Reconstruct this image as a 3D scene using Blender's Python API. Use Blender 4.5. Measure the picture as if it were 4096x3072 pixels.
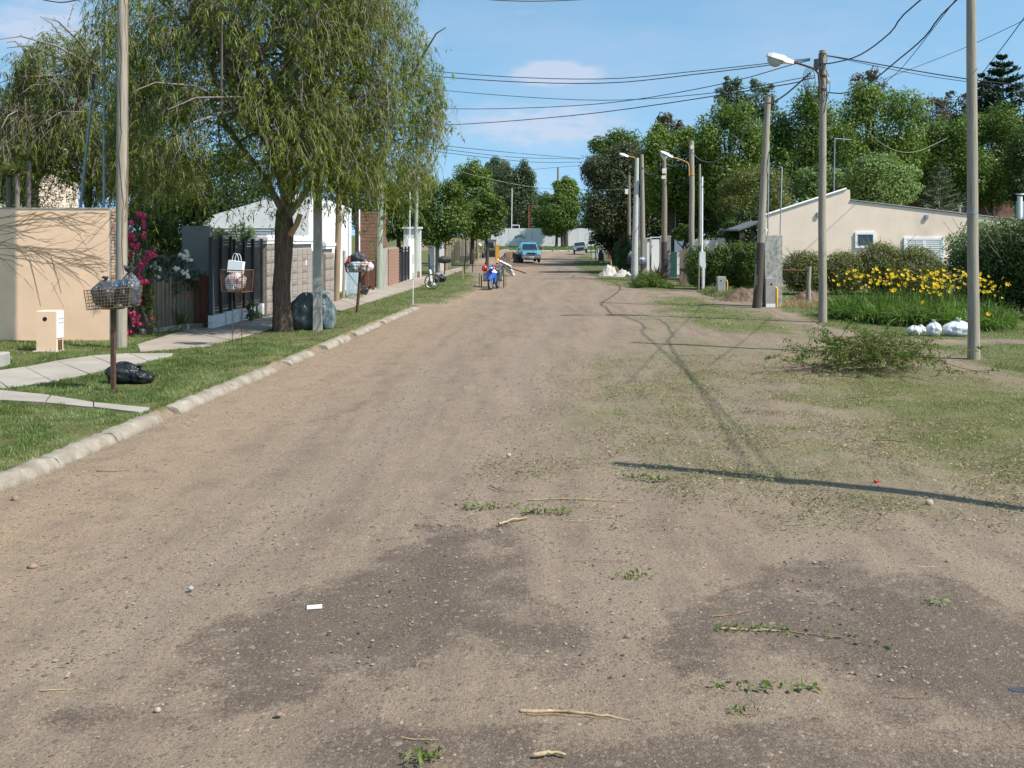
import bpy, math, random
import numpy as np
from mathutils import Vector, Matrix
for o in list(bpy.data.objects): bpy.data.objects.remove(o)
S = bpy.context.scene
C = S.collection
rng = np.random.default_rng(7); random.seed(7)
# ---------------------------------------------------------------- camera, sky, sun, exposure
EYE = 2.64                                   # eye height above the road
cam = bpy.data.cameras.new('camera'); co = bpy.data.objects.new('camera', cam); C.objects.link(co)
co.location = (0, 0, EYE); co.rotation_euler = (math.radians(90), 0, 0)
cam.sensor_width = 36; cam.lens = 36; cam.shift_y = -0.148; cam.clip_start = 0.1; cam.clip_end = 3000
S.camera = co
S.view_settings.view_transform = 'Standard'; S.view_settings.look = 'None'
S.view_settings.gamma = 1; S.view_settings.use_curve_mapping = False
S.view_settings.exposure = 0.5
SE, SA = 50.0, 116.0                         # sun elevation, azimuth clockwise from the view direction
w = bpy.data.worlds.new('World'); S.world = w; w.use_nodes = True
nt = w.node_tree; N = nt.nodes; N.clear()
out = N.new('ShaderNodeOutputWorld'); bg = N.new('ShaderNodeBackground'); sky = N.new('ShaderNodeTexSky')
sky.sky_type = 'NISHITA'; sky.sun_disc = False; sky.sun_elevation = math.radians(SE); sky.sun_rotation = math.radians(SA)
sky.air_density = 1.0; sky.dust_density = 0.6; sky.ozone_density = 1.1; sky.altitude = 0
bg.inputs[1].default_value = 0.135
def nd(t, **k):
    n = N.new(t)
    for a, b in k.items(): setattr(n, a, b)
    return n
def mth(op, a, b=None, cl=False):
    n = N.new('ShaderNodeMath'); n.operation = op; n.use_clamp = cl
    for i, v in enumerate((a, b)):
        if v is None: continue
        if isinstance(v, (int, float)): n.inputs[i].default_value = v
        else: nt.links.new(v, n.inputs[i])
    return n.outputs[0]
tc = nd('ShaderNodeTexCoord')
mp = nd('ShaderNodeMapping'); mp.inputs['Scale'].default_value = (1, 1, 3.2)
nt.links.new(tc.outputs['Generated'], mp.inputs[0])
n1 = nd('ShaderNodeTexNoise'); n1.inputs['Scale'].default_value = 4.5; n1.inputs['Detail'].default_value = 8; n1.inputs['Roughness'].default_value = 0.58
nt.links.new(mp.outputs[0], n1.inputs['Vector'])
cover = mth('MULTIPLY', mth('SUBTRACT', n1.outputs[0], 0.50), 3.2)
blob_total = None
# clouds as lumps in the sky: direction, half width, half height (radians), strength
for (dx, dz, rw, rh, st) in ((0.042, 0.155, 0.044, 0.012, 1.5), (-0.452, 0.195, 0.05, 0.03, 1.0), (0.03, 0.105, 0.09, 0.022, 1.0), (0.33, 0.165, 0.13, 0.02, .34),
                             (-0.09, 0.19, 0.02, 0.012, .55), (0.03, 0.055, 0.2, 0.02, .35), (-0.8, 0.3, .2, .05, .9), (1.1, 0.35, .25, .06, .8), (.2, .5, .2, .06, .7), (-.3, .6, .2, .05, .6), (0.02, 0.214, .03, .006, .35), (.15,.135,.09,.012,.3)):
    v = Vector((dx, 1, dz)).normalized()
    sub = nd('ShaderNodeVectorMath', operation='SUBTRACT'); nt.links.new(tc.outputs['Generated'], sub.inputs[0]); sub.inputs[1].default_value = v
    ml = nd('ShaderNodeVectorMath', operation='MULTIPLY'); nt.links.new(sub.outputs[0], ml.inputs[0]); ml.inputs[1].default_value = (1 / rw, 1 / max(rw, rh) * .6, 1 / rh)
    ln = nd('ShaderNodeVectorMath', operation='LENGTH'); nt.links.new(ml.outputs[0], ln.inputs[0])
    b = mth('MULTIPLY', mth('SUBTRACT', 1.5, ln.outputs['Value'], True), st)
    blob_total = b if blob_total is None else mth('MAXIMUM', blob_total, b)
n2 = nd('ShaderNodeTexNoise'); n2.inputs['Scale'].default_value = 26; n2.inputs['Detail'].default_value = 9; n2.inputs['Roughness'].default_value = 0.6
nt.links.new(mp.outputs[0], n2.inputs['Vector'])
edge_n = mth('MULTIPLY', mth('SUBTRACT', n2.outputs[0], 0.5), 4.2)
fac = mth('MULTIPLY', mth('ADD', blob_total, mth('MULTIPLY', edge_n, 0.8)), mth('MULTIPLY', blob_total, 1.0), True)
fac = mth('MAXIMUM', fac, mth('MULTIPLY', mth('MULTIPLY', cover, 0.42, True), 1.0, True))
mxc = nd('ShaderNodeMix', data_type='RGBA')
nt.links.new(mth('MULTIPLY', fac, 0.72), mxc.inputs[0])
# the low haze of the model is yellower than this clear day: read the sky a little higher up
lift = nd('ShaderNodeMapping'); lift.inputs['Scale'].default_value = (1, 1, .8); lift.inputs['Location'].default_value = (0, 0, .2); nt.links.new(tc.outputs['Generated'], lift.inputs[0])
nrmv = nd('ShaderNodeVectorMath', operation='NORMALIZE'); nt.links.new(lift.outputs[0], nrmv.inputs[0]); nt.links.new(nrmv.outputs[0], sky.inputs['Vector'])
hs = nd('ShaderNodeHueSaturation'); hs.inputs['Saturation'].default_value = 1.0; nt.links.new(sky.outputs[0], hs.inputs['Color'])
tn = nd('ShaderNodeMix', data_type='RGBA', blend_type='MULTIPLY'); tn.inputs[0].default_value = 1; nt.links.new(hs.outputs[0], tn.inputs[6]); tn.inputs[7].default_value = (.92, 1.12, 1.06, 1)
nt.links.new(tn.outputs[2], mxc.inputs[6]); mxc.inputs[7].default_value = (3.5, 3.8, 4.6, 1)
nt.links.new(mxc.outputs[2], bg.inputs[0]); nt.links.new(bg.outputs[0], out.inputs[0])
sun = bpy.data.lights.new('sun', 'SUN'); sun.energy = 4.6; sun.angle = math.radians(0.53); sun.color = (1, 0.955, 0.88)
so = bpy.data.objects.new('sun', sun); C.objects.link(so)
a, e = math.radians(SA), math.radians(SE)
sd = Vector((math.sin(a) * math.cos(e), math.cos(a) * math.cos(e), math.sin(e)))
so.rotation_euler = (-sd).to_track_quat('-Z', 'Y').to_euler(); so.location = (20, -10, 30)
# ---------------------------------------------------------------- helpers
F, U0, V0 = 4096.0, 2048.0, 928.0
def G(u, v, z=0.0):
    Y = F * (EYE - z) / (v - V0); return ((u - U0) * Y / F, Y)
def ZV(v, Y): return EYE - (v - V0) * Y / F
def XU(u, Y): return (u - U0) * Y / F
LZ = 0.12                                    # the verge behind the kerb stands this high
def props(o, label=None, cat=None, group=None, kind=None):
    if label: o['label'] = label
    if cat: o['category'] = cat
    if group: o['group'] = group
    if kind: o['kind'] = kind
    return o
def thing(name, label, cat, loc=(0, 0, 0), rz=0.0, group=None):
    o = bpy.data.objects.new(name, None); C.objects.link(o); o.empty_display_size = 0.2
    o.location = loc; o.rotation_euler = (0, 0, rz)
    return props(o, label, cat, group)
def link_mesh(name, me, m, parent=None, loc=None):
    if m is not None and not me.materials: me.materials.append(m)
    o = bpy.data.objects.new(name, me); C.objects.link(o)
    if parent is not None: o.parent = parent
    if loc is not None: o.location = loc
    return o
def dup(o, parent=None, **k):
    c = o.copy(); C.objects.link(c)
    if parent is not None: c.parent = parent
    for ch in o.children: dup(ch, c)
    return c
class MB:
    def __init__(s, org=(0, 0, 0)): s.v = []; s.f = []; s.o = Vector(org); s.sm = []
    def add(s, vs, fs, smooth=False):
        n = len(s.v); s.v += [tuple(Vector(p) - s.o) for p in vs]; s.f += [tuple(i + n for i in f) for f in fs]; s.sm += [smooth] * len(fs); return s
    def box(s, c, d, rz=0.0, rx=0.0, ry=0.0, taper=1.0):
        x, y, z = d[0] / 2, d[1] / 2, d[2] / 2
        M = Matrix.Rotation(rz, 3, 'Z') @ Matrix.Rotation(ry, 3, 'Y') @ Matrix.Rotation(rx, 3, 'X')
        vs = [Vector(c) + M @ Vector(p) for p in ((-x, -y, -z), (x, -y, -z), (x, y, -z), (-x, y, -z), (-x * taper, -y * taper, z), (x * taper, -y * taper, z), (x * taper, y * taper, z), (-x * taper, y * taper, z))]
        return s.add(vs, [(0, 3, 2, 1), (4, 5, 6, 7), (0, 1, 5, 4), (1, 2, 6, 5), (2, 3, 7, 6), (3, 0, 4, 7)])
    def bev(s, c, d, b=0.01, rz=0.0):
        # box with chamfered vertical and top edges
        x, y, z = d[0] / 2, d[1] / 2, d[2] / 2
        M = Matrix.Rotation(rz, 3, 'Z')
        def ring(ix, zz): return [Vector(c) + M @ Vector((px, py, zz)) for px, py in ((-x + ix, -y + ix), (x - ix, -y + ix), (x - ix, y - ix), (-x + ix, y - ix))]
        r = [ring(0, -z), ring(0, z - b), ring(b, z)]
        vs = sum(r, []); fs = [(0, 3, 2, 1), (8, 9, 10, 11)]
        for k in range(2):
            for i in range(4): fs.append((4 * k + i, 4 * k + (i + 1) % 4, 4 * k + 4 + (i + 1) % 4, 4 * k + 4 + i))
        return s.add(vs, fs)
    def tube(s, pts, r, n=8, cap=True, smooth=True):
        pts = [Vector(p) for p in pts]; m = len(pts)
        rs = r if isinstance(r, (list, tuple)) else [r] * m
        vs = []; ref = Vector((0.3, 1, 0.1)).normalized()
        for i, p in enumerate(pts):
            d = (pts[min(i + 1, m - 1)] - pts[max(i - 1, 0)]).normalized()
            a = d.cross(ref)
            if a.length < 0.1: a = d.cross(Vector((1, 0, 0.2)))
            a.normalize(); b = d.cross(a)
            for k in range(n):
                t = 2 * math.pi * k / n; vs.append(p + (a * math.cos(t) + b * math.sin(t)) * rs[i])
        fs = [(i * n + k, i * n + (k + 1) % n, (i + 1) * n + (k + 1) % n, (i + 1) * n + k) for i in range(m - 1) for k in range(n)]
        s.add(vs, fs, smooth)
        if cap: s.add(vs[:n], [tuple(range(n))[::-1]]); s.add(vs[-n:], [tuple(range(n))])
        return s
    def cyl(s, c, r, h, n=12, r2=None): return s.tube([c, (c[0], c[1], c[2] + h)], [r, r if r2 is None else r2], n)
    def loft(s, rings, cap=True, smooth=False, closed=True):
        n = len(rings[0]); vs = sum([list(r) for r in rings], [])
        fs = []
        for i in range(len(rings) - 1):
            for k in range(n if closed else n - 1):
                fs.append((i * n + k, i * n + (k + 1) % n, (i + 1) * n + (k + 1) % n, (i + 1) * n + k))
        s.add(vs, fs, smooth)
        if cap: s.add(rings[0], [tuple(range(n))[::-1]]); s.add(rings[-1], [tuple(range(n))])
        return s
    def sph(s, c, r, nu=10, nv=7, noise=0.0, seed=0):
        rr = r if isinstance(r, (tuple, list)) else (r, r, r); R_ = random.Random(seed)
        vs = []
        for j in range(nv + 1):
            ph = math.pi * j / nv
            for i in range(nu):
                th = 2 * math.pi * i / nu; k = 1 + R_.uniform(-noise, noise)
                vs.append((c[0] + rr[0] * math.sin(ph) * math.cos(th) * k, c[1] + rr[1] * math.sin(ph) * math.sin(th) * k, c[2] + rr[2] * math.cos(ph) * k))
        fs = [(j * nu + i, (j + 1) * nu + i, (j + 1) * nu + (i + 1) % nu, j * nu + (i + 1) % nu) for j in range(nv) for i in range(nu)]
        return s.add(vs, fs, True)
    def torus(s, c, R, r, axis='x', n=22, m=6):
        vs = []
        for i in range(n):
            t = 2 * math.pi * i / n
            for j in range(m):
                q = 2 * math.pi * j / m; a = (R + r * math.cos(q)) * math.cos(t); b = (R + r * math.cos(q)) * math.sin(t); h = r * math.sin(q)
                p = (h, a, b) if axis == 'x' else ((a, h, b) if axis == 'y' else (a, b, h))
                vs.append((c[0] + p[0], c[1] + p[1], c[2] + p[2]))
        fs = [(i * m + j, ((i + 1) % n) * m + j, ((i + 1) % n) * m + (j + 1) % m, i * m + (j + 1) % m) for i in range(n) for j in range(m)]
        return s.add(vs, fs, True)
    def mesh(s, name):
        me = bpy.data.meshes.new(name); me.from_pydata(s.v, [], s.f); me.update()
        if any(s.sm): me.polygons.foreach_set('use_smooth', s.sm)
        return me
    def build(s, name, m, parent=None, loc=None): return link_mesh(name, s.mesh(name), m, parent, loc)
def np_mesh(name, V, Fc, m, rnd=None, parent=None, loc=None, smooth=False, kind=None, attrs=None):
    V = np.asarray(V, np.float32); Fc = np.asarray(Fc, np.int32); k = Fc.shape[1]
    me = bpy.data.meshes.new(name); me.vertices.add(len(V)); me.vertices.foreach_set('co', V.ravel())
    me.loops.add(Fc.size); me.loops.foreach_set('vertex_index', Fc.ravel())
    me.polygons.add(len(Fc)); me.polygons.foreach_set('loop_start', np.arange(0, Fc.size, k, dtype=np.int32))
    if smooth: me.polygons.foreach_set('use_smooth', np.ones(len(Fc), bool))
    me.update(calc_edges=True)
    if rnd is not None:
        at = me.attributes.new('rnd', 'FLOAT', 'POINT'); at.data.foreach_set('value', np.asarray(rnd, np.float32))
    for a_, v_ in (attrs or {}).items():
        at = me.attributes.new(a_, 'FLOAT', 'POINT'); at.data.foreach_set('value', np.asarray(v_, np.float32))
    o = link_mesh(name, me, m, parent, loc)
    if kind: o['kind'] = kind
    return o
# value noise on arrays
def vn(x, y, seed=0):
    xi = np.floor(x); yi = np.floor(y); fx = x - xi; fy = y - yi; fx = fx * fx * (3 - 2 * fx); fy = fy * fy * (3 - 2 * fy)
    def h(a, b):
        t = np.sin(a * 127.1 + b * 311.7 + seed * 74.7) * 43758.5453; return t - np.floor(t)
    return (h(xi, yi) * (1 - fx) + h(xi + 1, yi) * fx) * (1 - fy) + (h(xi, yi + 1) * (1 - fx) + h(xi + 1, yi + 1) * fx) * fy
def fbm(x, y, seed=0, o=4):
    r = 0; am = 0.5; t = 0
    for i in range(o): r = r + am * vn(x * 2 ** i, y * 2 ** i, seed + i * 13); t += am; am *= 0.55
    return r / t
# ribbons (blades, strap leaves, leaflets)
def ribbons(P, D, L, W, droop, seg=2, side=None, twist=0.0, prof=None):
    n = len(P); L = np.asarray(L).reshape(-1, 1); W = np.asarray(W).reshape(-1, 1); droop = np.asarray(droop).reshape(-1, 1)
    if side is None:
        side = np.cross(D, np.array([0, 0, 1.0])); side += rng.normal(0, .25, side.shape)
    side = side / (np.linalg.norm(side, axis=1, keepdims=True) + 1e-9)
    V = []
    for s in range(seg):
        t = s / seg; c = P + D * L * t; c = c + np.array([0, 0, -1.0]) * droop * L * t * t
        wd = (prof[s] if prof else (1 - t * 0.55)); V.append(c - side * W * wd * .5); V.append(c + side * W * wd * .5)
    c = P + D * L + np.array([0, 0, -1.0]) * droop * L
    V.append(c)
    k = 2 * seg + 1; V = np.stack(V, 1).reshape(-1, 3)
    base = (np.arange(n) * k).reshape(-1, 1); tri = []
    for s in range(seg - 1):
        a_ = 2 * s; tri += [[a_, a_ + 1, a_ + 3], [a_, a_ + 3, a_ + 2]]
    tri.append([2 * seg - 2, 2 * seg - 1, 2 * seg])
    Fc = (base[:, None, :] + np.array(tri)[None]).reshape(-1, 3)
    return V, Fc, k
def leaves(P, Nn, size, asp=0.5, up=None):
    # rhombic leaf faces, one quad each
    n = len(P); Nn = Nn / (np.linalg.norm(Nn, axis=1, keepdims=True) + 1e-9)
    r = rng.normal(0, 1, (n, 3)); 
    if up is not None: r = r * .5 + up
    a_ = np.cross(Nn, r); a_ /= (np.linalg.norm(a_, axis=1, keepdims=True) + 1e-9); b_ = np.cross(Nn, a_)
    s = np.asarray(size).reshape(-1, 1)
    V = np.stack([P - b_ * s * .5, P + a_ * s * asp * .5 + Nn * s * .08, P + b_ * s * .5, P - a_ * s * asp * .5 + Nn * s * .08], 1).reshape(-1, 3)
    Fc = (np.arange(n) * 4)[:, None] + np.arange(4)[None]
    return V, Fc
# ---------------------------------------------------------------- materials
def newmat(name):
    m = bpy.data.materials.new(name); m.use_nodes = True; t = m.node_tree; b = t.nodes['Principled BSDF']; return m, t, b
def ramp(t, stops):
    r = t.nodes.new('ShaderNodeValToRGB'); e = r.color_ramp.elements
    while len(e) < len(stops): e.new(0.5)
    for i, (p, c) in enumerate(stops): e[i].position = p; e[i].color = (*c, 1)
    return r
def noise(t, sc, det=4, ro=0.55, stretch=None, co='Object'):
    tc_ = t.nodes.new('ShaderNodeTexCoord'); n = t.nodes.new('ShaderNodeTexNoise'); n.inputs['Scale'].default_value = sc; n.inputs['Detail'].default_value = det; n.inputs['Roughness'].default_value = ro
    if stretch:
        mp_ = t.nodes.new('ShaderNodeMapping'); mp_.inputs['Scale'].default_value = stretch; t.links.new(tc_.outputs[co], mp_.inputs[0]); t.links.new(mp_.outputs[0], n.inputs['Vector'])
    else: t.links.new(tc_.outputs[co], n.inputs['Vector'])
    return n
def mixc(t, f, a_, b_, mode='MIX'):
    m = t.nodes.new('ShaderNodeMix'); m.data_type = 'RGBA'; m.blend_type = mode
    for i, v in ((0, f), (6, a_), (7, b_)):
        if isinstance(v, (int, float)): m.inputs[i].default_value = v
        elif isinstance(v, tuple): m.inputs[i].default_value = (*v, 1)
        else: t.links.new(v, m.inputs[i])
    return m.outputs[2]
def rng_map(t, v, a_, b_, c_=0.0, d_=1.0):
    n = t.nodes.new('ShaderNodeMapRange'); t.links.new(v, n.inputs[0])
    for i, k in enumerate((a_, b_, c_, d_)): n.inputs[i + 1].default_value = k
    return n.outputs[0]
def mat(name, c, rough=.7, metal=0., var=.25, sc=3., bump=.15, bs=40., stain=None, st=.5, stretch=None, c2=None, spec=None, coat=0):
    """paint, wood, plaster, metal: base colour with mottling, stains and fine relief"""
    m, t, b = newmat(name)
    n = noise(t, sc, 6, .6, stretch)
    c2 = c2 or tuple(x * (1 - var) for x in c); c1 = tuple(min(1, x * (1 + var * .4)) for x in c)
    col = mixc(t, rng_map(t, n.outputs[0], .3, .7), c2, c1)
    if stain:
        n3 = noise(t, sc * .45, 7, .65, (1, 1, .3)); col = mixc(t, rng_map(t, n3.outputs[0], .62 - .2 * st, .78 - .1 * st, 0, .8), col, stain)
    t.links.new(col, b.inputs['Base Color']); b.inputs['Roughness'].default_value = rough; b.inputs['Metallic'].default_value = metal
    if spec is not None: b.inputs['Specular IOR Level'].default_value = spec
    if coat: b.inputs['Coat Weight'].default_value = coat
    if bump:
        nb = noise(t, bs, 5, .6, stretch); bp = t.nodes.new('ShaderNodeBump'); bp.inputs['Strength'].default_value = bump; bp.inputs['Distance'].default_value = .02
        t.links.new(nb.outputs[0], bp.inputs['Height']); t.links.new(bp.outputs[0], b.inputs['Normal'])
    return m
def leafmat(name, stops, trans=.3, rough=.5, spec=.35):
    m, t, b = newmat(name)
    at = t.nodes.new('ShaderNodeAttribute'); at.attribute_name = 'rnd'
    r = ramp(t, [(i / max(1, len(stops) - 1), c) for i, c in enumerate(stops)]); t.links.new(at.outputs['Fac'], r.inputs[0])
    t.links.new(r.outputs[0], b.inputs['Base Color']); b.inputs['Roughness'].default_value = rough; b.inputs['Specular IOR Level'].default_value = spec
    tr = t.nodes.new('ShaderNodeBsdfTranslucent'); mx = t.nodes.new('ShaderNodeMixShader'); mx.inputs[0].default_value = trans
    hs_ = t.nodes.new('ShaderNodeHueSaturation'); hs_.inputs['Value'].default_value = 1.5; hs_.inputs['Saturation'].default_value = 1.1
    t.links.new(r.outputs[0], hs_.inputs['Color']); t.links.new(hs_.outputs[0], tr.inputs[0])
    o = t.nodes['Material Output']; t.links.new(b.outputs[0], mx.inputs[1]); t.links.new(tr.outputs[0], mx.inputs[2]); t.links.new(mx.outputs[0], o.inputs[0])
    return m
M = {}
M['beige'] = mat('beige_plaster', (.90, .605, .40), .85, var=.12, sc=1.2, bump=.15, bs=60, stain=(.62, .43, .29), st=.45)
M['pinkbeige'] = mat('pink_beige_plaster', (.82, .65, .52), .88, var=.1, sc=1., bump=.12, bs=60, stain=(.55, .43, .34), st=.45)
M['white'] = mat('white_paint', (.80, .80, .80), .7, var=.06, sc=2., bump=.06)
M['whiteold'] = mat('weathered_white', (.66, .66, .65), .85, var=.14, sc=2.5, bump=.15, stain=(.35, .34, .31), st=.3)
M['concrete'] = mat('concrete', (.36, .345, .31), .9, var=.22, sc=3., bump=.35, bs=35, stain=(.2, .19, .16), st=.3)
M['slab'] = mat('pavement_concrete', (.36, .32, .27), .92, var=.2, sc=1.6, bump=.25, bs=30, stain=(.25, .22, .17), st=.5)
M['slab2'] = mat('dusty_pavement', (.33, .275, .225), .95, var=.25, sc=1.3, bump=.35, bs=24, stain=(.2, .17, .12), st=.5)
M['kerb'] = mat('kerb_concrete', (.33, .285, .225), .95, var=.38, sc=4.5, bump=.9, bs=18, stain=(.17, .125, .08), st=.75)
M['oldconc'] = mat('lichen_concrete', (.42, .40, .36), .92, var=.5, sc=7., bump=.4, bs=30, c2=(.16, .155, .14), stain=(.62, .60, .56), st=.6)
M['greywall'] = mat('grey_render', (.33, .32, .305), .9, var=.15, sc=2.2, bump=.2)
M['block'] = mat('concrete_block', (.29, .25, .22), .92, var=.14, sc=5, bump=.3, bs=50)
M['rock'] = mat('split_face_block', (.27, .225, .19), .95, var=.3, sc=12, bump=.9, bs=28)
M['brick'] = mat('old_brick', (.33, .19, .13), .92, var=.35, sc=9, bump=.4, bs=45)
M['brick2'] = mat('plastered_brick', (.42, .32, .24), .92, var=.3, sc=8, bump=.4, bs=45)
M['mortar'] = mat('mortar', (.34, .31, .27), .95, var=.2, sc=8, bump=.3)
M['redbrick'] = mat('red_brick', (.21, .10, .065), .9, var=.3, sc=9, bump=.35)
M['wood'] = mat('pole_wood', (.30, .245, .18), .9, var=.35, sc=5, bump=.55, bs=18, stretch=(6, 6, .25), c2=(.17, .14, .105))
M['woodlit'] = mat('grey_wood', (.36, .31, .245), .9, var=.35, sc=5, bump=.5, bs=18, stretch=(6, 6, .25), c2=(.22, .195, .15))
M['woodgrn'] = mat('green_treated_wood', (.33, .37, .29), .9, var=.25, sc=5, bump=.4, bs=18, stretch=(6, 6, .25), c2=(.22, .27, .2))
M['wooddk'] = mat('dark_wood', (.085, .07, .055), .85, var=.4, sc=5, bump=.4, bs=18, stretch=(6, 6, .3))  # very dark brown; also the painted shadow on the leaning pole
M['woodhon'] = mat('honey_wood', (.30, .215, .135), .88, var=.35, sc=5, bump=.4, bs=18, stretch=(6, 6, .25))
M['plank'] = mat('weathered_plank', (.25, .195, .135), .92, var=.5, sc=6, bump=.6, bs=16, stretch=(5, 5, .2), c2=(.12, .1, .075))
M['plankred'] = mat('red_brown_plank', (.13, .045, .025), .85, var=.4, sc=5, bump=.4, bs=18, stretch=(5, 5, .3))
M['yellowwood'] = mat('yellow_plank', (.62, .50, .27), .85, var=.2, sc=5, bump=.2, stretch=(5, 5, .3))
M['bark'] = mat('pepper_bark', (.125, .085, .058), .95, var=.6, sc=7, bump=1.0, bs=11, stretch=(2.4, 2.4, .5), c2=(.045, .03, .022))
M['barkg'] = mat('grey_bark', (.22, .185, .15), .95, var=.35, sc=6, bump=.4, bs=20)
M['barkd'] = mat('dark_bark', (.07, .055, .042), .95, var=.35, sc=6, bump=.4, bs=20)
M['cutwood'] = mat('fresh_cut_wood', (.45, .25, .12), .8, var=.2)
M['rust'] = mat('rusty_iron', (.12, .062, .038), .85, .2, var=.4, sc=14, bump=.3, bs=70)
M['rustlit'] = mat('rusty_wire', (.22, .14, .08), .8, .2, var=.4, sc=14, bump=.1)
M['black'] = mat('black_iron', (.022, .023, .026), .55, .1, var=.2, sc=6, bump=.05)
M['blackgate'] = mat('black_painted_metal', (.028, .029, .034), .45, .0, var=.25, sc=4, bump=.08)
M['greymetal'] = mat('galvanised_metal', (.30, .34, .38), .5, .55, var=.15, sc=8, bump=.05)
M['bluemetal'] = mat('blue_grey_sheet', (.36, .43, .47), .55, .3, var=.25, sc=5, bump=.1)
M['lampwhite'] = mat('lamp_housing', (.82, .84, .84), .4, var=.05, bump=0)
M['lens'] = mat('milky_lamp_lens', (.42, .42, .38), .25, var=.08, bump=0)
M['yellow'] = mat('yellow_paint', (.72, .36, .03), .55, var=.12, sc=5, bump=.05)
M['orange'] = mat('orange_paint', (.48, .24, .05), .55, var=.15, bump=.05)
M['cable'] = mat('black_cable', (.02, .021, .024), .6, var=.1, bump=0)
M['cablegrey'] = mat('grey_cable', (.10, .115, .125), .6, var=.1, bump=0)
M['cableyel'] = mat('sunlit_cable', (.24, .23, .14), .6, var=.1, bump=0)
M['hole'] = mat('dark_opening', (.01, .01, .01), .9, var=0, bump=0)
M['ceramic'] = mat('white_insulator', (.7, .69, .62), .3, var=.05, bump=0)
M['rubber'] = mat('tyre_rubber', (.018, .018, .018), .85, var=.3, sc=20, bump=.3)
M['chrome'] = mat('dull_chrome', (.6, .6, .58), .25, .9, var=.05, bump=0)
M['glass'] = mat('dark_car_glass', (.02, .025, .03), .06, .0, var=0, bump=0, spec=.8)
M['glasslit'] = mat('headlamp_glass', (.55, .57, .55), .12, .3, var=.1, bump=0)
M['carblue'] = mat('light_blue_car_paint', (.06, .34, .50), .38, 0, var=.2, sc=2, bump=0, coat=.6)
M['bikeblue'] = mat('blue_fairing', (.03, .12, .50), .25, 0, var=.05, bump=0, coat=.6)
M['red'] = mat('red_gloss', (.55, .02, .02), .2, 0, var=.05, bump=0, coat=.6)
M['dullred'] = mat('dull_red', (.35, .05, .03), .6, 0, var=.2, bump=.1)
M['grille'] = mat('dark_plastic', (.02, .02, .022), .5, 0, var=.1, bump=0)
M['greypaint'] = mat('loader_grey', (.16, .165, .165), .55, 0, var=.25, sc=6, bump=.1)
M['cargrey'] = mat('faded_grey_car', (.16, .19, .21), .35, 0, var=.15, bump=0, coat=.3)
M['cartop'] = mat('pale_car_trim', (.42, .45, .45), .4, 0, var=.1, bump=0)
M['dirt'] = mat('turned_earth', (.165, .11, .075), .97, var=.5, sc=5, bump=1., bs=14)
M['dirtlight'] = mat('dry_earth', (.30, .215, .15), .97, var=.35, sc=4, bump=.8, bs=14)
M['stone'] = mat('stone', (.30, .19, .14), .9, var=.3, sc=20, bump=.3, bs=60)
M['stonew'] = mat('pale_stone', (.40, .34, .27), .85, var=.2, sc=20, bump=.2, bs=60)
M['twig'] = mat('dry_stick', (.26, .17, .10), .9, var=.4, sc=30, bump=.3, stretch=(1, 1, 1))
M['twigpale'] = mat('stripped_stick', (.42, .31, .18), .8, var=.5, sc=20, bump=.15)
M['paper'] = mat('white_paper', (.84, .84, .83), .75, var=.04, bump=0)
def plastic(name, c, rough=.28, fold=.6, c2=None, sc=5):
    m = mat(name, c, rough, 0, var=.35, sc=sc, bump=0, c2=c2, spec=.6); t = m.node_tree; b = t.nodes['Principled BSDF']
    nb = noise(t, 6, 3, .6, (1, 1, .35)); nb.inputs['Distortion'].default_value = 3.0
    bp = t.nodes.new('ShaderNodeBump'); bp.inputs['Strength'].default_value = fold; bp.inputs['Distance'].default_value = .06
    t.links.new(nb.outputs[0], bp.inputs['Height']); t.links.new(bp.outputs[0], b.inputs['Normal']); return m
M['bagblack'] = plastic('black_bag_plastic', (.014, .015, .019), .2, 1.0)
M['baggrey'] = plastic('grey_bag_plastic', (.075, .08, .09), .2, 1.0)
M['bagblue'] = plastic('light_blue_plastic', (.30, .52, .62), .4)
M['bagteal'] = plastic('grey_green_sack', (.10, .12, .118), .35, .8)
M['bagteallit'] = plastic('pale_grey_sack', (.22, .27, .28), .4, .8)
M['bagwhite'] = plastic('white_bag_plastic', (.70, .71, .74), .35, .5)
M['bagmix'] = plastic('printed_bags', (.62, .58, .56), .35, .6, (.32, .10, .09), 9)
M['bagmix2'] = plastic('blue_printed_bags', (.50, .56, .62), .35, .6, (.09, .12, .16), 7)
M['bagdark'] = plastic('olive_bag_plastic', (.05, .05, .035), .4, .6)
M['tarp'] = plastic('woven_sack', (.46, .45, .41), .6, .9, (.42, .36, .30), 6)
# foliage
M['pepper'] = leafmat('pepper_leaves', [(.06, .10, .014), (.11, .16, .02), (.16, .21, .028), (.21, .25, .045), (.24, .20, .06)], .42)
M['peppertwig'] = mat('pepper_twigs', (.23, .19, .145), .9, var=.3, sc=3, bump=0)
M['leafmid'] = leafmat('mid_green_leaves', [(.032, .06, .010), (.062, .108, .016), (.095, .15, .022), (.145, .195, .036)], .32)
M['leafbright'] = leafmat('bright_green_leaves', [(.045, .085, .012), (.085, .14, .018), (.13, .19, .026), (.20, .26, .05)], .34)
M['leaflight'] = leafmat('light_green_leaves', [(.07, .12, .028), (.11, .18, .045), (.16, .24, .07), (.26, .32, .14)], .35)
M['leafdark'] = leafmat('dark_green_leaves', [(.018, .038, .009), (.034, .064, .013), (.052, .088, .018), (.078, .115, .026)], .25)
M['leafolive'] = leafmat('olive_leaves', [(.06, .08, .018), (.10, .12, .026), (.14, .16, .036), (.20, .21, .065)], .3)
M['leafgrey'] = leafmat('grey_green_leaves', [(.045, .07, .028), (.075, .11, .042), (.11, .145, .06)], .3)
M['leafbrown'] = leafmat('brown_green_leaves', [(.028, .042, .015), (.048, .065, .022), (.065, .08, .03), (.085, .065, .038)], .25)
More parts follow.
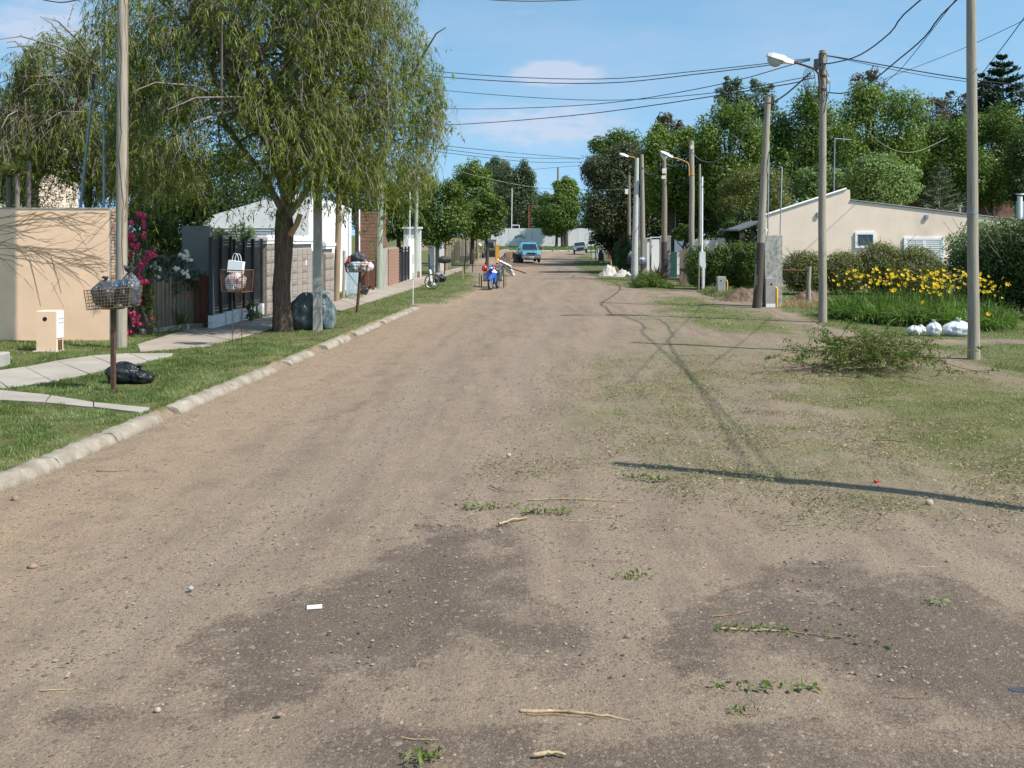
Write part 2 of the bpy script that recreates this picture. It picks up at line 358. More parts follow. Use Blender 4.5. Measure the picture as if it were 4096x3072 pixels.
M['leafred'] = leafmat('reddish_leaves', [(.06, .065, .04), (.10, .09, .055), (.12, .085, .055)], .25)
M['leafpine'] = leafmat('pine_needles', [(.012, .03, .012), (.024, .05, .02), (.04, .07, .03)], .15)
M['leafyel'] = leafmat('yellow_green_leaves', [(.07, .11, .02), (.13, .16, .02), (.24, .24, .03)], .3)
M['grass'] = leafmat('grass_blades', [(.06, .10, .022), (.095, .15, .034), (.13, .19, .048), (.21, .24, .09), (.38, .34, .19)], .35)
M['grassdry'] = leafmat('dry_grass_blades', [(.08, .13, .025), (.125, .18, .04), (.18, .215, .07), (.28, .27, .13)], .35)
M['straw'] = leafmat('straw', [(.32, .22, .11), (.42, .31, .17), (.22, .2, .08)], .2)
M['strap'] = leafmat('strap_leaves', [(.04, .085, .014), (.08, .145, .022), (.12, .20, .035), (.20, .27, .07)], .38)
M['phormium'] = leafmat('bronze_sword_leaves', [(.04, .025, .02), (.08, .055, .035), (.14, .11, .06), (.09, .10, .04)], .15)
M['petaly'] = leafmat('yellow_petals', [(.82, .56, .02), (.86, .62, .03), (.80, .36, .01)], .3)
M['pink'] = leafmat('pink_petals', [(.55, .03, .14), (.65, .08, .22), (.72, .25, .33), (.42, .10, .12)], .3)
M['whitepetal'] = leafmat('white_petals', [(.75, .72, .64), (.85, .83, .78)], .3)
M['redpetal'] = leafmat('orange_red_petals', [(.75, .06, .01), (.8, .15, .02)], .3)
M['litter'] = leafmat('leaf_litter', [(.07, .13, .02), (.12, .18, .04), (.20, .19, .07), (.27, .21, .11), (.15, .10, .06), (.42, .35, .22)], .15)
M['clods'] = leafmat('mud_clods', [(.05, .036, .027), (.085, .062, .046), (.14, .10, .075)], 0., .95, .2)
M['gravel'] = leafmat('gravel_stones', [(.10, .07, .055), (.17, .12, .09), (.25, .185, .135), (.34, .27, .205), (.20, .18, .17)], 0., .85, .2)
# ---------------------------------------------------------------- ground
def kerb_x(y): return -6.05 + 0.0785 * np.asarray(y, float)
EDGE_Y = [-50, 36, 37.7, 47, 71, 90, 150, 400]; EDGE_X = [0, -3.2, -1.9, -1.4, -2.0, -2.0, -1.9, -2]
def edge_x(y):
    y = np.asarray(y, float); return np.where(y < 35.5, kerb_x(y), np.interp(y, EDGE_Y, EDGE_X))
def gz(x, y):
    x = np.asarray(x, float); y = np.asarray(y, float)
    up = np.interp(y, [0, 34, 40, 60, 100], [LZ, LZ, .08, .05, .03]); wd = np.interp(y, [34, 40], [.12, .8])
    left = np.clip((edge_x(y) - .02 - x) / wd, 0, 1)
    z = left * up + (1 - left) * (fbm(x * .7, y * .7, 3, 3) - .5) * .05 * np.clip((x + 5) / 3, 0, 1) * np.clip(1 - y / 120, .1, 1)
    # shallow side ditch at the right edge of the road, near the corner
    z = z - .10 * np.exp(-((x - 5.2) / .8) ** 2) * np.exp(-((y - 12.5) / 3.2) ** 2)
    return z
def W(poly, z=0): return np.array([G(u, v, z) for u, v in poly])
def inside(x, y, P):
    r = np.zeros(x.shape, bool); j = len(P) - 1
    for i in range(len(P)):
        x1, y1 = P[i]; x2, y2 = P[j]; j = i
        c = ((y1 > y) != (y2 > y)); t = (x2 - x1) * (y - y1) / ((y2 - y1) if y2 != y1 else 1e-9) + x1
        r ^= c & (x < t)
    return r
def soft(x, y, P, d=.35, ns=1.3, seed=1):
    # soft membership: jittered samples with a noisy rim
    a = np.zeros(np.shape(x)); k = 6
    nx = (fbm(x * ns, y * ns, seed) - .5) * 2.2 * d; ny = (fbm(x * ns + 31, y * ns, seed + 5) - .5) * 2.2 * d
    for i in range(k):
        t = 2 * math.pi * i / k; a = a + inside(x + nx + d * .6 * math.cos(t), y + ny + d * .9 * math.sin(t), P)
    return a / k
P_L1 = W([(2640, 1125), (2660, 1160), (2760, 1155), (2880, 1172), (3040, 1205), (3200, 1262), (3330, 1308), (3500, 1345), (3700, 1357), (5200, 1360), (5200, 1080), (3100, 1080)])
P_L2 = W([(3560, 1372), (5200, 1374), (5200, 1540), (4096, 1530), (3990, 1470), (3900, 1455), (3820, 1410), (3700, 1395), (3560, 1385)])
P_M1 = W([(2610, 1190), (2720, 1182), (2860, 1203), (3000, 1238), (3160, 1288), (3290, 1330), (3200, 1350), (3000, 1330), (2800, 1310), (2690, 1270), (2640, 1230)])
P_M2 = W([(3250, 1480), (3500, 1500), (3800, 1510), (4096, 1550), (5200, 1560), (5200, 1960), (4096, 1880), (3900, 1830), (3700, 1730), (3500, 1640), (3300, 1560)])
P_M3 = W([(3330, 1372), (3560, 1385), (3700, 1400), (3800, 1440), (3300, 1470), (3200, 1420)])
P_LIT = W([(2500, 1480), (3300, 1430), (3900, 1700), (4300, 1900), (4400, 2080), (3300, 2040), (2600, 1960), (2350, 1800), (2300, 1560)])
P_DUST = W([(2500, 1235), (2700, 1260), (3100, 1350), (3300, 1380), (3900, 1480), (5000, 1560), (5000, 2150), (3600, 2120), (2700, 2020), (2300, 1850), (2150, 1600), (2250, 1440), (2480, 1330)])
P_FAR = W([(2440, 1140), (2400, 1120), (2330, 1085), (2290, 1060), (2300, 1035), (2330, 1015), (2420, 1008), (2470, 1015), (2560, 1060), (2640, 1085), (2690, 1140), (2660, 1165), (2520, 1150)])
P_END = W([(1900, 984.5), (2700, 984.5), (2700, 1004), (1900, 1004)])
def grass_w(x, y):
    x = np.asarray(x, float); y = np.asarray(y, float)
    g = np.where(x < edge_x(y) - .14, np.where(y < 9, 1., 1.), 0.0) * (y < 150)
    g = g * np.where(y > 36, np.clip((edge_x(y) - x) / 1.2 + (fbm(x, y, 9) - .45), 0.0, 1), 1)
    # bare turned earth by the loader
    g = g * np.where((y > 66) & (y < 125) & (x > -3.2) & (x < -1), .1, 1)
    r = np.maximum.reduce([soft(x, y, P_L1, .3) * 1.0, soft(x, y, P_L2, .4) * .85, soft(x, y, P_M1, .9, .9) * .9, soft(x, y, P_M2, 1.5, .6) * 1.15, soft(x, y, P_M3, .8) * .75, soft(x, y, P_DUST, 1.2, .5, 14) * (.14 + .5 * np.clip(fbm(x * .8 + 5, y * .8, 77) * 2 - .7, 0, 1)),
                           soft(x, y, P_M3, .5) * .5, soft(x, y, P_LIT, .9, .8, 4) * .2, soft(x, y, P_FAR, .5) * .8, (inside(x, y, P_END)) * 1.0])
    far = (x > 9.5) & (y > 60); r = np.where(far, 1.0, r)
    out_ = np.maximum(g, r); out_ = np.where((x > 18) | (x < -22) | (y > 260), 1.0, out_)
    return out_ * (.55 + .75 * fbm(x * 1.1, y * 1.1, 21))
def dry_w(x, y):
    return np.clip(np.maximum.reduce([soft(x, y, P_M2, .8) * .9, soft(x, y, P_M1, .5) * .55, soft(x, y, P_M3, .4) * .8, soft(x, y, P_LIT, .8) * .9, soft(x, y, P_DUST, 1.2, .5, 14) * .8]) + (fbm(x * .9, y * .9, 30) - .55) * .9
                   + .5 * np.exp(-((x - kerb_x(y) + .35) / .25) ** 2), 0, 1)
P_W1 = W([(720, 2745), (980, 2500), (1200, 2400), (1560, 2240), (1740, 2120), (1800, 2060), (1900, 2120), (2060, 2350), (1900, 2520), (1750, 2600), (1400, 2690), (1100, 2750), (850, 2775)])
P_W2 = W([(3300, 2260), (3600, 2310), (3850, 2400), (4400, 2560), (4500, 2900), (3600, 2790), (3300, 2660), (3100, 2560), (2900, 2700), (2650, 2690), (2600, 2560), (2750, 2430), (3050, 2400)])
P_W3 = W([(1250, 2880), (2200, 2920), (3000, 2950), (4400, 2960), (4500, 3200), (1400, 3200), (1250, 2990)])
P_W4 = W([(150, 2800), (800, 2780), (850, 2930), (250, 2940)])
P_W5 = W([(1900, 2380), (2150, 2420), (2400, 2500), (2350, 2700), (2050, 2640), (1850, 2560)])
P_W6 = W([(1350, 1700), (1500, 1640), (1560, 1560), (1400, 1560), (1150, 1700), (900, 1850), (1050, 1850)])
def wet_w(x, y):
    g = np.maximum.reduce([soft(x, y, P_W1, .4, 3.0, 7), soft(x, y, P_W2, .45, 3.0, 8) * .8, soft(x, y, P_W3, .25, 2.8, 9) * .62, soft(x, y, P_W4, .2, 3, 10) * .42, soft(x, y, P_W5, .3, 2, 11) * .6, soft(x, y, P_W6, .5, 1, 12) * .22])
    return g
def axis(parts):
    r = []
    for a_, b_, st in parts: r += list(np.arange(a_, b_, st))
    return np.array(r + [parts[-1][1]])
ax = axis([(-900, -120, 60), (-120, -30, 9), (-30, -12, 1.2), (-12, -7, .25), (-7, 9, .085), (9, 16, .16), (16, 40, 1.2), (40, 120, 10), (120, 900, 60)])
ay = axis([(-60, -6, 6), (-6, 3.6, .8), (3.6, 16, .07), (16, 30, .12), (30, 60, .25), (60, 130, .8), (130, 260, 4), (260, 900, 60)])
GX, GY = np.meshgrid(ax, ay); nx_, ny_ = len(ax), len(ay)
gxf, gyf = GX.ravel(), GY.ravel()
near = (gxf > -25) & (gxf < 40) & (gyf < 300)
zz = gz(gxf, gyf)
idx = np.arange(nx_ * ny_).reshape(ny_, nx_)
FQ = np.stack([idx[:-1, :-1].ravel(), idx[:-1, 1:].ravel(), idx[1:, 1:].ravel(), idx[1:, :-1].ravel()], 1)
def ground_mat():
    m, t, b = newmat('dirt_road'); L = t.links
    def att(n):
        a_ = t.nodes.new('ShaderNodeAttribute'); a_.attribute_name = n; return a_.outputs['Fac']
    def ma(op, a_, b_=None, cl=False):
        n = t.nodes.new('ShaderNodeMath'); n.operation = op; n.use_clamp = cl
        for i, v in enumerate((a_, b_)):
            if v is None: continue
            if isinstance(v, (int, float)): n.inputs[i].default_value = v
            else: L.new(v, n.inputs[i])
        return n.outputs[0]
    big = noise(t, .38, 5, .6); mid = noise(t, 2.3, 7, .65); fine = noise(t, 34, 6, .7); grit = noise(t, 120, 3, .6)
    streak = noise(t, 1.0, 6, .6, (2.6, .35, 1))
    tcn = t.nodes.new('ShaderNodeTexCoord')
    def vor(sc, rand=1.0):
        v = t.nodes.new('ShaderNodeTexVoronoi'); v.inputs['Scale'].default_value = sc; v.inputs['Randomness'].default_value = rand; L.new(tcn.outputs['Object'], v.inputs['Vector']); return v
    v1 = vor(17); v2 = vor(44); v3 = vor(95)
    col = mixc(t, rng_map(t, big.outputs[0], .35, .65), (.24, .18, .126), (.275, .21, .15))
    col = mixc(t, rng_map(t, streak.outputs[0], .42, .62, 0, .85), col, (.168, .126, .095))
    col = mixc(t, rng_map(t, mid.outputs[0], .4, .72, 0, .5), col, (.33, .25, .175))
    col = mixc(t, ma('MULTIPLY', att('sand'), rng_map(t, mid.outputs[0], .25, .6)), col, (.335, .24, .152))
    trk = ma('MULTIPLY', att('track'), rng_map(t, streak.outputs[0], .35, .6))
    col = mixc(t, ma('MULTIPLY', trk, .6), col, (.31, .245, .185))
    # small embedded stones: random tints, only where the noise bares them
    def pebbles(col, v, r0, amount, light, dark, seed_noise):
        sep = t.nodes.new('ShaderNodeSeparateColor'); L.new(v.outputs['Color'], sep.inputs[0])
        pick = ma('GREATER_THAN', ma('ADD', sep.outputs[0], ma('MULTIPLY', ma('SUBTRACT', seed_noise, .5), 1.2)), 1 - amount)
        rad = ma('MULTIPLY', sep.outputs[2], r0); body = ma('LESS_THAN', v.outputs['Distance'], ma('ADD', rad, r0 * .3))
        msk = ma('MULTIPLY', pick, body); tint = mixc(t, sep.outputs[1], dark, light)
        return mixc(t, ma('MULTIPLY', msk, .85), col, tint), msk
    wet = ma('MULTIPLY', att('wet'), 1.0)
    wetm = ma('MULTIPLY', ma('ADD', wet, ma('ADD', ma('MULTIPLY', ma('SUBTRACT', fine.outputs[0], .5), 2.0), ma('MULTIPLY', ma('SUBTRACT', mid.outputs[0], .5), 1.8))), rng_map(t, wet, 0, .25), True)
    wetm = ma('MINIMUM', rng_map(t, wetm, .12, .6), .93)
    col = mixc(t, ma('MULTIPLY', wetm, rng_map(t, mid.outputs[0], .3, .7, .45, .85)), col, (.074, .053, .038))
    col, m1 = pebbles(col, v1, .42, .24, (.32, .25, .185), (.14, .10, .078), mid.outputs[0])
    col, m2 = pebbles(col, v2, .45, .42, (.30, .235, .175), (.11, .08, .06), mid.outputs[0])
    col = mixc(t, ma('MULTIPLY', wetm, .22), col, (.074, .053, .038))
    col = mixc(t, rng_map(t, grit.outputs[0], .53, .70, 0, .65), col, (.095, .068, .05))
    col = mixc(t, rng_map(t, grit.outputs[0], .36, .25, 0, .35), col, (.50, .41, .32))
    s3 = t.nodes.new('ShaderNodeSeparateColor'); L.new(v3.outputs['Color'], s3.inputs[0])
    col = mixc(t, rng_map(t, s3.outputs[0], .72, 1, 0, .5), col, (.085, .06, .045)); col = mixc(t, rng_map(t, s3.outputs[1], .85, 1, 0, .4), col, (.40, .31, .23))
    soil = mixc(t, fine.outputs[0], (.06, .06, .02), (.16, .13, .06))
    soil = mixc(t, rng_map(t, mid.outputs[0], .35, .65), soil, (.10, .135, .035))
    soil = mixc(t, att('dry'), soil, mixc(t, fine.outputs[0], (.095, .105, .035), (.19, .175, .075)))
    gm = rng_map(t, ma('ADD', att('grass'), ma('MULTIPLY', ma('SUBTRACT', fine.outputs[0], .5), 1.1)), .12, .85)
    col = mixc(t, gm, col, soil)
    L.new(col, b.inputs['Base Color'])
    L.new(rng_map(t, wetm, 0, 1, .97, .62), b.inputs['Roughness']); b.inputs['Specular IOR Level'].default_value = .25
    h = ma('ADD', ma('MULTIPLY', fine.outputs[0], .5), ma('MULTIPLY', grit.outputs[0], .12))
    dome = ma('MULTIPLY', m1, ma('SUBTRACT', .5, v1.outputs['Distance'])); dome2 = ma('MULTIPLY', m2, ma('SUBTRACT', .5, v2.outputs['Distance']))
    h = ma('ADD', h, ma('ADD', ma('MULTIPLY', dome, .9), ma('MULTIPLY', dome2, .45)))
    h = ma('ADD', h, ma('MULTIPLY', mid.outputs[0], 1.4))
    h = ma('ADD', h, ma('MULTIPLY', v3.outputs['Distance'], .12))
    bp = t.nodes.new('ShaderNodeBump'); bp.inputs['Strength'].default_value = 1.0; bp.inputs['Distance'].default_value = .028
    L.new(h, bp.inputs['Height']); L.new(bp.outputs[0], b.inputs['Normal'])
    return m
gw = np.zeros(len(gxf)); dw = np.zeros(len(gxf)); ww = np.zeros(len(gxf)); sw = np.zeros(len(gxf))
gw[near] = grass_w(gxf[near], gyf[near]); gw[~near] = 1; dw[near] = dry_w(gxf[near], gyf[near]); ww[near] = wet_w(gxf[near], gyf[near])
sw[near] = np.clip(np.exp(-((gxf[near] - kerb_x(gyf[near]) - .9) / 1.1) ** 2) + .5 * soft(gxf[near], gyf[near], P_M3, 1.) * .8, 0, 1)
tk = np.zeros(len(gxf)); lat = gxf - kerb_x(gyf) + .25 * np.sin(gyf * .35); 
for c0 in (3.1, 4.75, 6.3, 7.9): tk += np.exp(-((lat - c0) / .28) ** 2) * (.4 + .9 * fbm(gxf * .5, gyf * .15, int(c0 * 10)))
tk *= near * (gyf > 6)
zz = zz - .018 * tk * (gyf < 60)
g_ = np_mesh('ground', np.stack([gxf, gyf, zz], 1), FQ, ground_mat(), smooth=True, kind='structure', attrs=dict(track=tk, grass=gw, dry=dw, wet=ww, sand=sw))
# ---------------------------------------------------------------- pavement slabs
SW1u = W([(-500, 1500), (0, 1488), (234, 1443), (424, 1415), (690, 1416)], LZ); SW1l = W([(-500, 1590), (0, 1553), (88, 1551), (405, 1488), (690, 1424)], LZ)
SW2u = W([(550, 1378), (734, 1322), (840, 1300), (1076, 1264), (1330, 1207), (1500, 1150), (1640, 1118), (1700, 1104), (1790, 1080), (1850, 1065)], LZ)
SW2l = W([(560, 1408), (826, 1387), (1080, 1318), (1317, 1256), (1467, 1209), (1670, 1144), (1760, 1108), (1850, 1078)], LZ)
CPu = W([(-500, 1545), (0, 1563), (260, 1590), (430, 1625), (600, 1638)], LZ); CPl = W([(-500, 1590), (0, 1602), (150, 1610), (350, 1630), (560, 1655)], LZ)
def resample(P, n):
    P = np.asarray(P); d = np.r_[0, np.cumsum(np.linalg.norm(np.diff(P, axis=0), axis=1))]
    t = np.linspace(0, d[-1], n + 1); return np.stack([np.interp(t, d, P[:, 0]), np.interp(t, d, P[:, 1])], 1)
SLABPOLY = []
def slabs(name, up, lo, n, label, m, across=1, gap=.012):
    root = thing(name, label, None, (0, 0, 0)); root['kind'] = 'structure'
    A, B = resample(up, n), resample(lo, n)
    SLABPOLY.append(np.vstack([A, B[::-1]]))
    for i in range(n):
        for j in range(across):
            q = [A[i] * (1 - k / across) + B[i] * (k / across) for k in (j, j + 1)] + [A[i + 1] * (1 - k / across) + B[i + 1] * (k / across) for k in (j + 1, j)]
            q = [np.array(p) for p in q]; c = sum(q) / 4
            q = [p + (c - p) / (np.linalg.norm(c - p) + 1e-6) * gap + np.array([random.uniform(-.01, .01), random.uniform(-.01, .01)]) for p in q]
            z = LZ + .016 + random.uniform(0, .008); tl = random.uniform(-.004, .004)
            if np.cross(q[1] - q[0], q[2] - q[0]) < 0: q = q[::-1]
            vs = [(p[0], p[1], LZ - .05) for p in q] + [(p[0], p[1], z + tl * k) for k, p in enumerate(q)] + [(p + (c - p) * .02).tolist() + [z + .004 + tl * k] for k, p in enumerate(q)]
            fs = [(0, 1, 5, 4), (1, 2, 6, 5), (2, 3, 7, 6), (3, 0, 4, 7), (4, 5, 9, 8), (5, 6, 10, 9), (6, 7, 11, 10), (7, 4, 8, 11), (8, 9, 10, 11)]
            MB().add(vs, fs).build('paving_slab', m, root)
    return root
slabs('sidewalk', SW1u, SW1l, 7, 'pale concrete pavement slabs by the beige wall', M['slab'], 1)
slabs('sidewalk', SW2u, SW2l, 34, 'dusty pavement along the fences and gates', M['slab2'], 1, .006)
slabs('footpath', CPu, CPl, 5, 'narrow pale concrete path crossing the grass to the kerb', M['slab'], 1)
# worn earth footpath on the right
fp = W([(2560, 1160), (2700, 1164), (2860, 1183), (3000, 1216), (3180, 1275), (3330, 1322), (3560, 1362), (3800, 1367), (4500, 1370)])
# ---------------------------------------------------------------- kerb stones
kr = thing('kerb', 'worn concrete kerb along the left edge of the dirt road', None); kr['kind'] = 'structure'
def kerb(y0, y1, n, h=LZ + .005, off=0, tilt=0., sag=0):
    for i in range(n):
        ya, yb = y0 + (y1 - y0) * i / n, y0 + (y1 - y0) * (i + 1) / n - .012
        rings = []
        for k in range(15):
            y = ya + (yb - ya) * k / 14; x = float(kerb_x(y)) + off + random.uniform(-.012, .012) + tilt * (y - y0)
            hh = h - sag * (y - y0) / (y1 - y0) + random.uniform(-.008, .008)
            if (k == 0 or k == 14): hh -= .015
            prof = [(0.10, -.03), (.06, hh * .45), (.02, hh * .86), (-.012, hh), (-.15, hh + .004), (-.185, hh - .02), (-.19, -.08)]
            rings.append([(x + p[0] + random.uniform(-.010, .010), y, p[1] + random.uniform(-.008, .006)) for p in prof])
        MB().loft(rings, True, True).build('kerb_stone', M['kerb'], kr)
kerb(6.0, 14.25, 6); kerb(14.85, 19.4, 4, sag=.02); kerb(20.3, 22.0, 1, .10, .02); kerb(23.0, 25.0, 4, .13, .05, .02); kerb(26.0, 29.0, 2, .10, .02); kerb(29.6, 35.3, 5, .09)
# ---------------------------------------------------------------- grass, gravel and litter
def in_slabs(x, y, grow=0.0):
    r = np.zeros(x.shape, bool)
    for P in SLABPOLY:
        r |= inside(x, y, P)
    return r
def blades(name, n, x0, x1, y0, y1, hmin, hmax, wd, m, cond, ypow=1.0, seg=2, dry=0.0, label=None):
    x = rng.uniform(x0, x1, n); y = y0 + (y1 - y0) * rng.uniform(0, 1, n) ** ypow
    wgt = np.clip(cond(x, y), 0, 1); k = rng.uniform(0, 1, n) < wgt; x, y, wgt = x[k], y[k], wgt[k]; n = len(x)
    # tufts: lean and height vary together over a few decimetres
    tuft = fbm(x * 2.6, y * 2.6, 41); az = fbm(x * 1.7, y * 1.7, 42) * 12 + rng.normal(0, 1.1, n)
    ln = rng.uniform(.15, .8, n)
    D = np.stack([np.cos(az) * ln, np.sin(az) * ln, np.ones(n)], 1); D /= np.linalg.norm(D, axis=1, keepdims=True)
    L = (hmin + (hmax - hmin) * np.clip((tuft - .3) * 2.2, 0, 1) * rng.uniform(.5, 1.2, n)) * (.45 + .55 * wgt)
    P = np.stack([x, y, gz(x, y) - .01], 1)
    V, Fc, kk = ribbons(P, D, L, rng.uniform(.7, 1.3, n) * wd * (1 + y / 60), rng.uniform(.0, .5, n), seg)
    rv = np.clip(.42 * rng.uniform(0, 1, n) + .45 * fbm(x * .8, y * .8, 50) + dry * dry_w(x, y) * .6 + .14 * (rng.uniform(0, 1, n) < .12) * 3, 0, 1)
    return props(np_mesh(name, V, Fc, m, np.repeat(rv, kk), kind='stuff'), label, 'grass')
def c_left(x, y):
    wall = np.interp(y, [0, 23.7, 24.2, 26, 31, 39, 57, 90, 400], [-30, -12, -9.2, -8.9, -7.7, -6.9, -5.7, -4.9, -5])
    return grass_w(x, y) * (x < edge_x(y) - .15) * (~in_slabs(x, y)) * np.where(y > 23.9, x > wall, 1) * 1.5
blades('grass', 150000, -9.5, -4.3, 9.2, 24, .03, .115, .0085, M['grass'], c_left, 1.15, 2, .8, 'mown green grass on the verge along the left kerb')
blades('grass', 80000, -9, -1.2, 24, 62, .03, .10, .016, M['grass'], c_left, 1.2, 1, .5, 'grass verge further up the left side of the street')
blades('grass', 15000, -14, -8.6, 17, 24.2, .05, .16, .010, M['grass'], lambda x, y: (~in_slabs(x, y)) * np.where(x > -9.6, .3, 1.) * (y < 23.85) * 1.0, 1, 2, .2, 'taller grass at the foot of the beige wall')
def c_right(x, y): return grass_w(x, y) * (x > edge_x(y) + 2)
blades('grass', 190000, 1.5, 11.5, 9.5, 21.5, .035, .10, .010, M['grassdry'], lambda x, y: c_right(x, y) * .9, 1.1, 1, .9, 'short dry grass near the right corner of the road')
blades('grass', 90000, 3, 17.5, 20, 44, .03, .10, .015, M['grass'], lambda x, y: c_right(x, y) ** 1.4 * 1.1, 1.1, 2, .75, 'green grass around the poles and the lilies')
blades('grass', 30000, 2, 16, 42, 110, .04, .12, .035, M['grass'], lambda x, y: c_right(x, y), 1.2, 1, .5, 'grass verge far up the right side of the street')
blades('grass', 9000, -8, 22, 140, 190, .1, .3, .12, M['grass'], lambda x, y: np.where(inside(x, y, P_END), 1., 0.), 1, 1, .3, 'strip of grass in front of the far white wall')
# loose stones on the road: low octahedra pressed into the dirt
def stones(name, n, x0, x1, y0, y1, s0, s1, ypow, cond, label, mt='gravel'):
    x = rng.uniform(x0, x1, n); y = y0 + (y1 - y0) * rng.uniform(0, 1, n) ** ypow; k = rng.uniform(0, 1, n) < cond(x, y); x, y = x[k], y[k]; n = len(x)
    s = s0 + (s1 - s0) * rng.uniform(0, 1, n) ** 4; th = rng.uniform(0, 6.28, n)
    base = np.array([[1, 0, 0], [.35, .9, .1], [-.7, .6, 0], [-.95, -.3, .1], [-.1, -.9, 0], [.75, -.65, .05], [.2, .1, .75], [-.25, -.1, .65]])
    V = np.repeat(base[None], n, 0) * (1 + rng.normal(0, .13, (n, 8, 3))); V[:, :, 1] *= rng.uniform(.6, 1, (n, 1)); V[:, :, 2] *= rng.uniform(.45, 1, (n, 1))
    c, s_ = np.cos(th)[:, None], np.sin(th)[:, None]; X = V[:, :, 0] * c - V[:, :, 1] * s_; Y_ = V[:, :, 0] * s_ + V[:, :, 1] * c
    V = np.stack([X, Y_, V[:, :, 2]], 2) * s[:, None, None]; V += np.stack([x, y, gz(x, y) - s * .12], 1)[:, None]
    tri = np.array([[0, 1, 6], [1, 2, 6], [2, 7, 6], [2, 3, 7], [3, 4, 7], [4, 6, 7], [4, 5, 6], [5, 0, 6]])
    Fc = ((np.arange(n) * 8)[:, None, None] + tri[None]).reshape(-1, 3)
    return props(np_mesh(name, V.reshape(-1, 3), Fc, M[mt], np.repeat(rng.uniform(0, 1, n), 8), kind='stuff'), label, 'gravel')
def road(x, y): return (x > kerb_x(y) + .06) * np.clip(1.1 - grass_w(x, y), .1, 1) * (.25 + .9 * fbm(x * .6, y * .35, 61)) 
stones('gravel', 34000, -6, 6.5, 4.2, 15, .003, .017, 1.3, road, 'small stones scattered over the near dirt road')
stones('gravel', 13000, -5.5, 7, 14, 45, .007, .028, 1.3, road, 'loose stones along the dirt road further off')
stones('mud_clods', 9000, -4, 6, 4.2, 9.5, .004, .018, 1.2, lambda x, y: wet_w(x, y) * np.clip(fbm(x * 2, y * 2, 66) * 3 - 1.1, 0, 1), 'dark crumbs of mud on the wet patches', 'clods')
stones('mud_clods', 9000, -5, 7, 7, 20, .004, .022, 1.3, lambda x, y: road(x, y) * np.clip(fbm(x * 1.2, y * .6, 67) * 3 - 1.2, 0, 1), 'dark crumbs scattered over the dry road', 'clods')
def scatter(name, n, x0, x1, y0, y1, cond, smin, smax, asp, label, ypow=1.0):
    x = rng.uniform(x0, x1, n); y = y0 + (y1 - y0) * rng.uniform(0, 1, n) ** ypow; k = rng.uniform(0, 1, n) < cond(x, y); x, y = x[k], y[k]; n = len(x)
    P = np.stack([x, y, gz(x, y) + rng.uniform(.004, .03, n)], 1); Nn = np.stack([rng.normal(0, .45, n), rng.normal(0, .45, n), np.ones(n)], 1)
    V, Fc = leaves(P, Nn, rng.uniform(smin, smax, n), asp)
    return props(np_mesh(name, V, Fc, M['litter'], np.repeat(np.clip(rng.beta(1.3, 1.2, n), 0, 1), 4), kind='stuff'), label, 'leaf litter')
def c_lit(x, y):
    b_ = np.maximum(soft(x, y, P_LIT, .7, .7, 4), .45 * soft(x, y, P_DUST, 1.2, .5, 14)); q = np.exp(-((y - 10.6) / 1.5) ** 2) * (x > -.5) * (x < 6) * .75
    return np.clip(b_ * 1.0 + q, 0, 1) * np.clip((fbm(x * 1.6, y * 1.6, 71) - .36) * 3.6, 0.05, 1)
scatter('leaf_litter', 120000, -1, 8.5, 9, 22, c_lit, .012, .055, .35, 'trampled leaves and clippings strewn over the right of the road')
scatter('leaf_litter', 2600, -4.5, 6, 4.6, 11, lambda x, y: .25 + .5 * fbm(x, y, 72), .008, .028, .3, 'bits of dry leaf and straw on the near road')
scatter('leaf_litter', 5000, -5.5, -2.5, 9, 36, lambda x, y: np.exp(-((x - kerb_x(y) - .12) / .1) ** 2), .01, .045, .3, 'dry leaf bits gathered along the foot of the kerb', 1.2)
# ---------------------------------------------------------------- shared builders
def seg(mb, p0, p1, z0, z1, th, off=0.0):
    # upright slab standing between two ground points
    a_, b_ = Vector((p0[0], p0[1])), Vector((p1[0], p1[1])); d = b_ - a_; nrm = Vector((d.y, -d.x)).normalized()
    c = (a_ + b_) / 2 + nrm * off
    return mb.box((c.x, c.y, (z0 + z1) / 2), (d.length, th, z1 - z0), math.atan2(d.y, d.x))
def on(p0, p1, t): return (p0[0] + (p1[0] - p0[0]) * t, p0[1] + (p1[1] - p0[1]) * t)
def wobble(p0, p1, n, amp, sag=0):
    p0, p1 = Vector(p0), Vector(p1)
    return [p0.lerp(p1, k / n) + Vector((random.uniform(-amp, amp), random.uniform(-amp, amp), random.uniform(-amp, amp) - sag * 4 * (k / n) * (1 - k / n))) * (0 < k < n) for k in range(n + 1)]
def pole(name, label, base, top, r0, r1, m, group=None, cat='pole', n=12, sq=False, bow=.02):
    b_, t_ = Vector(base), Vector(top)
    o = MB()
    if sq: o.loft([[(x * r0, y * r0, -.1) for x, y in ((-1, -1), (1, -1), (1, 1), (-1, 1))], [(t_.x - b_.x + x * r1, t_.y - b_.y + y * r1, t_.z - b_.z) for x, y in ((-1, -1), (1, -1), (1, 1), (-1, 1))]])
    else:
        k = 9; pts = []; rs = []
        for i in range(k + 1):
            t = i / k; p = (t_ - b_) * t + Vector((math.sin(t * 3.1) * bow, 0, 0)); pts.append(p if i else p - Vector((0, 0, .1))); rs.append((r0 + (r1 - r0) * t) * (1 + .025 * math.sin(i * 2.7)))
        o.tube(pts, rs, n)
    return props(o.build(name, m, None, b_), label, cat, group)
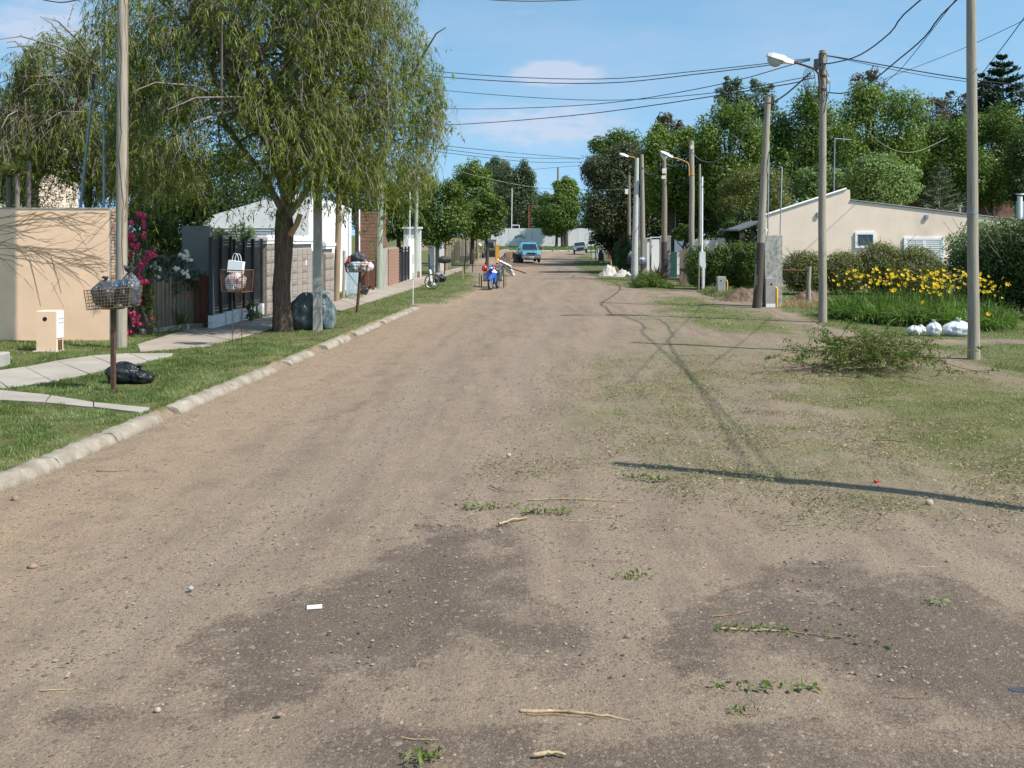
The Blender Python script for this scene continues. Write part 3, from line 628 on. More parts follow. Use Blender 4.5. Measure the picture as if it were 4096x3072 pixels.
def bag(name, label, x, y, z, w_, d_, h_, m, knot=.08, seed=0, lean=(0, 0), group=None, cat='rubbish bag', sag=.25, sq=.72):
    R_ = random.Random(seed); nu, nv = 30, 18; vs = []; ph0 = R_.uniform(0, 6); k1, k2 = R_.randint(5, 8), R_.randint(9, 13)
    for j in range(nv + 1):
        ph = math.pi * j / nv; t = 1 - (1 - math.cos(ph)) / 2        # 1 top, 0 bottom
        prof = math.sin(ph) ** sq
        if t > .72: prof *= 1 - (t - .72) / .28 * .45
        for i in range(nu):
            th = 2 * math.pi * i / nu
            fold = 1 + (.05 + .13 * max(0, t - .35)) * math.sin(k1 * th + ph0 + 2 * t) + .05 * t * math.sin(k2 * th + ph0 * 2) + .05 * math.sin(5 * t * 3 + th * 3 + ph0) + R_.uniform(-.018, .018)
            zz_ = max(0, (t ** 1.0) * 1.0 - .03); zz_ = zz_ * (1 + .06 * math.sin(2 * th + ph0))
            vs.append((w_ / 2 * prof * fold * math.cos(th) + lean[0] * t * t, d_ / 2 * prof * fold * math.sin(th) + lean[1] * t * t, h_ * (zz_ - sag * .3 * (1 - t) * 0)))
    fs = [(j * nu + i, (j + 1) * nu + i, (j + 1) * nu + (i + 1) % nu, j * nu + (i + 1) % nu) for j in range(nv) for i in range(nu)]
    o = MB().add(vs, fs, True)
    if knot:
        top = Vector((lean[0], lean[1], h_ * .95)); rings = []
        for q, (rr, hz) in enumerate(((.32, -.1), (.22, .1), (.30, .35), (.62, .8), (.8, 1.1))):
            rings.append([(top.x + math.cos(6.283 * i / 10) * knot * rr * (1 + R_.uniform(-.3, .3) * (q > 1)), top.y + math.sin(6.283 * i / 10) * knot * rr * (1 + R_.uniform(-.3, .3) * (q > 1)), top.z + knot * hz * (1 + R_.uniform(-.25, .25) * (q > 2))) for i in range(10)])
        o.loft(rings, True, True)
    return props(o.build(name, m, None, (x, y, z)), label, cat, group)
def basket(label, x, y, zg, z0, z1, w_, d_, wt, m, rz=0, cell=.06, wire=.004, post='post', pr=.03, group='rubbish baskets on posts', rim=.008, cat='rubbish basket', tilt=0):
    root = thing('rubbish_basket', label, cat, (x, y, zg), rz, group)
    H0, H1 = z0 - zg, z1 - zg; k = wt
    def P(sx, sy, t): return ((sx * (w_ / 2) * (1 + (k - 1) * t)) , sy * (d_ / 2) * (1 + (k - 1) * t), H0 + (H1 - H0) * t + tilt * sx * w_ / 2)
    fr = MB()
    for t, r_ in ((1, rim), (0, rim)):
        q = [P(-1, -1, t), P(1, -1, t), P(1, 1, t), P(-1, 1, t)]
        for i in range(4): fr.tube([q[i], q[(i + 1) % 4]], r_, 5)
    for sx, sy in ((-1, -1), (1, -1), (1, 1), (-1, 1)): fr.tube([P(sx, sy, 0), P(sx, sy, 1)], rim, 5)
    fr.build('frame', m, root)
    wi = MB(); nh = max(2, int((H1 - H0) / cell))
    def lerp(a_, b_, t): return tuple(a_[i] + (b_[i] - a_[i]) * t for i in range(3))
    for (A, B) in (((-1, -1), (1, -1)), ((1, -1), (1, 1)), ((1, 1), (-1, 1)), ((-1, 1), (-1, -1))):
        Lg = w_ if A[1] == B[1] else d_; nv_ = max(2, int(Lg / cell))
        for i in range(1, nv_): wi.tube([lerp(P(*A, 0), P(*B, 0), i / nv_), lerp(P(*A, 1), P(*B, 1), i / nv_)], wire, 4, False)
        for j in range(1, nh): wi.tube([P(*A, j / nh), P(*B, j / nh)], wire, 4, False)
    for i in range(1, int(w_ / cell)): t = i / int(w_ / cell); wi.tube([lerp(P(-1, -1, 0), P(1, -1, 0), t), lerp(P(-1, 1, 0), P(1, 1, 0), t)], wire, 4, False)
    wi.build('wire_mesh', m, root)
    if post == 'post': MB().box((0, 0, H0 / 2 - .05), (pr * 2, pr * 2, H0 + .1)).build('post', M['rust'] if m is not M['black'] else m, root); MB().box((0, 0, H0 - .015), (w_ * .4, d_ * .7, .02)).build('bracket', m, root)
    elif post == 'legs':
        for sx in (-1, 1): MB().tube([(sx * .12, 0, -.05), (sx * .12, 0, H0)], .009, 5).build('leg', m, root)
        lt = MB()
        for i in range(4):
            a_, b_ = H0 * i / 4, H0 * (i + 1) / 4; lt.tube([(-.12, 0, a_), (.12, 0, b_)], .004, 4); lt.tube([(.12, 0, a_), (-.12, 0, b_)], .004, 4)
        lt.build('lattice', m, root)
    return root
# ---------------------------------------------------------------- left: beige wall and what stands by it
WY = 23.9
root = thing('beige_wall', 'beige plastered boundary wall at the far left with exposed bricks on its end', 'wall', (-9.4, WY, 0))
o = MB((-9.4, WY, 0)); o.box((-13.4, WY + .165, 1.6), (8.0, .33, 3.2)); o.build('plaster', M['beige'], root)
MB((-9.4, WY, 0)).box((-13.4, WY + .165, 3.205), (8.02, .36, .03)).build('coping', M['oldconc'], root)
MB((-9.4, WY, 0)).box((-9.385, WY + .165, 1.6), (.03, .325, 3.18)).build('mortar', M['mortar'], root)
bme = [MB().bev((0, 0, 0), (.034, .145, .06), .006).mesh('brick'), MB().bev((0, 0, 0), (.028, .145, .058), .008).mesh('brick')]
bme[0].materials.append(M['brick']); bme[1].materials.append(M['brick2'])
for k in range(43):
    for j in range(2):
        b_ = link_mesh('brick', bme[0 if random.random() < .35 else 1], None, root, (.045 + random.uniform(-.006, .006), .085 + j * .16 + (.0 if k % 2 else .01), .04 + k * .074)); b_.rotation_euler = (0, 0, random.uniform(-.03, .03))
# bare creeper stems on the plaster
cr = MB((-9.4, WY, 0)); R0 = random.Random(5)
def stem(u, v, du, dv, n, r, depth=0, bend=0):
    pts = []; 
    for i in range(n):
        pts.append((XU(u, WY), WY - .002 - r, ZV(v, WY))); u += du; v += dv + R0.uniform(-3, 3); dv += bend + R0.uniform(-1.1, 1.1)
        if u > 437 or v < 842: break
        if depth < 2 and R0.random() < (.34 if depth == 0 else .16): stem(u, v, du * R0.uniform(.6, 1.0), dv + R0.choice((-1, 1)) * R0.uniform(3, 8), int(n * .5), r * .65, depth + 1, bend)
    if len(pts) > 2: cr.tube(pts, [r * (1 - .65 * i / len(pts)) for i in range(len(pts))], 4)
for k in range(10):
    v0 = 868 + 140 * k / 9 + R0.uniform(-8, 8); stem(-40, v0, 17, (-2.2 if k < 5 else (.2 if k < 11 else 2.2)) + R0.uniform(-1.5, 1.5), R0.randint(20, 29), R0.uniform(.004, .006), 0, (-.12 if k < 5 else .03))
stem(120, 1035, 3.2, 11, 15, .006, 2, .3); stem(205, 1020, 3.5, 12, 13, .006, 2, .2); stem(240, 1110, -4, 7, 9, .005, 2, -.2); stem(0, 1030, 12, 4, 9, .006, 2, 0)
props(cr.build('bare_creeper', M['twig'], None, (-9.4, WY, 0)), 'leafless brown creeper stems spreading across the top of the beige wall', 'creeper')
# gas meter pillar
gx, gy = G(185, 1405, LZ); gw_ = .42
root = thing('gas_meter_pillar', 'waist high beige meter pillar with a round hole and white side door, before the beige wall', 'meter box', (gx, gy, LZ))
MB().bev((0, .17, .43), (gw_, .34, .86), .012).build('body', M['beige'], root)
MB().bev((-.02, .15, -.01), (gw_ + .1, .42, .07), .02).build('base_slab', M['concrete'], root)
o = MB().tube([(-.03, -.003, .69), (-.03, .03, .69)], .047, 16); o.build('hole', M['hole'], root)
o = MB().box((.222, .16, .56), (.02, .29, .56)); d_ = o.build('side_door', M['white'], root)
h_ = MB(); [h_.box((.236, .16 + s_ * .06, .6 + q * .09), (.008, .07, .018)) for s_ in (-1, 1) for q in (0, 1)]; h_.build('vent', M['greymetal'], d_)
o = MB(); [o.tube([(.225, .1 + k * .11, .0), (.225, .1 + k * .11, .24)], .022, 8) for k in range(2)]; o.build('pipe', M['rust'], root)
x_, y_ = G(-25, 1462, LZ); props(MB().bev((0, 0, .12), (.42, .4, .26), .02).build('concrete_block', M['concrete'], None, (x_, y_, LZ)), 'low grey concrete block in the grass at the left edge', 'block')
# timber utility pole with bare vines
px_, py_ = G(484, 1392, LZ)
root = thing('utility_pole', 'thick grey wooden pole with bare vines winding up it, beside the beige wall corner', 'utility pole', (px_, py_, LZ), 0, 'wooden utility poles')
MB().tube([(0, 0, -.1), (.01, 0, 2), (.02, 0, 4.4), (.035, 0, 6.5), (.03, 0, 9)], [.128, .122, .118, .112, .105], 16).build('shaft', M['woodlit'], root)
vi = MB(); R0 = random.Random(3)
for k in range(9):
    t0 = R0.uniform(0, 6.28); zt = R0.uniform(1.6, 3.6); pts = []; tw = R0.uniform(-.9, .9)
    for i in range(26):
        z_ = zt + i * .22; t0 += tw * .18 + R0.uniform(-.22, .22)
        pts.append((.02 + math.cos(t0) * .127, math.sin(t0) * .127, min(z_, 9)))
    vi.tube(pts, .006, 4)
vi.build('vine', M['twig'], root)
# metal poles behind the wall
pole('metal_pole', 'tall straight blue-grey metal pole behind the beige wall', (XU(414, 26), 26, 0), (XU(418, 26), 26, 9.2), .035, .03, M['greymetal'], bow=0)
root = thing('leaning_pole', 'leaning grey metal pole with a small white box, behind the beige wall', 'pole', (XU(322, 27.5), 27.5, 0))
tx = XU(378, 27.5) - XU(322, 27.5) * 1; tz = ZV(285, 27.5)
MB().tube([(-.25, 0, 0), (0, 0, ZV(825, 27.5)), (tx * .93, 0, tz * .95), (tx, 0, tz)], [.045, .042, .035, .035], 8).build('shaft', M['greymetal'], root)
MB().tube([(tx * .9, -.01, tz * .93), (tx * .97, -.01, tz * .99)], .046, 8).build('black_sleeve', M['black'], root)
MB().bev((tx * .55, -.06, ZV(418, 27.5)), (.13, .07, .10), .008).build('box', M['ceramic'], root)
MB().tube([(tx, 0, tz), (tx + .25, 0, tz - .03)], .015, 5).build('hook', M['black'], root)
# beige gable far left
root = thing('beige_house', 'pale beige house wall showing through the trees at the left edge', 'house', (-25, 50, 0))
MB((-25, 50, 0)).loft([[(XU(-300, 50), 50, 0), (XU(105, 50), 50, 0), (XU(105, 50), 50, ZV(660, 50)), (XU(20, 50), 50, ZV(440, 50)), (XU(-300, 50), 50, ZV(400, 50))], [(XU(-300, 50), 56, 0), (XU(105, 50), 56, 0), (XU(105, 50), 56, ZV(660, 50)), (XU(20, 50), 56, ZV(440, 50)), (XU(-300, 50), 56, ZV(400, 50))]]).build('wall', M['pinkbeige'], root)
MB((-25, 50, 0)).tube([(XU(105, 50), 49.9, ZV(656, 50)), (XU(20, 50), 49.9, ZV(437, 50)), (XU(-300, 50), 49.9, ZV(397, 50))], .06, 5).build('roof_edge', M['whiteold'], root)
# basket 1 and bags
bx, by = G(453, 1563, LZ)
basket('rusty wire basket on a thick post, piled with grey bags, nearest the camera', bx - .0, by, LZ, ZV(1228, by), ZV(1152, by), .68, .36, 1.12, M['rustlit'], -.10, .048, .0045, pr=.032, tilt=.08)
bz = ZV(1226, by)
bag('rubbish_bag', 'small dark grey bag slumped in the left of the nearest wire basket', bx - .12, by, bz, .42, .32, .42, M['baggrey'], .07, 1)
bag('rubbish_bag', 'pale blue bag tucked between two grey bags in the nearest wire basket', bx + .06, by + .08, bz + .04, .36, .22, .38, M['bagblue'], 0, 2)
bag('rubbish_bag', 'tall knotted grey bag bulging over the right rim of the nearest wire basket', bx + .27, by - .02, bz, .34, .34, .54, M['baggrey'], .11, 3)
bx2, by2 = G(490, 1535, LZ)
bag('rubbish_bag', 'larger black bag lying in the grass behind the rusty basket post', bx2 - .02, by2 + .12, LZ, .56, .42, .36, M['bagblack'], 0, 4)
bag('rubbish_bag', 'smaller knotted black bag on the grass, right of the larger black one', bx2 + .30, by2 + .1, LZ, .40, .36, .24, M['bagblack'], .06, 5, (-.05, 0))
# ---------------------------------------------------------------- fence, wall, gate
A0 = (-9.38, 25.55); A1 = (-8.28, 27.4)
root = thing('picket_fence', 'weathered board fence overgrown with roses beyond the beige wall', 'fence', (A0[0], A0[1], LZ))
O = (A0[0], A0[1], LZ); nb_ = 17
for i in range(nb_):
    t = (i + .5) / nb_; c = on(A0, A1, t); h_ = 1.16 + random.uniform(-.07, .1) + .05 * math.sin(i); wdt = (math.dist(A0, A1) / nb_) * random.uniform(.72, .95)
    MB().bev((c[0] - O[0], c[1] - O[1] + random.uniform(-.012, .012), h_ / 2 + .1), (wdt, .022, h_), .006, math.atan2(A1[1] - A0[1], A1[0] - A0[0]) + random.uniform(-.05, .05)).build('board', M['plank'], root)
for z_ in (.35, .95): seg(MB(O), A0, A1, LZ + z_, LZ + z_ + .07, .04, -.035).build('rail', M['plank'], root)
E0 = (-9.22, 25.35); E1 = (-8.05, 27.3)
root = thing('flowerbed_edging', 'row of small pale edging stones at the foot of the board fence', 'edging', (E0[0], E0[1], LZ))
for i in range(13):
    c = on(E0, E1, (i + .5) / 13); MB().bev((c[0] - E0[0], c[1] - E0[1], .05), (.15 * random.uniform(.8, 1.15), .1, .17 * random.uniform(.75, 1.15)), .015, 1.03 + random.uniform(-.15, .15)).build('edging_stone', M['kerb'], root)
# brown posts and pale sheet strip
cx_, cy_ = G(822, 1309, LZ)
root = thing('wooden_post', 'broad red-brown timber posts with a latch beside the pale metal strip', 'post', (cx_, cy_, LZ))
MB().bev((0, 0, .68), (.19, .12, 1.40), .012).build('post', M['plankred'], root); MB().bev((-.2, .03, .62), (.17, .1, 1.26), .012).build('post', M['plankred'], root)
MB().tube([(-.16, -.07, 1.40), (0, -.08, 1.42), (.04, -.07, 1.5)], .015, 5).build('latch', M['black'], root)
cx_, cy_ = G(842, 1312, LZ)
props(MB().loft([[(0, 0, -.02), (.05, -.02, -.02), (.12, .0, -.02), (.12, .03, -.02), (0, .03, -.02)], [(-.05, 0, 1.9), (-.01, -.02, 1.9), (.05, 0, 1.9), (.05, .03, 1.9), (-.05, .03, 1.9)]]).build('metal_strip', M['bluemetal'], None, (cx_, cy_, LZ)), 'upright pale blue-grey metal strip between the brown posts and the black gate', 'metal sheet')
root = thing('grey_panel_wall', 'grey rendered garden wall with a taller panel at its right, dappled by tree shade', 'wall', (-8.4, 28.3, 0))
yy = 28.3; O = (-8.4, yy, 0)
MB(O).box(((XU(728, yy) + XU(838, yy)) / 2, yy + .06, ZV(902, yy) / 2), (XU(838, yy) - XU(728, yy), .12, ZV(902, yy))).build('tall_panel', M['greywall'], root)
MB(O).box(((XU(560, yy) + XU(728, yy)) / 2 - .003, yy + .07, ZV(1017, yy) / 2), (XU(728, yy) - XU(560, yy), .1, ZV(1017, yy))).build('low_panel', M['greywall'], root)
# black gates
def gate_leaf(label, p0, p1, z0, z1, npost, cat='gate', sl=.115, band=True):
    root = thing('black_gate', label, cat, (p0[0], p0[1], 0), 0); O = (p0[0], p0[1], 0); L_ = math.dist(p0, p1)
    for i in range(npost):
        c = on(p0, p1, i / (npost - 1)); MB(O).box((c[0] + .02, c[1], (z0 + z1) / 2), (.07, .09, z1 - z0 + .1), math.atan2(p1[1] - p0[1], p1[0] - p0[0])).build('post', M['blackgate'], root)
    k = int(L_ / sl)
    for i in range(k):
        a_, b_ = on(p0, p1, (i + .06) / k), on(p0, p1, (i + .94) / k); seg(MB(O), a_, b_, z0 + .2, z1 - .22, .018, -.01).build('slat', M['blackgate'], root)
    for z_ in ((z1 - .2, z1 - .12, z1 - .04) if band else (z1 - .1,)): seg(MB(O), p0, p1, z_ - .032, z_ + .032, .03).build('rail', M['blackgate'], root)
    for z_ in (z0 + .03, z0 + .11, z0 + .18): seg(MB(O), p0, p1, z_ - .03, z_ + .03, .03).build('rail', M['blackgate'], root)
    return root
def FL(Y): return (float(np.interp(Y, [23.9, 26.7, 30.9, 37.1, 47.6, 57, 69, 87, 130], [-9.38, -7.89, -7.57, -6.6, -5.8, -5.35, -5.3, -4.75, -4.2])), Y)
gate_leaf('nearer black slatted gate leaf, next to the grey panel wall', FL(26.75), FL(28.2), .50, 2.47, 3)
gate_leaf('further black slatted gate leaf, next to the grey block wall', FL(28.5), FL(30.85), .48, 2.40, 4)
root = thing('gate_plinth', 'low whitish concrete plinth in pieces under the black gates', 'plinth', (FL(26.8)[0], 26.8, 0))
for a_, b_, t_ in ((26.7, 27.6, .47), (27.7, 28.25, .49), (28.3, 28.95, .50), (29.0, 30.1, .47), (30.7, 30.9, .5)): seg(MB((FL(26.8)[0], 26.8, 0)), FL(a_), FL(b_), LZ - .05, t_, .13, .03).build('plinth_block', M['whiteold'], root)
# split-face block wall
P0, P1 = FL(30.95), FL(37.15)
root = thing('block_wall', 'grey concrete block wall with rough alternate blocks and white mouldings, behind the big tree', 'wall', (P0[0], P0[1], 0))
ang = math.atan2(P1[1] - P0[1], P1[0] - P0[0]); Lw = math.dist(P0, P1)
bs = MB().bev((0, 0, 0), (.385, .2, .188), .006).mesh('block'); bs.materials.append(M['block'])
rb = bmesh_rock = MB(); rv = []
nx2, nz2 = 8, 5; R0 = random.Random(9)
grid = [[(-.1925 + .385 * i / (nx2 - 1), -.1 - (R0.uniform(.008, .034) if 0 < i < nx2 - 1 and 0 < j < nz2 - 1 else 0), -.094 + .188 * j / (nz2 - 1)) for i in range(nx2)] for j in range(nz2)]
rb.add(sum(grid, []), [(j * nx2 + i, j * nx2 + i + 1, (j + 1) * nx2 + i + 1, (j + 1) * nx2 + i) for j in range(nz2 - 1) for i in range(nx2 - 1)]); rb.box((0, 0, 0), (.385, .199, .188))
rbm = rb.mesh('block'); rbm.materials.append(M['rock'])
secs = [(30.95, 31.65, 2.3), (31.7, 33.2, 2.28), (33.2, 35.0, 2.26), (36.2, 37.15, 2.06)]
for si, (a_, b_, top) in enumerate(secs):
    n_ = max(1, round((b_ - a_) / .4)); nc = int((top - LZ) / .197); stp = (b_ - a_) / n_
    pr_ = .05 if si in (0, 3) else 0
    seg(MB((P0[0], P0[1], 0)), FL(a_ + .01), FL(b_ - .01), .05, top, .15, -.0).build('core', M['mortar'], root)
    for c_ in range(nc):
        for i in range(n_):
            y_ = a_ + stp * (i + .5) + (.0 if c_ % 2 else .0); q = FL(y_)
            rough = (c_ % 2 == 0) and (i % 2 == 0 or si in (0, 3))
            # street face looks towards +X
            b_o = link_mesh('block', rbm if rough else bs, None, root, (q[0] - P0[0] + pr_, q[1] - P0[1], LZ + .1 + c_ * .197)); b_o.rotation_euler = (0, 0, ang); b_o.scale = (stp / .4, 1, 1)
    cp = MB((P0[0], P0[1], 0))
    seg(cp, FL(a_ - .03), FL(b_ + .03), top, top + .1, .32, .02); seg(cp, FL(a_ - .05), FL(b_ + .05), top + .1, top + .2, .38, .02); seg(cp, FL(a_ - .02), FL(b_ + .02), top + .2, top + .27, .3, .02)
    cp.build('white_moulding', M['white'], root)
seg(MB((P0[0], P0[1], 0)), FL(35.02), FL(36.18), LZ, 2.0, .04, -.06).build('metal_door', M['greypaint'], root)
q = FL(34.3); MB((P0[0], P0[1], 0)).box((q[0] + .12, q[1] + .1, 1.62), (.03, .16, .18)).build('letter_slot', M['whiteold'], root)
# white house behind the block wall
root = thing('white_house', 'bright white gabled house behind the block wall', 'house', (-9, 38, 0)); O = (-9, 38.4, 0)
yh = 38.4; pk = (XU(1150, yh), ZV(770, yh))
MB((-9, 38, 0)).loft([[(XU(760, yh), yh, 0), (XU(1235, yh), yh, 0), (XU(1235, yh), yh, ZV(800, yh)), (pk[0], yh, pk[1]), (XU(760, yh), yh, ZV(885, yh))], [(XU(760, yh), 47, 0), (XU(1235, yh) + .25, 47, 0), (XU(1235, yh) + .25, 47, ZV(800, yh) - .1), (pk[0], 47, pk[1]), (XU(760, yh), 47, ZV(885, yh))]]).build('wall', M['white'], root)
MB((-9, 38, 0)).box((XU(890, yh), yh - .02, ZV(945, yh)), (.42, .06, .32)).build('window', M['greypaint'], root)
MB((-9, 38, 0)).box((XU(890, yh), yh - .05, ZV(925, yh)), (.5, .08, .05)).build('window_lintel', M['greymetal'], root)
o = MB((-9, 38, 0)); [o.box((XU(960, yh), yh - .015, 2.2 + .1 * k), (2.6, .02, .012)) for k in range(7)]; o.build('cladding_line', M['greymetal'], root)
# posts, sheeting and red-brick house further on
x_, y_ = G(1345, 1205, LZ); pole('utility_pole', 'honey brown wooden pole standing behind the square concrete pole, right of the block wall', (x_, y_, LZ), (x_ + .2, y_, 9.2), .115, .09, M['woodhon'], 'wooden utility poles', 'utility pole')
x_, y_ = G(1373, 1186, LZ); pole('fence_post', 'short rough grey fence post beside the honey brown pole', (x_, y_, LZ), (x_ + .03, y_, ZV(1000, y_)), .075, .065, M['woodlit'], None, 'post', 8)
a_, b_ = (XU(1384, 40.6), 40.6), (XU(1440, 42.5), 42.5)
o = MB(); nn = 16
o.loft([[(on(a_, b_, i / nn)[0] + .05 * math.sin(i * 1.9) - a_[0], on(a_, b_, i / nn)[1] - a_[1] + .05 * math.cos(i * 2.3), z_) for i in range(nn + 1)] + [(on(a_, b_, 1 - i / nn)[0] + .05 * math.sin((nn - i) * 1.9) - a_[0], on(a_, b_, 1 - i / nn)[1] - a_[1] + .05 * math.cos((nn - i) * 2.3) + .02, z_) for i in range(nn + 1)] for z_ in (0, 1.55)])
props(o.build('metal_sheeting', M['bluemetal'], None, (a_[0], a_[1], LZ)), 'crumpled grey metal sheeting closing the gap behind the third basket', 'metal sheet')
root = thing('red_brick_house', 'narrow red brick house front half hidden by drooping branches', 'house', (-7, 46, 0))
y1_ = 47.5; zt = ZV(845, y1_)
MB((-7, 46, 0)).box(((XU(1420, y1_) + XU(1512, y1_)) / 2, y1_ + 1.5, zt / 2), (XU(1512, y1_) - XU(1420, y1_), 3, zt)).build('wall', M['redbrick'], root)
o = MB((-7, 46, 0)); [o.box(((XU(1420, y1_) + XU(1512, y1_)) / 2, y1_ - .006, .2 + k * .16), (XU(1512, y1_) - XU(1420, y1_), .012, .010)) for k in range(int(zt / .16))]; o.build('mortar_joint', M['mortar'], root)
MB((-7, 46, 0)).tube([(XU(1438, y1_), y1_ - .06, 1.), (XU(1438, y1_), y1_ - .06, zt + .1)], .04, 6).build('downpipe', M['white'], root)
root = thing('wooden_gate', 'red-brown timber gate posts behind the third basket', 'gate', (XU(1482, 44.5), 44.5, LZ))
for k, u in enumerate((1466, 1492)): MB().bev((XU(u, 44.5) - XU(1482, 44.5), 0, .55), (.13, .1, 1.15 + .1 * k), .01).build('post', M['plankred'], root)
MB().box((0, .03, .6), (.3, .03, .8)).build('panel', M['brick'], root)
bag('rubbish_bag', 'black and white bag on the ground behind the third basket post', XU(1452, 41), 41, LZ, .42, .35, .40, M['bagblack'], 0, 31)
x_, y_ = G(1517, 1155, LZ); pole('utility_pole', 'pale green wooden pole in front of the brick wall', (x_, y_, LZ), (x_ + .1, y_, 8.2), .13, .10, M['woodgrn'], 'pale green poles', 'utility pole')
x_, y_ = G(1660, 1110, LZ); pole('utility_pole', 'pale green pole beside the white pipe and light grey pillar', (x_, y_, LZ), (x_ + .12, y_, 8.6), .115, .09, M['woodgrn'], 'pale green poles', 'utility pole')
x_, y_ = G(1637, 1112, LZ); pole('white_pipe', 'thin white pipe standing just left of the further green pole', (x_, y_, LZ), (x_ + .03, y_, ZV(735, y_)), .045, .04, M['whiteold'], None, 'pipe', 8, bow=.01)
root = thing('brick_wall', 'low weathered brick wall just before the small black gate', 'wall', (*FL(47.6), 0)); O = (*FL(47.6), 0)
seg(MB(O), FL(46.2), FL(50.6), 0, 1.9, .16, -.03).build('core', M['mortar'], root)
bm3 = MB().bev((0, 0, 0), (.235, .13, .062), .006).mesh('brick'); bm3.materials.append(M['brick'])
for c_ in range(23):
    for i in range(12):
        y_ = 47.7 + .25 * (i + .5 * (c_ % 2)); q = FL(y_); b_o = link_mesh('brick', bm3, None, root, (q[0] - O[0], q[1] - O[1], LZ + .05 + c_ * .076)); b_o.rotation_euler = (0, 0, math.atan2(1, .085))
gate_leaf('small black iron gate between the brick wall and the light grey pillar', FL(50.8), FL(54.2), .2, 1.86, 4, 'gate', .2, False)
root = thing('grey_pillar_wall', 'light grey rendered pillar and wall beside the further green pole', 'wall', (*FL(57), 0)); O = (*FL(57), 0)
seg(MB(O), FL(54.4), FL(57.2), 0, 2.3, .25, -.15).build('wall', M['whiteold'], root); q = FL(58)
MB(O).box((q[0] - .25, 57.6, 1.42), (.95, .45, 2.85)).build('pillar', M['whiteold'], root); MB(O).box((q[0] - .25, 57.55, 2.9), (1.1, .6, .1)).build('pillar_cap', M['white'], root)
MB(O).box((q[0] - .2, 57.2, .3), (.8, .3, .32)).build('brick_base', M['brick'], root)
def wallpiece(name, label, u0, u1, v0, Y, m, cat='wall', th=.3):
    x0, x1 = XU(u0, Y), XU(u1, Y); z_ = ZV(v0, Y)
    o = MB().box((0, th / 2, z_ / 2), (x1 - x0, th, z_)); return props(o.build(name, m, None, ((x0 + x1) / 2, Y, 0)), label, cat)
wallpiece('white_wall', 'white wall panel behind the parked bicycle', 1713, 1739, 962, 67, M['white'])
wallpiece('dark_post', 'dark square post between the two white wall panels', 1740, 1752, 960, 67.4, M['black'], 'post')
wallpiece('white_wall', 'further white wall panel with the honey coloured pole in front', 1753, 1778, 964, 68.2, M['white'])
x_, y_ = XU(1783, 66.5), 66.5; pole('utility_pole', 'honey coloured pole in front of the further white wall panel', (x_, y_, LZ), (x_, y_, 5.6), .11, .1, M['woodhon'], 'wooden utility poles', 'utility pole', 8)
wallpiece('grey_fence_panel', 'grey boarded panel beside the yellow planks', 1790, 1803, 967, 78, M['woodlit'], 'fence')
root = thing('yellow_plank_fence', 'fence of upright pale yellow planks far up the left side', 'fence', (XU(1815, 82), 82, 0))
for k, u in enumerate((1806, 1813.5, 1821, 1827)): MB().bev((XU(u, 82) - XU(1815, 82), .02 * k, 1.1), (.125, .04, 2.1 - .03 * k), .01).build('plank', M['yellowwood'], root)
root = thing('grey_plank_fence', 'long fence of rough grey upright planks beyond the yellow ones', 'fence', (XU(1835, 84), 84, 0))
for k in range(26):
    Y = 84 + k * 1.1; x_ = FL(Y)[0] + .1; MB().bev((x_ - XU(1835, 84), Y - 84, 1.05), (.26, .3, 1.9 + random.uniform(-.25, .25)), .02).build('plank', M['woodlit'] if k % 3 else M['plank'], root)
pole('green_post', 'pale green post in front of the rough grey plank fence', (XU(1889, 92), 92, 0), (XU(1888, 92), 92, ZV(925, 92)), .11, .1, M['woodgrn'], None, 'post', 8)
pole('utility_pole', 'brown pole left of the grey loader', (XU(1910, 92), 92, 0), (XU(1905, 92), 92, 5.5), .13, .11, M['woodhon'], 'wooden utility poles', 'utility pole', 8)
pole('tree_stump', 'dead grey trunk by the rough grey plank fence', (XU(1866, 88), 88, 0), (XU(1864, 88), 88, 2.9), .17, .13, M['barkg'], None, 'tree trunk', 8)
root = thing('wooden_lantern_post', 'post carrying a wooden box lantern, near the pale green post', 'post', (XU(1880, 90), 90, 0))
MB().box((0, 0, .9), (.12, .12, 1.8)).build('post', M['plank'], root); MB().box((0, 0, 2.15), (.28, .28, .55), taper=.65).build('box', M['woodhon'], root)
# far baskets
b2x, b2y = G(948, 1386, LZ)
basket('rusty box shaped basket on two thin legs holding a white shopping bag', b2x, b2y, LZ, ZV(1164, b2y), ZV(1078, b2y), .50, .42, 1.08, M['rust'], -.3, .045, .003, 'legs', rim=.013, tilt=-.02)
bz2 = ZV(1160, b2y)
bag('rubbish_bag', 'white and red bags filling the box shaped basket', b2x - .02, b2y, bz2, .44, .36, .44, M['bagmix'], 0, 12)
bag('rubbish_bag', 'crumpled pale bag at the bottom left of the box shaped basket', b2x - .1, b2y - .08, bz2, .26, .2, .22, M['bagwhite'], 0, 13)
root = thing('paper_bag', 'white paper shopping bag with looped handles on top of the box shaped basket', 'shopping bag', (b2x - .02, b2y, ZV(1082, b2y) - .05), -.15)
bb = MB().box((0, 0, .14), (.34, .12, .26), 0, 0, .12); bb.build('bag', M['paper'], root)
hd = MB(); hd.tube([(-.07 + .075 * (1 - math.cos(t)) , -.05, .27 + .17 * math.sin(t)) for t in np.linspace(0, math.pi, 9)], .006, 5); hd.tube([(-.07 + .075 * (1 - math.cos(t)) + .02, .05, .27 + .16 * math.sin(t)) for t in np.linspace(0, math.pi, 9)], .006, 5); hd.build('handle', M['paper'], root)
b3x, b3y = G(1427, 1249, LZ)
root = basket('black wire basket on a leaning brown post heaped with coloured bags', b3x, b3y, LZ, ZV(1086, b3y), ZV(1051, b3y), .62, .45, 1.2, M['black'], .1, .09, .004, 'none', rim=.008)
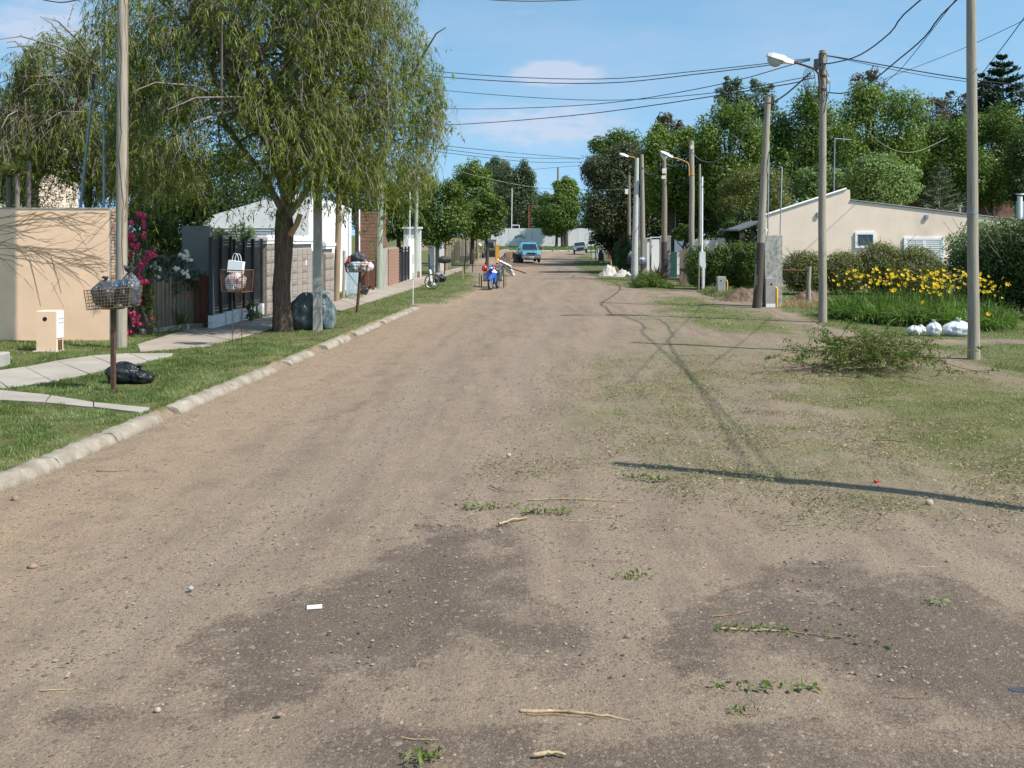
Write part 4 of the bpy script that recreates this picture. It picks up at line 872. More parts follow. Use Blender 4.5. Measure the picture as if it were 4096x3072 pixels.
MB().tube([(0, 0, -.05), (.06, 0, .62), (.1, 0, ZV(1086, b3y) - LZ)], [.05, .05, .045], 4).build('post', M['rust'], root)
o = MB(); [o.tube([(.06, 0, .8), (s_ * .28, 0, ZV(1088, b3y) - LZ)], .009, 5) for s_ in (-1, 1)]; o.build('brace', M['black'], root)
zb = ZV(1086, b3y)
for (dx, dy, dz, w_, h_, m_, lb) in ((-.16, 0, 0, .46, .40, 'bagmix2', 'blue and white bag at the left of the heaped black basket'), (.16, -.05, 0, .42, .34, 'bagmix', 'red and orange printed bag at the right of the heaped black basket'),
                                     (-.06, .05, .3, .46, .34, 'baggrey', 'grey bag on top of the heap in the black basket'), (-.33, .02, .12, .24, .34, 'dullred', 'small red bag hanging out of the left of the black basket'), (.33, -.02, .05, .2, .26, 'bagwhite', 'small white bag at the right edge of the black basket')):
    bag('rubbish_bag', lb, b3x + .1 + dx, b3y + dy, zb + dz, w_, w_ * .85, h_, M[m_], .05, int(dx * 100) + 60)
bx, by = G(1778, 1098, LZ)
basket('small basket on a thin rusty post under a dark bag, beyond the bicycle', bx, by, LZ, ZV(1050, by), ZV(1034, by), .6, .4, 1.1, M['black'], 0, .12, .006, pr=.03)
bag('rubbish_bag', 'olive black bag spilling over the small basket beyond the bicycle', bx - .05, by, ZV(1050, by), .72, .4, .42, M['bagdark'], 0, 21); bag('rubbish_bag', 'dark sack hanging off the right of the small basket beyond the bicycle', bx + .26, by, ZV(1048, by), .36, .3, .38, M['bagdark'], 0, 22)
bx, by = G(1858, 1088, LZ); basket('empty square mesh basket on a black post up the left side', bx, by, LZ, ZV(1048, by), ZV(1023, by), .5, .45, 1.0, M['black'], 0, .06, .006, pr=.028)
bx, by = G(1912, 1083, LZ); basket('black mesh basket on a thin post just before the loader', bx - .35, by, LZ, ZV(1040, by), ZV(1012, by), .62, .4, 1.0, M['black'], 0, .09, .008, pr=.028)
bx, by = G(1851, 1110, LZ); pole('stake', 'short pale wooden stake in the grass before the square mesh basket', (bx, by, LZ), (bx - .03, by, ZV(1064, by)), .03, .03, M['woodlit'], None, 'stake', 6)
bag('rubbish_bag', 'black bag on the grass right behind the bicycle', XU(1743, 51.8), 51.8, LZ, .5, .42, .42, M['bagblack'], .04, 23); bag('rubbish_bag', 'black bag on the grass further right of the bicycle', XU(1766, 52), 52, LZ, .48, .4, .40, M['bagblack'], .04, 24)
x_, y_ = XU(1716, 49), 49; pole('stake', 'thin dark upright stake behind the bicycle', (x_, y_, LZ), (x_ - .01, y_, ZV(1015, y_)), .035, .035, M['black'], None, 'stake', 6)
# square concrete pole and big sacks
x_, y_ = G(1271, 1320, LZ); pole('concrete_pole', 'square tan concrete pole next to the big tree', (x_, y_, LZ), (x_, y_, 9.4), .105, .085, M['concrete'], None, 'utility pole', sq=True)
bag('rubbish_sack', 'huge dark grey-green sack between the big tree and the square pole', x_ - .42, y_ + .35, LZ, .80, .7, .94, M['bagteal'], 0, 41, (.08, 0), None, 'sack', sq=.4)
bag('rubbish_sack', 'pale grey sack right behind the square concrete pole', x_ + .16, y_ + .42, LZ, .5, .5, .92, M['bagteallit'], 0, 42, (-.08, 0), None, 'sack', sq=.4)
o = MB().bev((0, 0, 0), (.5, .3, .07), .01); props(o.build('foam_board', M['paper'], None, (x_ + .02, y_ + .45, LZ + .95)), 'white foam piece lying on top of the big sacks', 'foam board')
o = MB().bev((0, 0, 0), (.2, .2, .09), .01); props(o.build('foam_block', M['paper'], None, (x_ - .9, y_ + 2.2, LZ + .72)), 'small white block seen at the right edge of the big trunk', 'block')
# red and white survey stake
sx_, sy_ = G(1652, 1217, LZ); zt = ZV(1016, sy_) - LZ
root = thing('survey_stake', 'thin red and white striped stake on the grass by the kerb end', 'stake', (sx_, sy_, LZ))
cuts = [0, .86, 1.12, 1.42, zt]
for k in range(4): MB().cyl((0, 0, cuts[k]), .014, cuts[k + 1] - cuts[k], 8).build('band', M['white'] if k % 2 == 0 else M['red'], root)
# ---------------------------------------------------------------- small vehicles on the left
def wheel(parent, c, R, wd, m_t=None, rim=True, spokes=0, axis='x', tr=None, name='wheel'):
    tr = tr or R * .22
    w_ = MB(); w_.torus((0, 0, 0), R - tr, tr, axis, 26, 8)
    if wd: 
        for k in range(len(w_.v)):
            v = list(w_.v[k]); a_ = 0 if axis == 'x' else 1; v[a_] *= wd / (2 * tr); w_.v[k] = tuple(v)
    t_ = w_.build(name, M['rubber'], parent, c)
    if rim:
        r_ = MB(); d = wd * .3 if wd else tr * .5
        p = ((-d, 0, 0), (d, 0, 0)) if axis == 'x' else ((0, -d, 0), (0, d, 0)); r_.tube(p, R - tr * 1.3, 16, True, False); r_.build('rim', M['greymetal'], t_)
    if spokes:
        s_ = MB()
        for k in range(spokes):
            q = 6.283 * k / spokes; s_.tube([(0, 0, 0), (0, math.cos(q) * (R - tr), math.sin(q) * (R - tr))] if axis == 'x' else [(0, 0, 0), (math.cos(q) * (R - tr), 0, math.sin(q) * (R - tr))], .0022, 3, False)
        s_.torus((0, 0, 0), R - 2.2 * tr, tr * .6, axis, 26, 5); s_.build('spokes', M['chrome'], t_)
    return t_
# bicycle, front wheel turned to the right, leaning on its stand
bx, by = XU(1712, 45.6), 45.6
root = thing('bicycle', 'silver white bicycle parked on the grass, front wheel turned sideways', 'bicycle', (bx - .05, by, LZ), math.radians(-12))
fw = wheel(root, (.28, -.15, .34), .34, .045, rim=False, spokes=18, axis='y', tr=.022, name='front_wheel'); fw.rotation_euler = (0, 0, math.radians(8))
wheel(root, (-.02, .95, .33), .33, .045, rim=False, spokes=14, axis='x', tr=.022, name='rear_wheel')
fr = MB(); hd = (.10, .12, .82); bb_ = (-.0, .52, .32); st_ = (-.01, .68, .80)
for a_, b_ in ((hd, bb_), (hd, st_), (bb_, st_), (bb_, (-.02, .95, .33)), (st_, (-.02, .95, .33))): fr.tube([a_, b_], .018, 8)
fr.build('frame', M['white'], root)
fk = MB(); fk.tube([(.1, .1, .86), (.20, -.06, .66)], .022, 8)
for s_ in (-1, 1): fk.tube([(.20, -.06, .66), (.28 , -.15 + s_ * .05, .34)], .016, 6)
fk.build('fork', M['white'], root)
MB().tube([(-.22, .02, 1.0), (-.12, .08, 1.04), (.1, .12, 1.0), (.3, .06, 1.04), (.38, -.02, 1.0)], .013, 6).build('handlebar', M['black'], root)
MB().sph((-.01, .70, .92), (.09, .14, .035), 10, 6).build('saddle', M['black'], root); MB().tube([(-.01, .69, .8), (-.01, .70, .9)], .014, 6).build('seat_post', M['chrome'], root)
MB().tube([(-.08, .5, .2), (.08, .52, .42)], .012, 6).build('pedals', M['black'], root); MB().sph((-.06, -.0, .17), .035).build('bell_light', M['lampwhite'], root)
# motorcycle facing the camera
mx, my = XU(1963, 47.4), 47.0
root = thing('motorcycle', 'blue scooter style motorcycle facing the camera in front of a two wheeled cart', 'motorcycle', (mx, my, 0), math.radians(-14))
t_ = wheel(root, (0, -.0, .29), .29, .09, tr=.05, name='front_wheel'); t_.rotation_euler = (0, 0, math.radians(-9))
wheel(root, (0, 1.22, .29), .29, .10, tr=.055, name='rear_wheel')
o = MB(); [o.tube([(s_ * .075, .0, .29), (s_ * .075, .16, .80)], .024, 8) for s_ in (-1, 1)]; o.build('fork', M['chrome'], root)
o = MB(); o.loft([[(-.06, -.26, .50), (.06, -.26, .50), (.06, -.24, .47), (-.06, -.24, .47)], [(-.085, -.10, .62), (.085, -.10, .62), (.09, -.08, .56), (-.09, -.08, .56)], [(-.09, .1, .66), (.09, .1, .66), (.09, .1, .58), (-.09, .1, .58)], [(-.07, .28, .56), (.07, .28, .56), (.07, .27, .50), (-.07, .27, .50)]], True, True).build('front_fender', M['bikeblue'], root)
def ringx(y, z0, z1, w0, w1, bul=0): return [(-w0, y, z0), (0, y - bul, z0 - .03), (w0, y, z0), (w1, y, z1), (0, y - bul, z1 + .03), (-w1, y, z1)]
o = MB(); o.loft([[(-.10, .02, .50), (0, -.06, .46), (.10, .02, .50), (.08, .1, .5), (-.08, .1, .5)], [(-.25, .12, .66), (0, -.05, .66), (.25, .12, .66), (.2, .2, .66), (-.2, .2, .66)], [(-.27, .16, .80), (0, -.03, .84), (.27, .16, .80), (.2, .22, .8), (-.2, .22, .8)], [(-.13, .15, .93), (0, .0, .97), (.13, .15, .93), (.1, .2, .93), (-.1, .2, .93)]], True, False).build('leg_shield', M['bikeblue'], root)
for s_ in (-1, 1): o = MB(); o.loft([[(s_ * .16, .1, .34), (s_ * .2, .16, .36), (s_ * .18, .24, .36)], [(s_ * .19, .1, .6), (s_ * .27, .18, .62), (s_ * .2, .26, .62)]], True).build('side_fairing', M['bikeblue'], root)
MB().loft([[(-.06, -.045, .74), (.06, -.045, .74), (.09, -.035, .9), (-.09, -.035, .9)], [(-.05, .05, .74), (.05, .05, .74), (.08, .05, .9), (-.08, .05, .9)]]).build('black_panel', M['grille'], root)
o = MB(); o.loft([[(-.05, -.02, .93), (.05, -.02, .93), (.14, .0, 1.0), (.10, .02, 1.08), (-.10, .02, 1.08), (-.14, .0, 1.0)], [(-.08, .16, .95), (.08, .16, .95), (.19, .14, 1.02), (.12, .16, 1.1), (-.12, .16, 1.1), (-.19, .14, 1.02)]], True, True).build('headlight_cowl', M['bikeblue'], root)
MB().sph((0, .0, 1.0), (.10, .05, .05), 12, 8).build('headlight', M['glasslit'], root)
for s_ in (-1, 1):
    MB().sph((s_ * .16, .05, 1.01), (.05, .04, .025), 8, 6).build('indicator', M['yellow'], root)
    mr = MB(); mr.tube([(s_ * .2, .15, 1.06), (s_ * .26, .14, 1.2)], .008, 5); mr.sph((s_ * .27, .14, 1.22), (.06, .015, .035), 10, 6); mr.build('mirror', M['black'], root)
MB().tube([(-.34, .26, 1.03), (-.18, .16, 1.05), (.18, .16, 1.05), (.34, .26, 1.03)], .016, 6).build('handlebar', M['black'], root)
MB().loft([[(-.1, .5, .70), (.1, .5, .70), (.08, .5, .78), (-.08, .5, .78)], [(-.13, .9, .72), (.13, .9, .72), (.12, .9, .80), (-.12, .9, .80)], [(-.1, 1.3, .80), (.1, 1.3, .80), (.08, 1.3, .87), (-.08, 1.3, .87)]], True, True).build('seat', M['black'], root)
MB().loft([[(-.1, .35, .3), (.1, .35, .3), (.1, .35, .5), (-.1, .35, .5)], [(-.14, .7, .24), (.14, .7, .24), (.12, .7, .6), (-.12, .7, .6)], [(-.08, 1.2, .4), (.08, 1.2, .4), (.12, 1.2, .76), (-.12, 1.2, .76)]]).build('engine', M['black'], root)
MB().tube([(.12, .6, .25), (.3, .62, .02)], .012, 6).build('side_stand', M['black'], root)
MB().sph((-.30, .30, .98), (.14, .15, .165), 16, 10).build('helmet', M['red'], None, (0, 0, 0))
hl = bpy.data.objects['helmet']; hl.location = (mx + .02, my, 0); props(hl, 'shiny red helmet hanging from the left handlebar of the motorcycle', 'helmet')
# cart
root = thing('handcart', 'two wheeled black framed cart with a grey box behind the motorcycle', 'cart', (XU(1970, 49), 49.0, 0))
for s_ in (-1, 1):
    wheel(root, (s_ * .54, .2, .31), .31, .05, rim=False, spokes=12, tr=.028, name='wheel')
    MB().torus((s_ * .64, .2, .36), .33, .012, 'x', 22, 5).build('wheel_guard', M['black'], root)
o = MB(); [o.tube(p, .016, 6) for p in (((-.42, -.1, .35), (.42, -.1, .35)), ((-.42, -.1, .35), (-.42, -.1, .72)), ((.42, -.1, .35), (.42, -.1, .72)), ((-.42, -.1, .72), (.42, -.1, .72)), ((-.42, .9, .36), (.42, .9, .36)), ((-.42, -.1, .36), (-.42, .9, .36)), ((.42, -.1, .36), (.42, .9, .36)), ((-.42, -.1, .35), (.0, -.12, .7)), ((.42, -.1, .35), (0, -.12, .7)), ((-.42, .1, .36), (-.25, .1, 1.5)), ((.3, .3, .36), (.32, .3, 1.45)), ((-.54, .2, .31), (.54, .2, .31)))]; o.build('frame', M['black'], root)
MB().box((0, .42, .56), (.80, .95, .32)).build('box', M['greymetal'], root); MB().box((-.36, -.12, .80), (.08, .02, .12)).build('reflector', M['paper'], root)
# pile of sheets
px_, py_ = XU(2018, 62), 62.0
root = thing('sheet_stack', 'slanting stack of pale edged corrugated sheets behind the cart', 'stack of sheets', (px_, py_, 0))
for k in range(6):
    x0, z0, dx, dz = -.42 + k * .09, .98 - k * .13, .80 - .04 * k, -.40; n_ = 12
    top = [(x0 + dx * i / n_, 0, z0 + dz * i / n_ + .018 * math.sin(i * 2.1)) for i in range(n_ + 1)]
    MB().loft([[(p[0], -.02 * k, p[2]), (p[0], .8, p[2] + .05), (p[0], .8, p[2] + .03), (p[0], -.02 * k, p[2] - .02)] for p in top]).build('sheet', M['greywall'] if k % 2 else M['whiteold'], root)
    MB().tube([(top[-1][0], -.03, top[-1][2]), (top[-1][0], .8, top[-1][2] + .05)], .035, 6).build('sheet_edge', M['whiteold'], root)
MB().box((-.3, .3, .28), (.55, .6, .56)).build('support_crate', M['greywall'], root)
MB().box((-.62, -.2, .42), (.18, .25, .5), .4).build('red_plank', M['dullred'], root)
props(MB().box((0, 0, 0), (1.5, .12, .06), -.15, 0, .32).build('timber', M['plankred'], None, (px_ + .6, py_ - .4, .42)), 'brown timber sticking out at the right of the corrugated sheet stack', 'timber')
# skid steer loader seen from behind
lx, ly = XU(1962, 92), 92.0
root = thing('skid_loader', 'grey compact loader seen from behind beside the dirt heap', 'loader', (lx, ly, 0), math.radians(4))
MB().loft([[(-.48, 0, .42), (.48, 0, .42), (.48, .0, 1.12), (-.48, .0, 1.12)], [(-.5, 1.4, .42), (.5, 1.4, .42), (.5, 1.4, 1.1), (-.5, 1.4, 1.1)]]).build('body', M['greypaint'], root)
o = MB(); [o.box((0, -.02, .5 + k * .1), (.84, .03, .045)) for k in range(6)]; o.build('louvre', M['grille'], root)
o = MB()
for sx in (-.46, .46): o.tube([(sx, .1, 1.12), (sx * .98, .12, 1.93)], .035, 6); o.tube([(sx, 1.2, 1.1), (sx, 1.1, 1.93)], .035, 6)
o.box((0, .62, 1.96), (1.02, 1.15, .10)); o.build('cab_frame', M['greypaint'], root)
MB().box((0, .1, 1.9), (1.02, .04, .22)).build('roof_board', M['greypaint'], root)
o = MB(); [o.box((-.2 + k * .082, .07, 1.905 + .01 * (k % 2)), (.06, .012, .075)) for k in range(6)]; o.build('lettering', M['paper'], root)
MB().box((0, .14, 1.5), (.62, .03, .55)).build('rear_window', M['glass'], root)
for s_ in (-1, 1):
    for y_ in (.15, 1.15): wheel(root, (s_ * .62, y_, .38), .38, .24, tr=.1)
    MB().box((s_ * .28, -.03, 1.17), (.1, .03, .06)).build('tail_lamp', M['dullred'] if s_ > 0 else M['yellow'], root)
    MB().loft([[(s_ * .62, .1, .9), (s_ * .72, .1, .9), (s_ * .72, .1, 1.1), (s_ * .62, .1, 1.1)], [(s_ * .62, 2.1, .5), (s_ * .72, 2.1, .5), (s_ * .72, 2.1, .7), (s_ * .62, 2.1, .7)]]).build('lift_arm', M['orange'] if s_ < 0 else M['greypaint'], root)
props(MB().bev((0, 0, .72), (.29, .12, 1.45), .01).build('yellow_board', M['yellow'], None, (XU(1989, 89), 89, .15)), 'upright yellow board standing at the right side of the grey loader', 'board')
bag('sack', 'white and blue sack on a post left of the grey loader', XU(1918, 90), 90, 1.35, .42, .3, .36, M['bagwhite'], 0, 77)
pole('fence_post', 'thin post holding the white and blue sack left of the loader', (XU(1922, 90), 90, 0), (XU(1922, 90), 90, 1.35), .04, .04, M['plank'], None, 'post', 6)
def mound(name, label, x, y, rx, ry, h, m, seed=0, kind=None, cat='heap', lump=.35, n=44):
    R_ = np.random.default_rng(seed); ii, jj = np.meshgrid(np.linspace(-1.15, 1.15, n), np.linspace(-1.15, 1.15, n)); r = np.sqrt(ii ** 2 + jj ** 2)
    X = ii * rx; Y_ = jj * ry; z_ = h * np.clip(1 - r ** 1.6, -.2, 1) * (1 - lump + 2 * lump * fbm(X * 3 / max(rx, .3) + seed, Y_ * 3 / max(ry, .3), seed)) + .06 * h * (r < 1) * R_.normal(0, 1, r.shape)
    z_ = np.maximum(z_, -.06); V = np.stack([X.ravel(), Y_.ravel(), z_.ravel()], 1); q = np.arange(n * n).reshape(n, n)
    Fc = np.stack([q[:-1, :-1].ravel(), q[:-1, 1:].ravel(), q[1:, 1:].ravel(), q[1:, :-1].ravel()], 1)
    o = np_mesh(name, V, Fc, m, loc=(x, y, 0.0)); return props(o, label, cat, kind=kind)
mound('dirt_heap', 'brown heap of dug earth between the yellow board and the blue pickup', XU(2040, 91), 91, 1.15, 2.4, .95, M['dirt'], 3)
mound('dirt_heap', 'low spread of dug earth below the blue pickup bonnet', XU(2075, 84), 81, 2.3, 2.4, .12, M['dirt'], 4)
mound('dirt_heap', 'pale earth spread around the loader and the grey fence', XU(1925, 88), 90, 1.9, 3.6, .34, M['dirtlight'], 5)
mound('dirt_heap', 'low mound of dry earth beyond the pickup', XU(2020, 120), 122, 3.6, 9, .55, M['dirtlight'], 6)
# ---------------------------------------------------------------- pickup
tx_, ty_ = XU(2119, 87.6), 90.0
root = thing('pickup_truck', 'light blue double cab pickup truck coming down the dirt road', 'pickup truck', (tx_ - .08, ty_, 0.02), math.radians(5.5))
def rb(y, z0, zs, zt, w_, wt): return [(-w_ * .96, y, z0), (-w_, y, (z0 + zs) / 2), (-w_, y, zs), (-wt, y, zt), (0, y, zt + .02), (wt, y, zt), (w_, y, zs), (w_, y, (z0 + zs) / 2), (w_ * .96, y, z0)]
MB().loft([rb(-2.36, .55, .80, .90, .74, .66), rb(-2.30, .48, .86, .98, .80, .72), rb(-1.9, .42, .92, 1.03, .83, .74), rb(-1.1, .42, .98, 1.10, .84, .78), rb(.7, .42, 1.0, 1.10, .84, .80), rb(2.4, .45, 1.0, 1.06, .84, .80)], True, False).build('body', M['carblue'], root)
MB().loft([[(-.76, -1.12, 1.08), (.76, -1.12, 1.08), (.76, -1.1, 1.10), (-.76, -1.1, 1.10)], [(-.66, -.62, 1.60), (.66, -.62, 1.60), (.66, -.5, 1.62), (-.66, -.5, 1.62)], [(-.60, -.42, 1.70), (.60, -.42, 1.70), (.6, -.4, 1.71), (-.6, -.4, 1.71)]]).build('pillar_frame', M['carblue'], root)
MB().loft([[(-.77, -1.08, 1.08), (.77, -1.08, 1.08), (.62, -.44, 1.70), (-.62, -.44, 1.70)], [(-.80, .0, 1.08), (.80, .0, 1.08), (.64, .0, 1.74), (-.64, .0, 1.74)], [(-.8, .62, 1.08), (.8, .62, 1.08), (.62, .5, 1.70), (-.62, .5, 1.70)]]).build('cab', M['carblue'], root)
MB().loft([[(-.69, -1.10, 1.13), (.69, -1.10, 1.13), (.57, -.60, 1.62), (-.57, -.60, 1.62)], [(-.69, -1.04, 1.13), (.69, -1.04, 1.13), (.57, -.5, 1.62), (-.57, -.5, 1.62)]]).build('windscreen', M['glass'], root)
for s_ in (-1, 1):
    MB().loft([[(s_ * .805, -.85, 1.14), (s_ * .815, .5, 1.14), (s_ * .66, .4, 1.62), (s_ * .67, -.42, 1.62)], [(s_ * .79, -.85, 1.14), (s_ * .79, .5, 1.14), (s_ * .64, .4, 1.62), (s_ * .64, -.42, 1.62)]]).build('side_window', M['glass'], root)
    for y_ in (-1.5, 1.45): wheel(root, (s_ * .74, y_, .36), .36, .24, tr=.11)
    MB().bev((s_ * .60, -2.36, .78), (.26, .06, .16), .02).build('headlight', M['glasslit'], root)
    MB().bev((s_ * .93, -.95, 1.16), (.18, .08, .15), .02).build('mirror', M['grille'], root)
    MB().box((s_ * .60, -2.475, .52), (.2, .02, .06)).build('indicator', M['orange'], root)
    MB().box((s_ * .42, -2.475, .44), (.4, .02, .03)).build('bumper_trim', M['chrome'], root)
    MB().loft([[(s_ * .82, -1.95, .40), (s_ * .88, -1.95, .4), (s_ * .88, -1.9, .62), (s_ * .82, -1.9, .62)], [(s_ * .82, -1.5, .75), (s_ * .90, -1.5, .75), (s_ * .88, -1.5, .86), (s_ * .82, -1.5, .86)], [(s_ * .82, -1.05, .4), (s_ * .88, -1.05, .4), (s_ * .88, -1.1, .62), (s_ * .82, -1.1, .62)]]).build('wheel_arch', M['grille'], root)
MB().bev((0, -2.40, .80), (.74, .05, .17), .03).build('grille', M['grille'], root)
o = MB(); o.tube([(-.40, -2.42, .72), (-.38, -2.43, .88), (-.2, -2.44, .91), (.2, -2.44, .91), (.38, -2.43, .88), (.4, -2.42, .72), (-.40, -2.42, .72)], .018, 6); o.torus((0, -2.45, .80), .05, .012, 'y', 14, 5); o.build('grille_trim', M['chrome'], root)
MB().bev((0, -2.38, .50), (1.62, .18, .24), .04).build('bumper', M['greypaint'], root); MB().bev((0, -2.47, .50), (.38, .015, .15), .004).build('licence_plate', M['paper'], root)
MB().box((0, -2.48, .51), (.30, .006, .06)).build('plate_mark', M['grille'], root)
MB().box((0, -2.2, .33), (1.1, .1, .12)).build('skid_bar', M['black'], root)
o = MB(); [o.tube(p, .015, 6) for p in (((-.55, -.3, 1.79), (.55, -.3, 1.79)), ((-.55, .3, 1.79), (.55, .3, 1.79)), ((-.55, -.3, 1.79), (-.55, .3, 1.79)), ((.55, -.3, 1.79), (.55, .3, 1.79)))]; o.build('roof_rack', M['chrome'], root)
MB().sph((0, -1.7, 1.06), (.34, .2, .02), 10, 5, .2).build('bonnet_stain', M['dirtlight'], root)
# parked car on the right verge
cx_, cy_ = XU(2326, 121), 123.0
root = thing('parked_car', 'old dark grey saloon parked with its right wheels up on the far verge', 'car', (cx_, cy_, .12), math.radians(-3)); root.rotation_euler = (0, math.radians(-5), math.radians(-3))
MB().loft([rb(-2.1, .38, .66, .74, .78, .70), rb(-2.0, .34, .74, .84, .84, .76), rb(-1.0, .34, .86, .93, .86, .8), rb(1.2, .34, .9, .95, .86, .8), rb(2.1, .4, .8, .86, .82, .76)]).build('body', M['cargrey'], root)
MB().loft([[(-.76, -1.0, .92), (.76, -1.0, .92), (.62, -.5, 1.38), (-.62, -.5, 1.38)], [(-.78, .2, .92), (.78, .2, .92), (.63, .2, 1.42), (-.63, .2, 1.42)], [(-.76, 1.4, .92), (.76, 1.4, .92), (.6, .9, 1.36), (-.6, .9, 1.36)]]).build('cabin', M['cartop'], root)
MB().loft([[(-.68, -1.03, .96), (.68, -1.03, .96), (.56, -.56, 1.35), (-.56, -.56, 1.35)], [(-.68, -.98, .96), (.68, -.98, .96), (.56, -.48, 1.35), (-.56, -.48, 1.35)]]).build('windscreen', M['glass'], root)
MB().bev((0, -2.1, .62), (.72, .06, .18), .01).build('grille', M['grille'], root); MB().bev((0, -2.14, .42), (1.66, .14, .16), .03).build('bumper', M['black'], root); MB().box((0, -2.13, .77), (1.5, .03, .04)).build('trim', M['carblue'], root)
for s_ in (-1, 1):
    MB().bev((s_ * .58, -2.1, .64), (.3, .06, .17), .02).build('headlight', M['glasslit'], root); MB().bev((s_ * .9, -.85, 1.0), (.16, .08, .12), .02).build('mirror', M['black'], root)
    for y_ in (-1.3, 1.3): wheel(root, (s_ * .72, y_, .31), .31, .19, tr=.09)
# ---------------------------------------------------------------- far end of the street
root = thing('white_boundary_wall', 'long white wall with dark faded letters closing the end of the street', 'wall', (XU(2180, 190), 190, 0)); O = (XU(2180, 190), 190, 0)
zt = ZV(911, 190)
for k in range(7):
    x0, x1 = XU(1965, 190) + k * 3.2, XU(1965, 190) + (k + 1) * 3.2 - .03; MB(O).box(((x0 + x1) / 2, 190.12, zt / 2 - .02 * (k % 2)), (x1 - x0, .24, zt)).build('wall_panel', M['whiteold'], root)  # duller white stands in for tree shade on this wall
for k, (u, v) in enumerate(((2064, 947), (2074, 942), (2085, 943), (2095, 948))):
    o = MB(O)
    if k < 3: o.torus((XU(u, 190), 189.98, ZV(v, 190)), .17, .055, 'y', 12, 4)
    else: o.tube([(XU(u - 4, 190), 189.98, ZV(v + 5, 190)), (XU(u, 190), 189.98, ZV(v - 5, 190)), (XU(u + 4, 190), 189.98, ZV(v + 5, 190))], .05, 4)
    o.build('letter', M['grille'], root)
o = MB(O); [o.box((XU(2075, 190) + .25 * k, 189.98, ZV(965, 190)), (.14, .02, .2)) for k in range(7)]; o.build('small_lettering', M['greywall'], root)
pole('flagpole', 'thin white mast rising behind the far white wall', (XU(2045, 192), 192, 0), (XU(2048, 192), 192, ZV(750, 192)), .09, .07, M['white'], None, 'mast', 6)
root = thing('metal_rack', 'low white metal rack on top of the far white wall', 'rack', (XU(2062, 190), 190.3, zt))
o = MB(); [o.tube(p, .07, 5) for p in (((-.7, 0, 0), (-.7, 0, .55)), ((.7, 0, 0), (.7, 0, .55)), ((-.7, 0, .55), (.7, 0, .55)))]; o.build('rail', M['white'], root)
root = thing('scoreboard_frame', 'rusty red and white ladder-like frame behind the far wall', 'frame', (XU(2135, 196), 196, 0))
MB().tube([(XU(2115, 196) - XU(2135, 196), 0, 0), (XU(2115, 196) - XU(2135, 196), 0, ZV(822, 196))], .1, 6).build('upright', M['dullred'], root); MB().tube([(2.4, 0, 0), (2.4, 0, ZV(822, 196))], .08, 6).build('upright', M['dullred'], root)
o = MB(); [o.tube([(-1, 0, ZV(v, 196)), (2.4, 0, ZV(v, 196))], .05, 5) for v in (822, 849, 861, 873, 884, 894, 905)]; o.build('rung', M['rustlit'], root)
props(MB().box((0, 0, .08), (14, .25, .16)).build('far_kerb', M['whiteold'], None, (XU(2240, 143), 143, 0)), 'thin pale kerb across the end of the dirt road', 'kerb')
pole('utility_pole', 'distant pole poking above the tree at the end of the street', (XU(2232, 200), 200, 0), (XU(2232, 200), 200, ZV(668, 200)), .2, .18, M['barkg'], 'wooden utility poles', 'utility pole', 8)
M['concpale'] = mat('pale_concrete', (.50, .49, .46), .85, var=.18, sc=3, bump=.2, stain=(.3, .29, .26), st=.4)
# ---------------------------------------------------------------- right: poles, lamps, pillars
def lamp_head(parent, p, q, s=1.0, drop=.2):
    # housing from the arm end q out to the tip p, with a milky bowl below
    p, q = Vector(p), Vector(q); d = (p - q); L_ = d.length; d.normalize(); up = Vector((0, 0, 1)) - d * d.z; up.normalize(); sd_ = d.cross(up)
    def rg(t, w_, h0, h1): c = q + d * L_ * t; return [c + sd_ * w_ + up * h0, c + sd_ * w_ * .8 + up * h1, c - sd_ * w_ * .8 + up * h1, c - sd_ * w_ + up * h0]
    hd = MB().loft([rg(0, .06 * s, -.04 * s, .05 * s), rg(.3, .10 * s, -.07 * s, .07 * s), rg(.42, .14 * s, -.05 * s, .09 * s), rg(.85, .15 * s, -.05 * s, .07 * s), rg(1, .09 * s, -.03 * s, .04 * s)]).build('lamp_head', M['lampwhite'], parent)
    c = q + d * L_ * .68; r = []
    for j in range(5):
        a_ = j / 4 * math.pi / 2; r.append([c + d * (L_ * .29 * math.cos(a_) * math.cos(6.283 * i / 14)) + sd_ * (.13 * s * math.cos(a_) * math.sin(6.283 * i / 14)) - up * (.05 * s + drop * s * math.sin(a_)) for i in range(14)])
    MB().loft(r, True, True).build('lens', M['lens'], hd)
px1, py1 = G(3895, 1435); 
root = thing('utility_pole', 'thick weathered wooden pole nearest the camera at the right edge', 'utility pole', (px1, py1, 0), 0, 'wooden utility poles')
MB().tube([(.0, 0, -.1), (0.0, 0, .6), (-.02, 0, 2.2), (-.03, 0, 4.2), (-.045, 0, 6.2), (-.06, 0, 8.8)], [.128, .118, .112, .108, .102, .09], 18).build('shaft', M['woodlit'], root)
MB().tube([(-.03, 0, 3.03), (-.03, 0, 3.1)], .116, 14).build('metal_band', M['greymetal'], root)
px2, py2 = G(3291, 1287)
root = thing('utility_pole', 'tall wooden pole with a white street lamp on a rusty arm, beside the yellow lilies', 'street lamp', (px2, py2, 0), 0, 'wooden utility poles')
H2 = ZV(200, py2)
MB().tube([(.0, 0, -.1), (0.0, 0, 1), (-.02, 0, 3), (.0, 0, 5), (.0, 0, H2)], [.125, .118, .112, .105, .098], 16).build('shaft', M['woodlit'], root)
arm = [((XU(u, py2) - px2), -.14, ZV(v, py2)) for u, v in ((3272, 400), (3272, 330), (3268, 296), (3252, 276), (3210, 262), (3165, 248))]
MB().tube(arm, .032, 8).build('lamp_arm', M['rust'], root)
lamp_head(root, ((XU(3064, py2) - px2), -.14, ZV(221, py2)), ((XU(3168, py2) - px2), -.14, ZV(252, py2)), 1.15)
